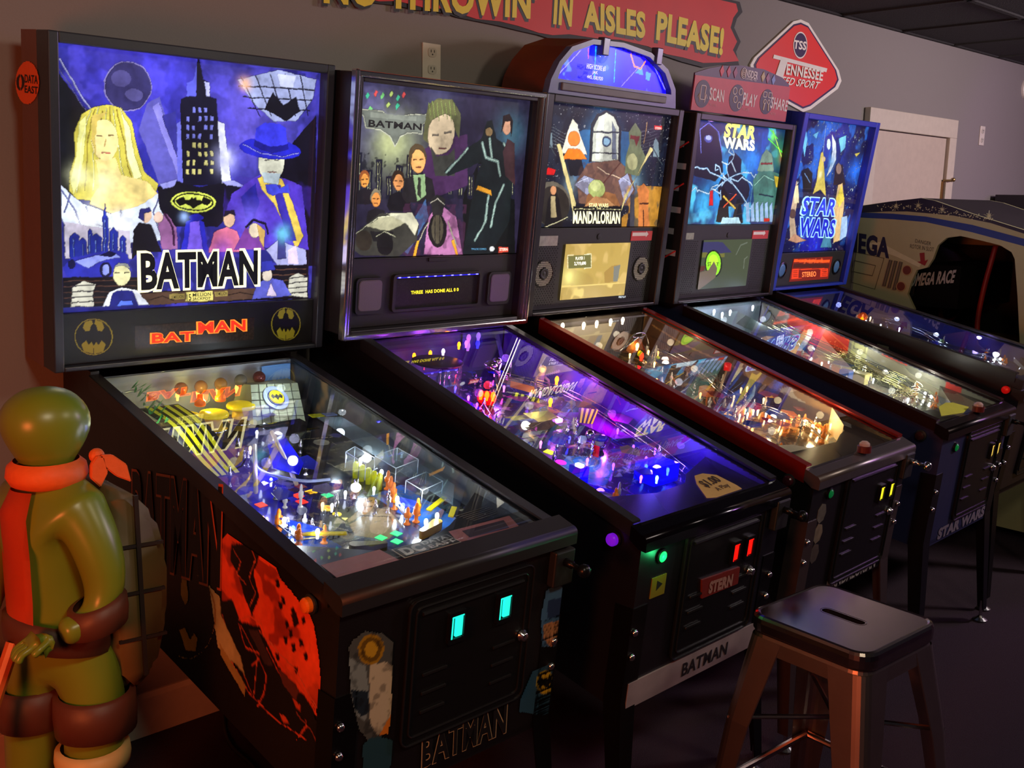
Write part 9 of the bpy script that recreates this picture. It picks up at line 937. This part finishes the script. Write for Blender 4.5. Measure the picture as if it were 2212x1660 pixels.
t = K['inside']; t = dict(t); off = cx + .099; bm = NB(); box(bm, cx + .1, cx + .7, -.285, -.06, 1.03, 1.24, .004); part('instrument_hood', bm, mat('hood_black', (9, 9, 10), .8, spec=.1), ck, Tc); s_ = 1
Cq = Vector((-.86064, -2.40666, 1.51424))
def onx(q, xv, X_): p = Vector((xv, q[0], q[1])); d_ = p - Cq; k_ = (X_ - Cq.x) / d_.x; r_ = Cq + d_ * k_; return (r_.y, r_.z)
t['q'] = [onx(q, 4.42, off) for q in t['q']]; lettering(t, lambda q: (off, q[0], q[1]), (-1, 0, 0), ck, Tc, 0, .001)
bm = NB(); tube(bm, smooth([(4.03, *K['hole'][7]), (4.03, -.42, 1.2)], 2)[:0] + smooth([(4.3, y, z) for y, z in K['tube']] + [(4.3, -.33, .5)], 4), .013, 10); part('red_tube', bm, mat('tube_red', (150, 36, 30), .4), ck, Tc, sm=True)
bm = NB(); box(bm, cx + .12, cx + .68, -1.25, -.7, .3, .55, .03); box(bm, cx + .12, cx + .68, -1.4, -1.2, .5, 1.15, .03); part('seat', bm, mat('seat_vinyl', (30, 26, 30), .5), ck, Tc)
bm = NB(); box(bm, cx + .04, cx + .78, -.68, -.1, .8, .86, .01); part('yellow_ledge', bm, mat('ledge_yellow', (150, 120, 20), .5), ck, Tc)
bm = NB(); tube(bm, [(cx + .4 + .14 * cos(a), -.14 - .03 * sin(a), 1.06 + .12 * sin(a)) for a in np.linspace(0, 6.283, 25)[:-1]], .012, 8, True); part('steering_wheel', bm, mat('wheel_red', (80, 16, 18), .4), ck, Tc)

# upright cabinet with lit marquee at far right
uc = root('upright_arcade_cabinet', (6.05, -.1, 0), 0, 'distant cabinet with orange-trimmed glowing marquee at the right edge', 'arcade cabinet'); Tu = Matrix.Translation((-6.05, .1, 0))
bm = NB(); prism(bm, [(-.4, .03), (.2, .03), (.2, 1.60), (-.18, 1.60), (-.2, 1.42), (-.05, 1.35), (-.12, 1.0), (-.42, .92)], 5.62, 6.28, 0); part('cabinet_body', bm, mat('upright_body', (30, 22, 30), .5), uc, Tu)
bm = NB(); box(bm, 5.60, 6.30, -.23, -.17, 1.575, 1.60, .004); box(bm, 5.60, 6.30, -.23, -.17, 1.41, 1.43, .004); box(bm, 5.60, 5.625, -.23, -.17, 1.41, 1.6, .004); part('marquee_trim', bm, mat('orange_trim', (210, 90, 20), .4, em=(210, 80, 10), es=.25), uc, Tu)
q = dict(c=[(5.625, 1.43), (6.275, 1.575)], res=.006, bg=(240, 232, 200), t=[], plane=-.205, ops=[['n', (150, 170, 130), 10, .55, .5, 3], ['p', (240, 190, 20), [(5.9, 1.43), (5.95, 1.5), (6.0, 1.43)]]]); panel('marquee', q, 1, (0, -1, 0), M_ART, uc, Tu)

# ---------------------------------------------------------------- statue at left (plain mannequin in the colours of the photographed one)
Y0 = -.55
sg = root('mannequin_statue', (-.25, Y0, 0), 0, 'green mannequin in orange kerchief, orange bib and brown pack at the left edge', 'statue'); Ts = Matrix.Translation((.25, -Y0, 0))
def skin(name, nodes, edges, m_, parent, lev=2, T=None):
    me = bpy.data.meshes.new(name); me.from_pydata([Vector(n[:3]) for n in nodes], edges, []); me.materials.append(m_)
    o = bpy.data.objects.new(name, me); C.objects.link(o); md = o.modifiers.new('skin', 'SKIN'); md.use_smooth_shade = True
    for k, n in enumerate(nodes):
        r_ = n[3] if isinstance(n[3], tuple) else (n[3], n[3]); me.skin_vertices[0].data[k].radius = r_; me.skin_vertices[0].data[k].use_root = (k == 0)
    sb = o.modifiers.new('sub', 'SUBSURF'); sb.levels = lev; sb.render_levels = lev
    dg = bpy.context.evaluated_depsgraph_get(); dg.update(); m2 = bpy.data.meshes.new_from_object(o.evaluated_get(dg)); bpy.data.objects.remove(o)
    if T is not None: m2.transform(T)
    for p in m2.polygons: p.use_smooth = True
    o = bpy.data.objects.new(name, m2); C.objects.link(o); o.parent = parent; return o
MG = mat('green_vinyl', (112, 130, 36), .32, nz=.1, ns=8)
x = -.25
N_ = [(x + .005, Y0, .70, (.065, .075)), (x + .0, Y0, .78, (.07, .08)), (x - .0, Y0, .88, (.07, .085)), (x, Y0, .96, (.055, .07)), (x + .002, Y0, 1.01, (.03, .03)), (x + .002, Y0, 1.05, (.06, .06)), (x + .004, Y0, 1.10, (.082, .088)), (x + .004, Y0, 1.145, (.07, .075)), (x + .004, Y0, 1.172, (.03, .03)),
 (x + .03, Y0 - .075, .955, .05), (x + .05, Y0 - .105, .88, .046), (x + .055, Y0 - .11, .80, .036), (x + .02, Y0 - .12, .765, .028), (x - .035, Y0 - .12, .755, .025),
 (x - .02, Y0 + .08, .955, .045), (x - .06, Y0 + .10, .88, .042), (x - .08, Y0 + .09, .80, .034), (x - .11, Y0 + .06, .74, .026),
 (x + .045, Y0 - .045, .66, .06), (x + .045, Y0 - .05, .56, .06), (x + .035, Y0 - .05, .42, .055), (x + .03, Y0 - .05, .35, .045), (x + .03, Y0 - .05, .22, .045), (x + .03, Y0 - .05, .08, .035), (x - .03, Y0 - .055, .03, .028),
 (x - .02, Y0 + .05, .66, .055), (x - .03, Y0 + .055, .56, .055), (x - .04, Y0 + .055, .42, .05), (x - .04, Y0 + .055, .35, .042), (x - .04, Y0 + .055, .22, .042), (x - .04, Y0 + .055, .08, .034), (x - .10, Y0 + .05, .03, .028)]
E_ = [(0, 1), (1, 2), (2, 3), (3, 4), (4, 5), (5, 6), (6, 7), (7, 8), (3, 9), (9, 10), (10, 11), (11, 12), (12, 13), (3, 14), (14, 15), (15, 16), (16, 17), (0, 18), (18, 19), (19, 20), (20, 21), (21, 22), (22, 23), (23, 24), (0, 25), (25, 26), (26, 27), (27, 28), (28, 29), (29, 30), (30, 31)]
skin('body', N_, E_, MG, sg, 2, Ts)
for (hx, hy, hz, dx) in ((x - .05, Y0 - .12, .752, 1), (x - .125, Y0 + .05, .73, 1)):
    base = Vector((hx, hy, hz)); nn = [(*base, .02), (*(base + Vector((-.03, 0, -.006))), .021)]; ee = [(0, 1)]
    for j in range(5):
        a = (j - 2) * .011; L_ = (.022, .03, .032, .03, .024)[j]; s0 = base + Vector((-.036, a if j else .016, -.004)); 
        if j == 0: s0 = base + Vector((-.01, -.018, .004)); pts = [s0, s0 + Vector((-.016, -.008, -.006)), s0 + Vector((-.028, -.006, -.016))]
        else: pts = [s0, s0 + Vector((-L_ * .5, 0, -.006)), s0 + Vector((-L_ * .75, 0, -.02))]
        k0 = len(nn); nn += [(*p, .0072) for p in pts]; ee += [(0 if j == 0 else 1, k0), (k0, k0 + 1), (k0 + 1, k0 + 2)]
    skin('hand', nn, ee, MG, sg, 1, Ts)
MO = mat('orange_cloth', (224, 96, 30), .6, bump=.1, ns=80); MBr = mat('brown_vinyl', (84, 46, 34), .5, nz=.2, ns=12, bump=.2)
bm = NB(); n = 24; loft(bm, [[(x + .002 + r_ * cos(a) * 1.0, Y0 + r_ * sin(a) * 1.05, z) for a in np.linspace(0, 2 * pi, n + 1)[:-1]] for r_, z in ((.048, .992), (.062, .998), (.069, 1.012), (.066, 1.03), (.055, 1.04))]); part('kerchief', bm, MO, sg, Ts, sm=True)
P_ = D['st']['tail']; bm = NB(); ball(bm, (x + .078, Y0 - .035, 1.04), .014, 8)
for tl in ([(-.172, 1.045), (-.150, 1.042), (-.125, 1.02), (-.118, .985), (-.145, 1.0), (-.165, 1.02)], [(-.178, 1.045), (-.165, 1.04), (-.160, 1.01), (-.175, .985), (-.192, 1.005), (-.19, 1.03)]): prism(bm, tl, Y0 - .055, Y0 - .045, 1, .002)
part('kerchief_knot', bm, MO, sg, Ts)
MP = mat('orange_vinyl', (226, 84, 40), .45, ns=10)
bm = NB(); pr = [(.992, .035), (.95, .05), (.88, .056), (.80, .056), (.74, .05)]
V_ = [[bm.verts.new((x - (.078 if z < .98 else .06) + .02 * (t ** 2) * 1., Y0 + t * w_ * 1.2, z)) for t in np.linspace(-1, 1, 9)] for z, w_ in pr]
for A, B in zip(V_, V_[1:]):
    for j in range(8): bm.faces.new((A[j], A[j + 1], B[j + 1], B[j]))
bmesh.ops.solidify(bm, geom=bm.faces[:], thickness=.02); part('bib', bm, MP, sg, Ts, sm=True)
def band(name, cx_, cy_, rx, ry, z0, z1, m_, th=.006, tilt_=0):
    bm = NB(); loft(bm, [[(cx_ + (rx + d) * cos(a), cy_ + (ry + d) * sin(a), z + tilt_ * cos(a)) for a in np.linspace(0, 2 * pi, 29)[:-1]] for d, z in ((-.004, z0), (th, z0 + .004), (th + .002, (z0 + z1) / 2), (th, z1 - .004), (-.004, z1))]); return part(name, bm, m_, sg, Ts, sm=True)
band('belt', x + .005, Y0, .085, .098, .69, .745, MBr, .006, -.02); band('thigh_pad', x + .045, Y0 - .05, .066, .066, .52, .60, MBr); band('thigh_pad', x - .03, Y0 + .055, .06, .06, .52, .60, MBr); band('wrist_wrap', x + .035, Y0 - .115, .045, .04, .745, .80, MBr, .006, .012); band('white_band', x + .036, Y0 - .05, .060, .060, .455, .495, mat('bone_white', (200, 180, 120), .5))
bm = NB(); prism(bm, [(x + .06, .985), (x + .115, .98), (x + .165, .92), (x + .185, .83), (x + .18, .72), (x + .155, .62), (x + .10, .58), (x + .07, .62), (x + .065, .80)], Y0 - .09, Y0 + .09, 1, .018); pk = part('backpack', bm, mat('pack_brown', (92, 72, 36), .55, nz=.25, ns=10, bump=.2), sg, Ts, sm=True)
bm = NB()
for z in (.70, .79, .88): prism(bm, [(x + .08, z), (x + .17, z - .005), (x + .17, z - .011), (x + .08, z - .006)], Y0 - .094, Y0 - .088, 1)
prism(bm, [(x + .118, .97), (x + .126, .97), (x + .13, .62), (x + .122, .62)], Y0 - .095, Y0 - .088, 1); part('pack_seam', bm, mat('seam_dark', (24, 16, 12), .6), sg, Ts)
for xa, z0, z1 in ((x - .13, .55, .72),): bm = NB(); tube(bm, [(xa - .03, Y0 - .05, z0), (xa + .05, Y0 - .02, z1)], .013, 10); part('wooden_baton', bm, mat('wood_orange', (190, 90, 40), .35), sg, Ts)

# cord on the floor, low white box at the left corner
bm = NB(); tube(bm, smooth([(.45, .19, .22), (.44, .17, .02), (.38, .02, .006), (.36, -.18, .006), (.25, -.42, .006), (.22, -.8, .006)], 6), .005, 6); tag(part('power_cord', bm, M_BLKPL, sm=True), 'thin black power cord trailing over the carpet under the nearest machine', 'cord')
r = root('white_cabinet', (-.47, -.12, 0), 0, 'low white panelled cabinet behind the statue at the left edge', 'cabinet')
bm = NB(); box(bm, -.22, .22, -.15, .34, 0, .42, .004); part('cabinet_body', bm, mat('white_panel', (170, 150, 140), .5), r)
for s in (-1, 1): bm = NB(); box(bm, s * .11 - .10, s * .11 + .10, -.158, -.15, .03, .40, .003); part('cabinet_door', bm, MC['white_panel'], r)
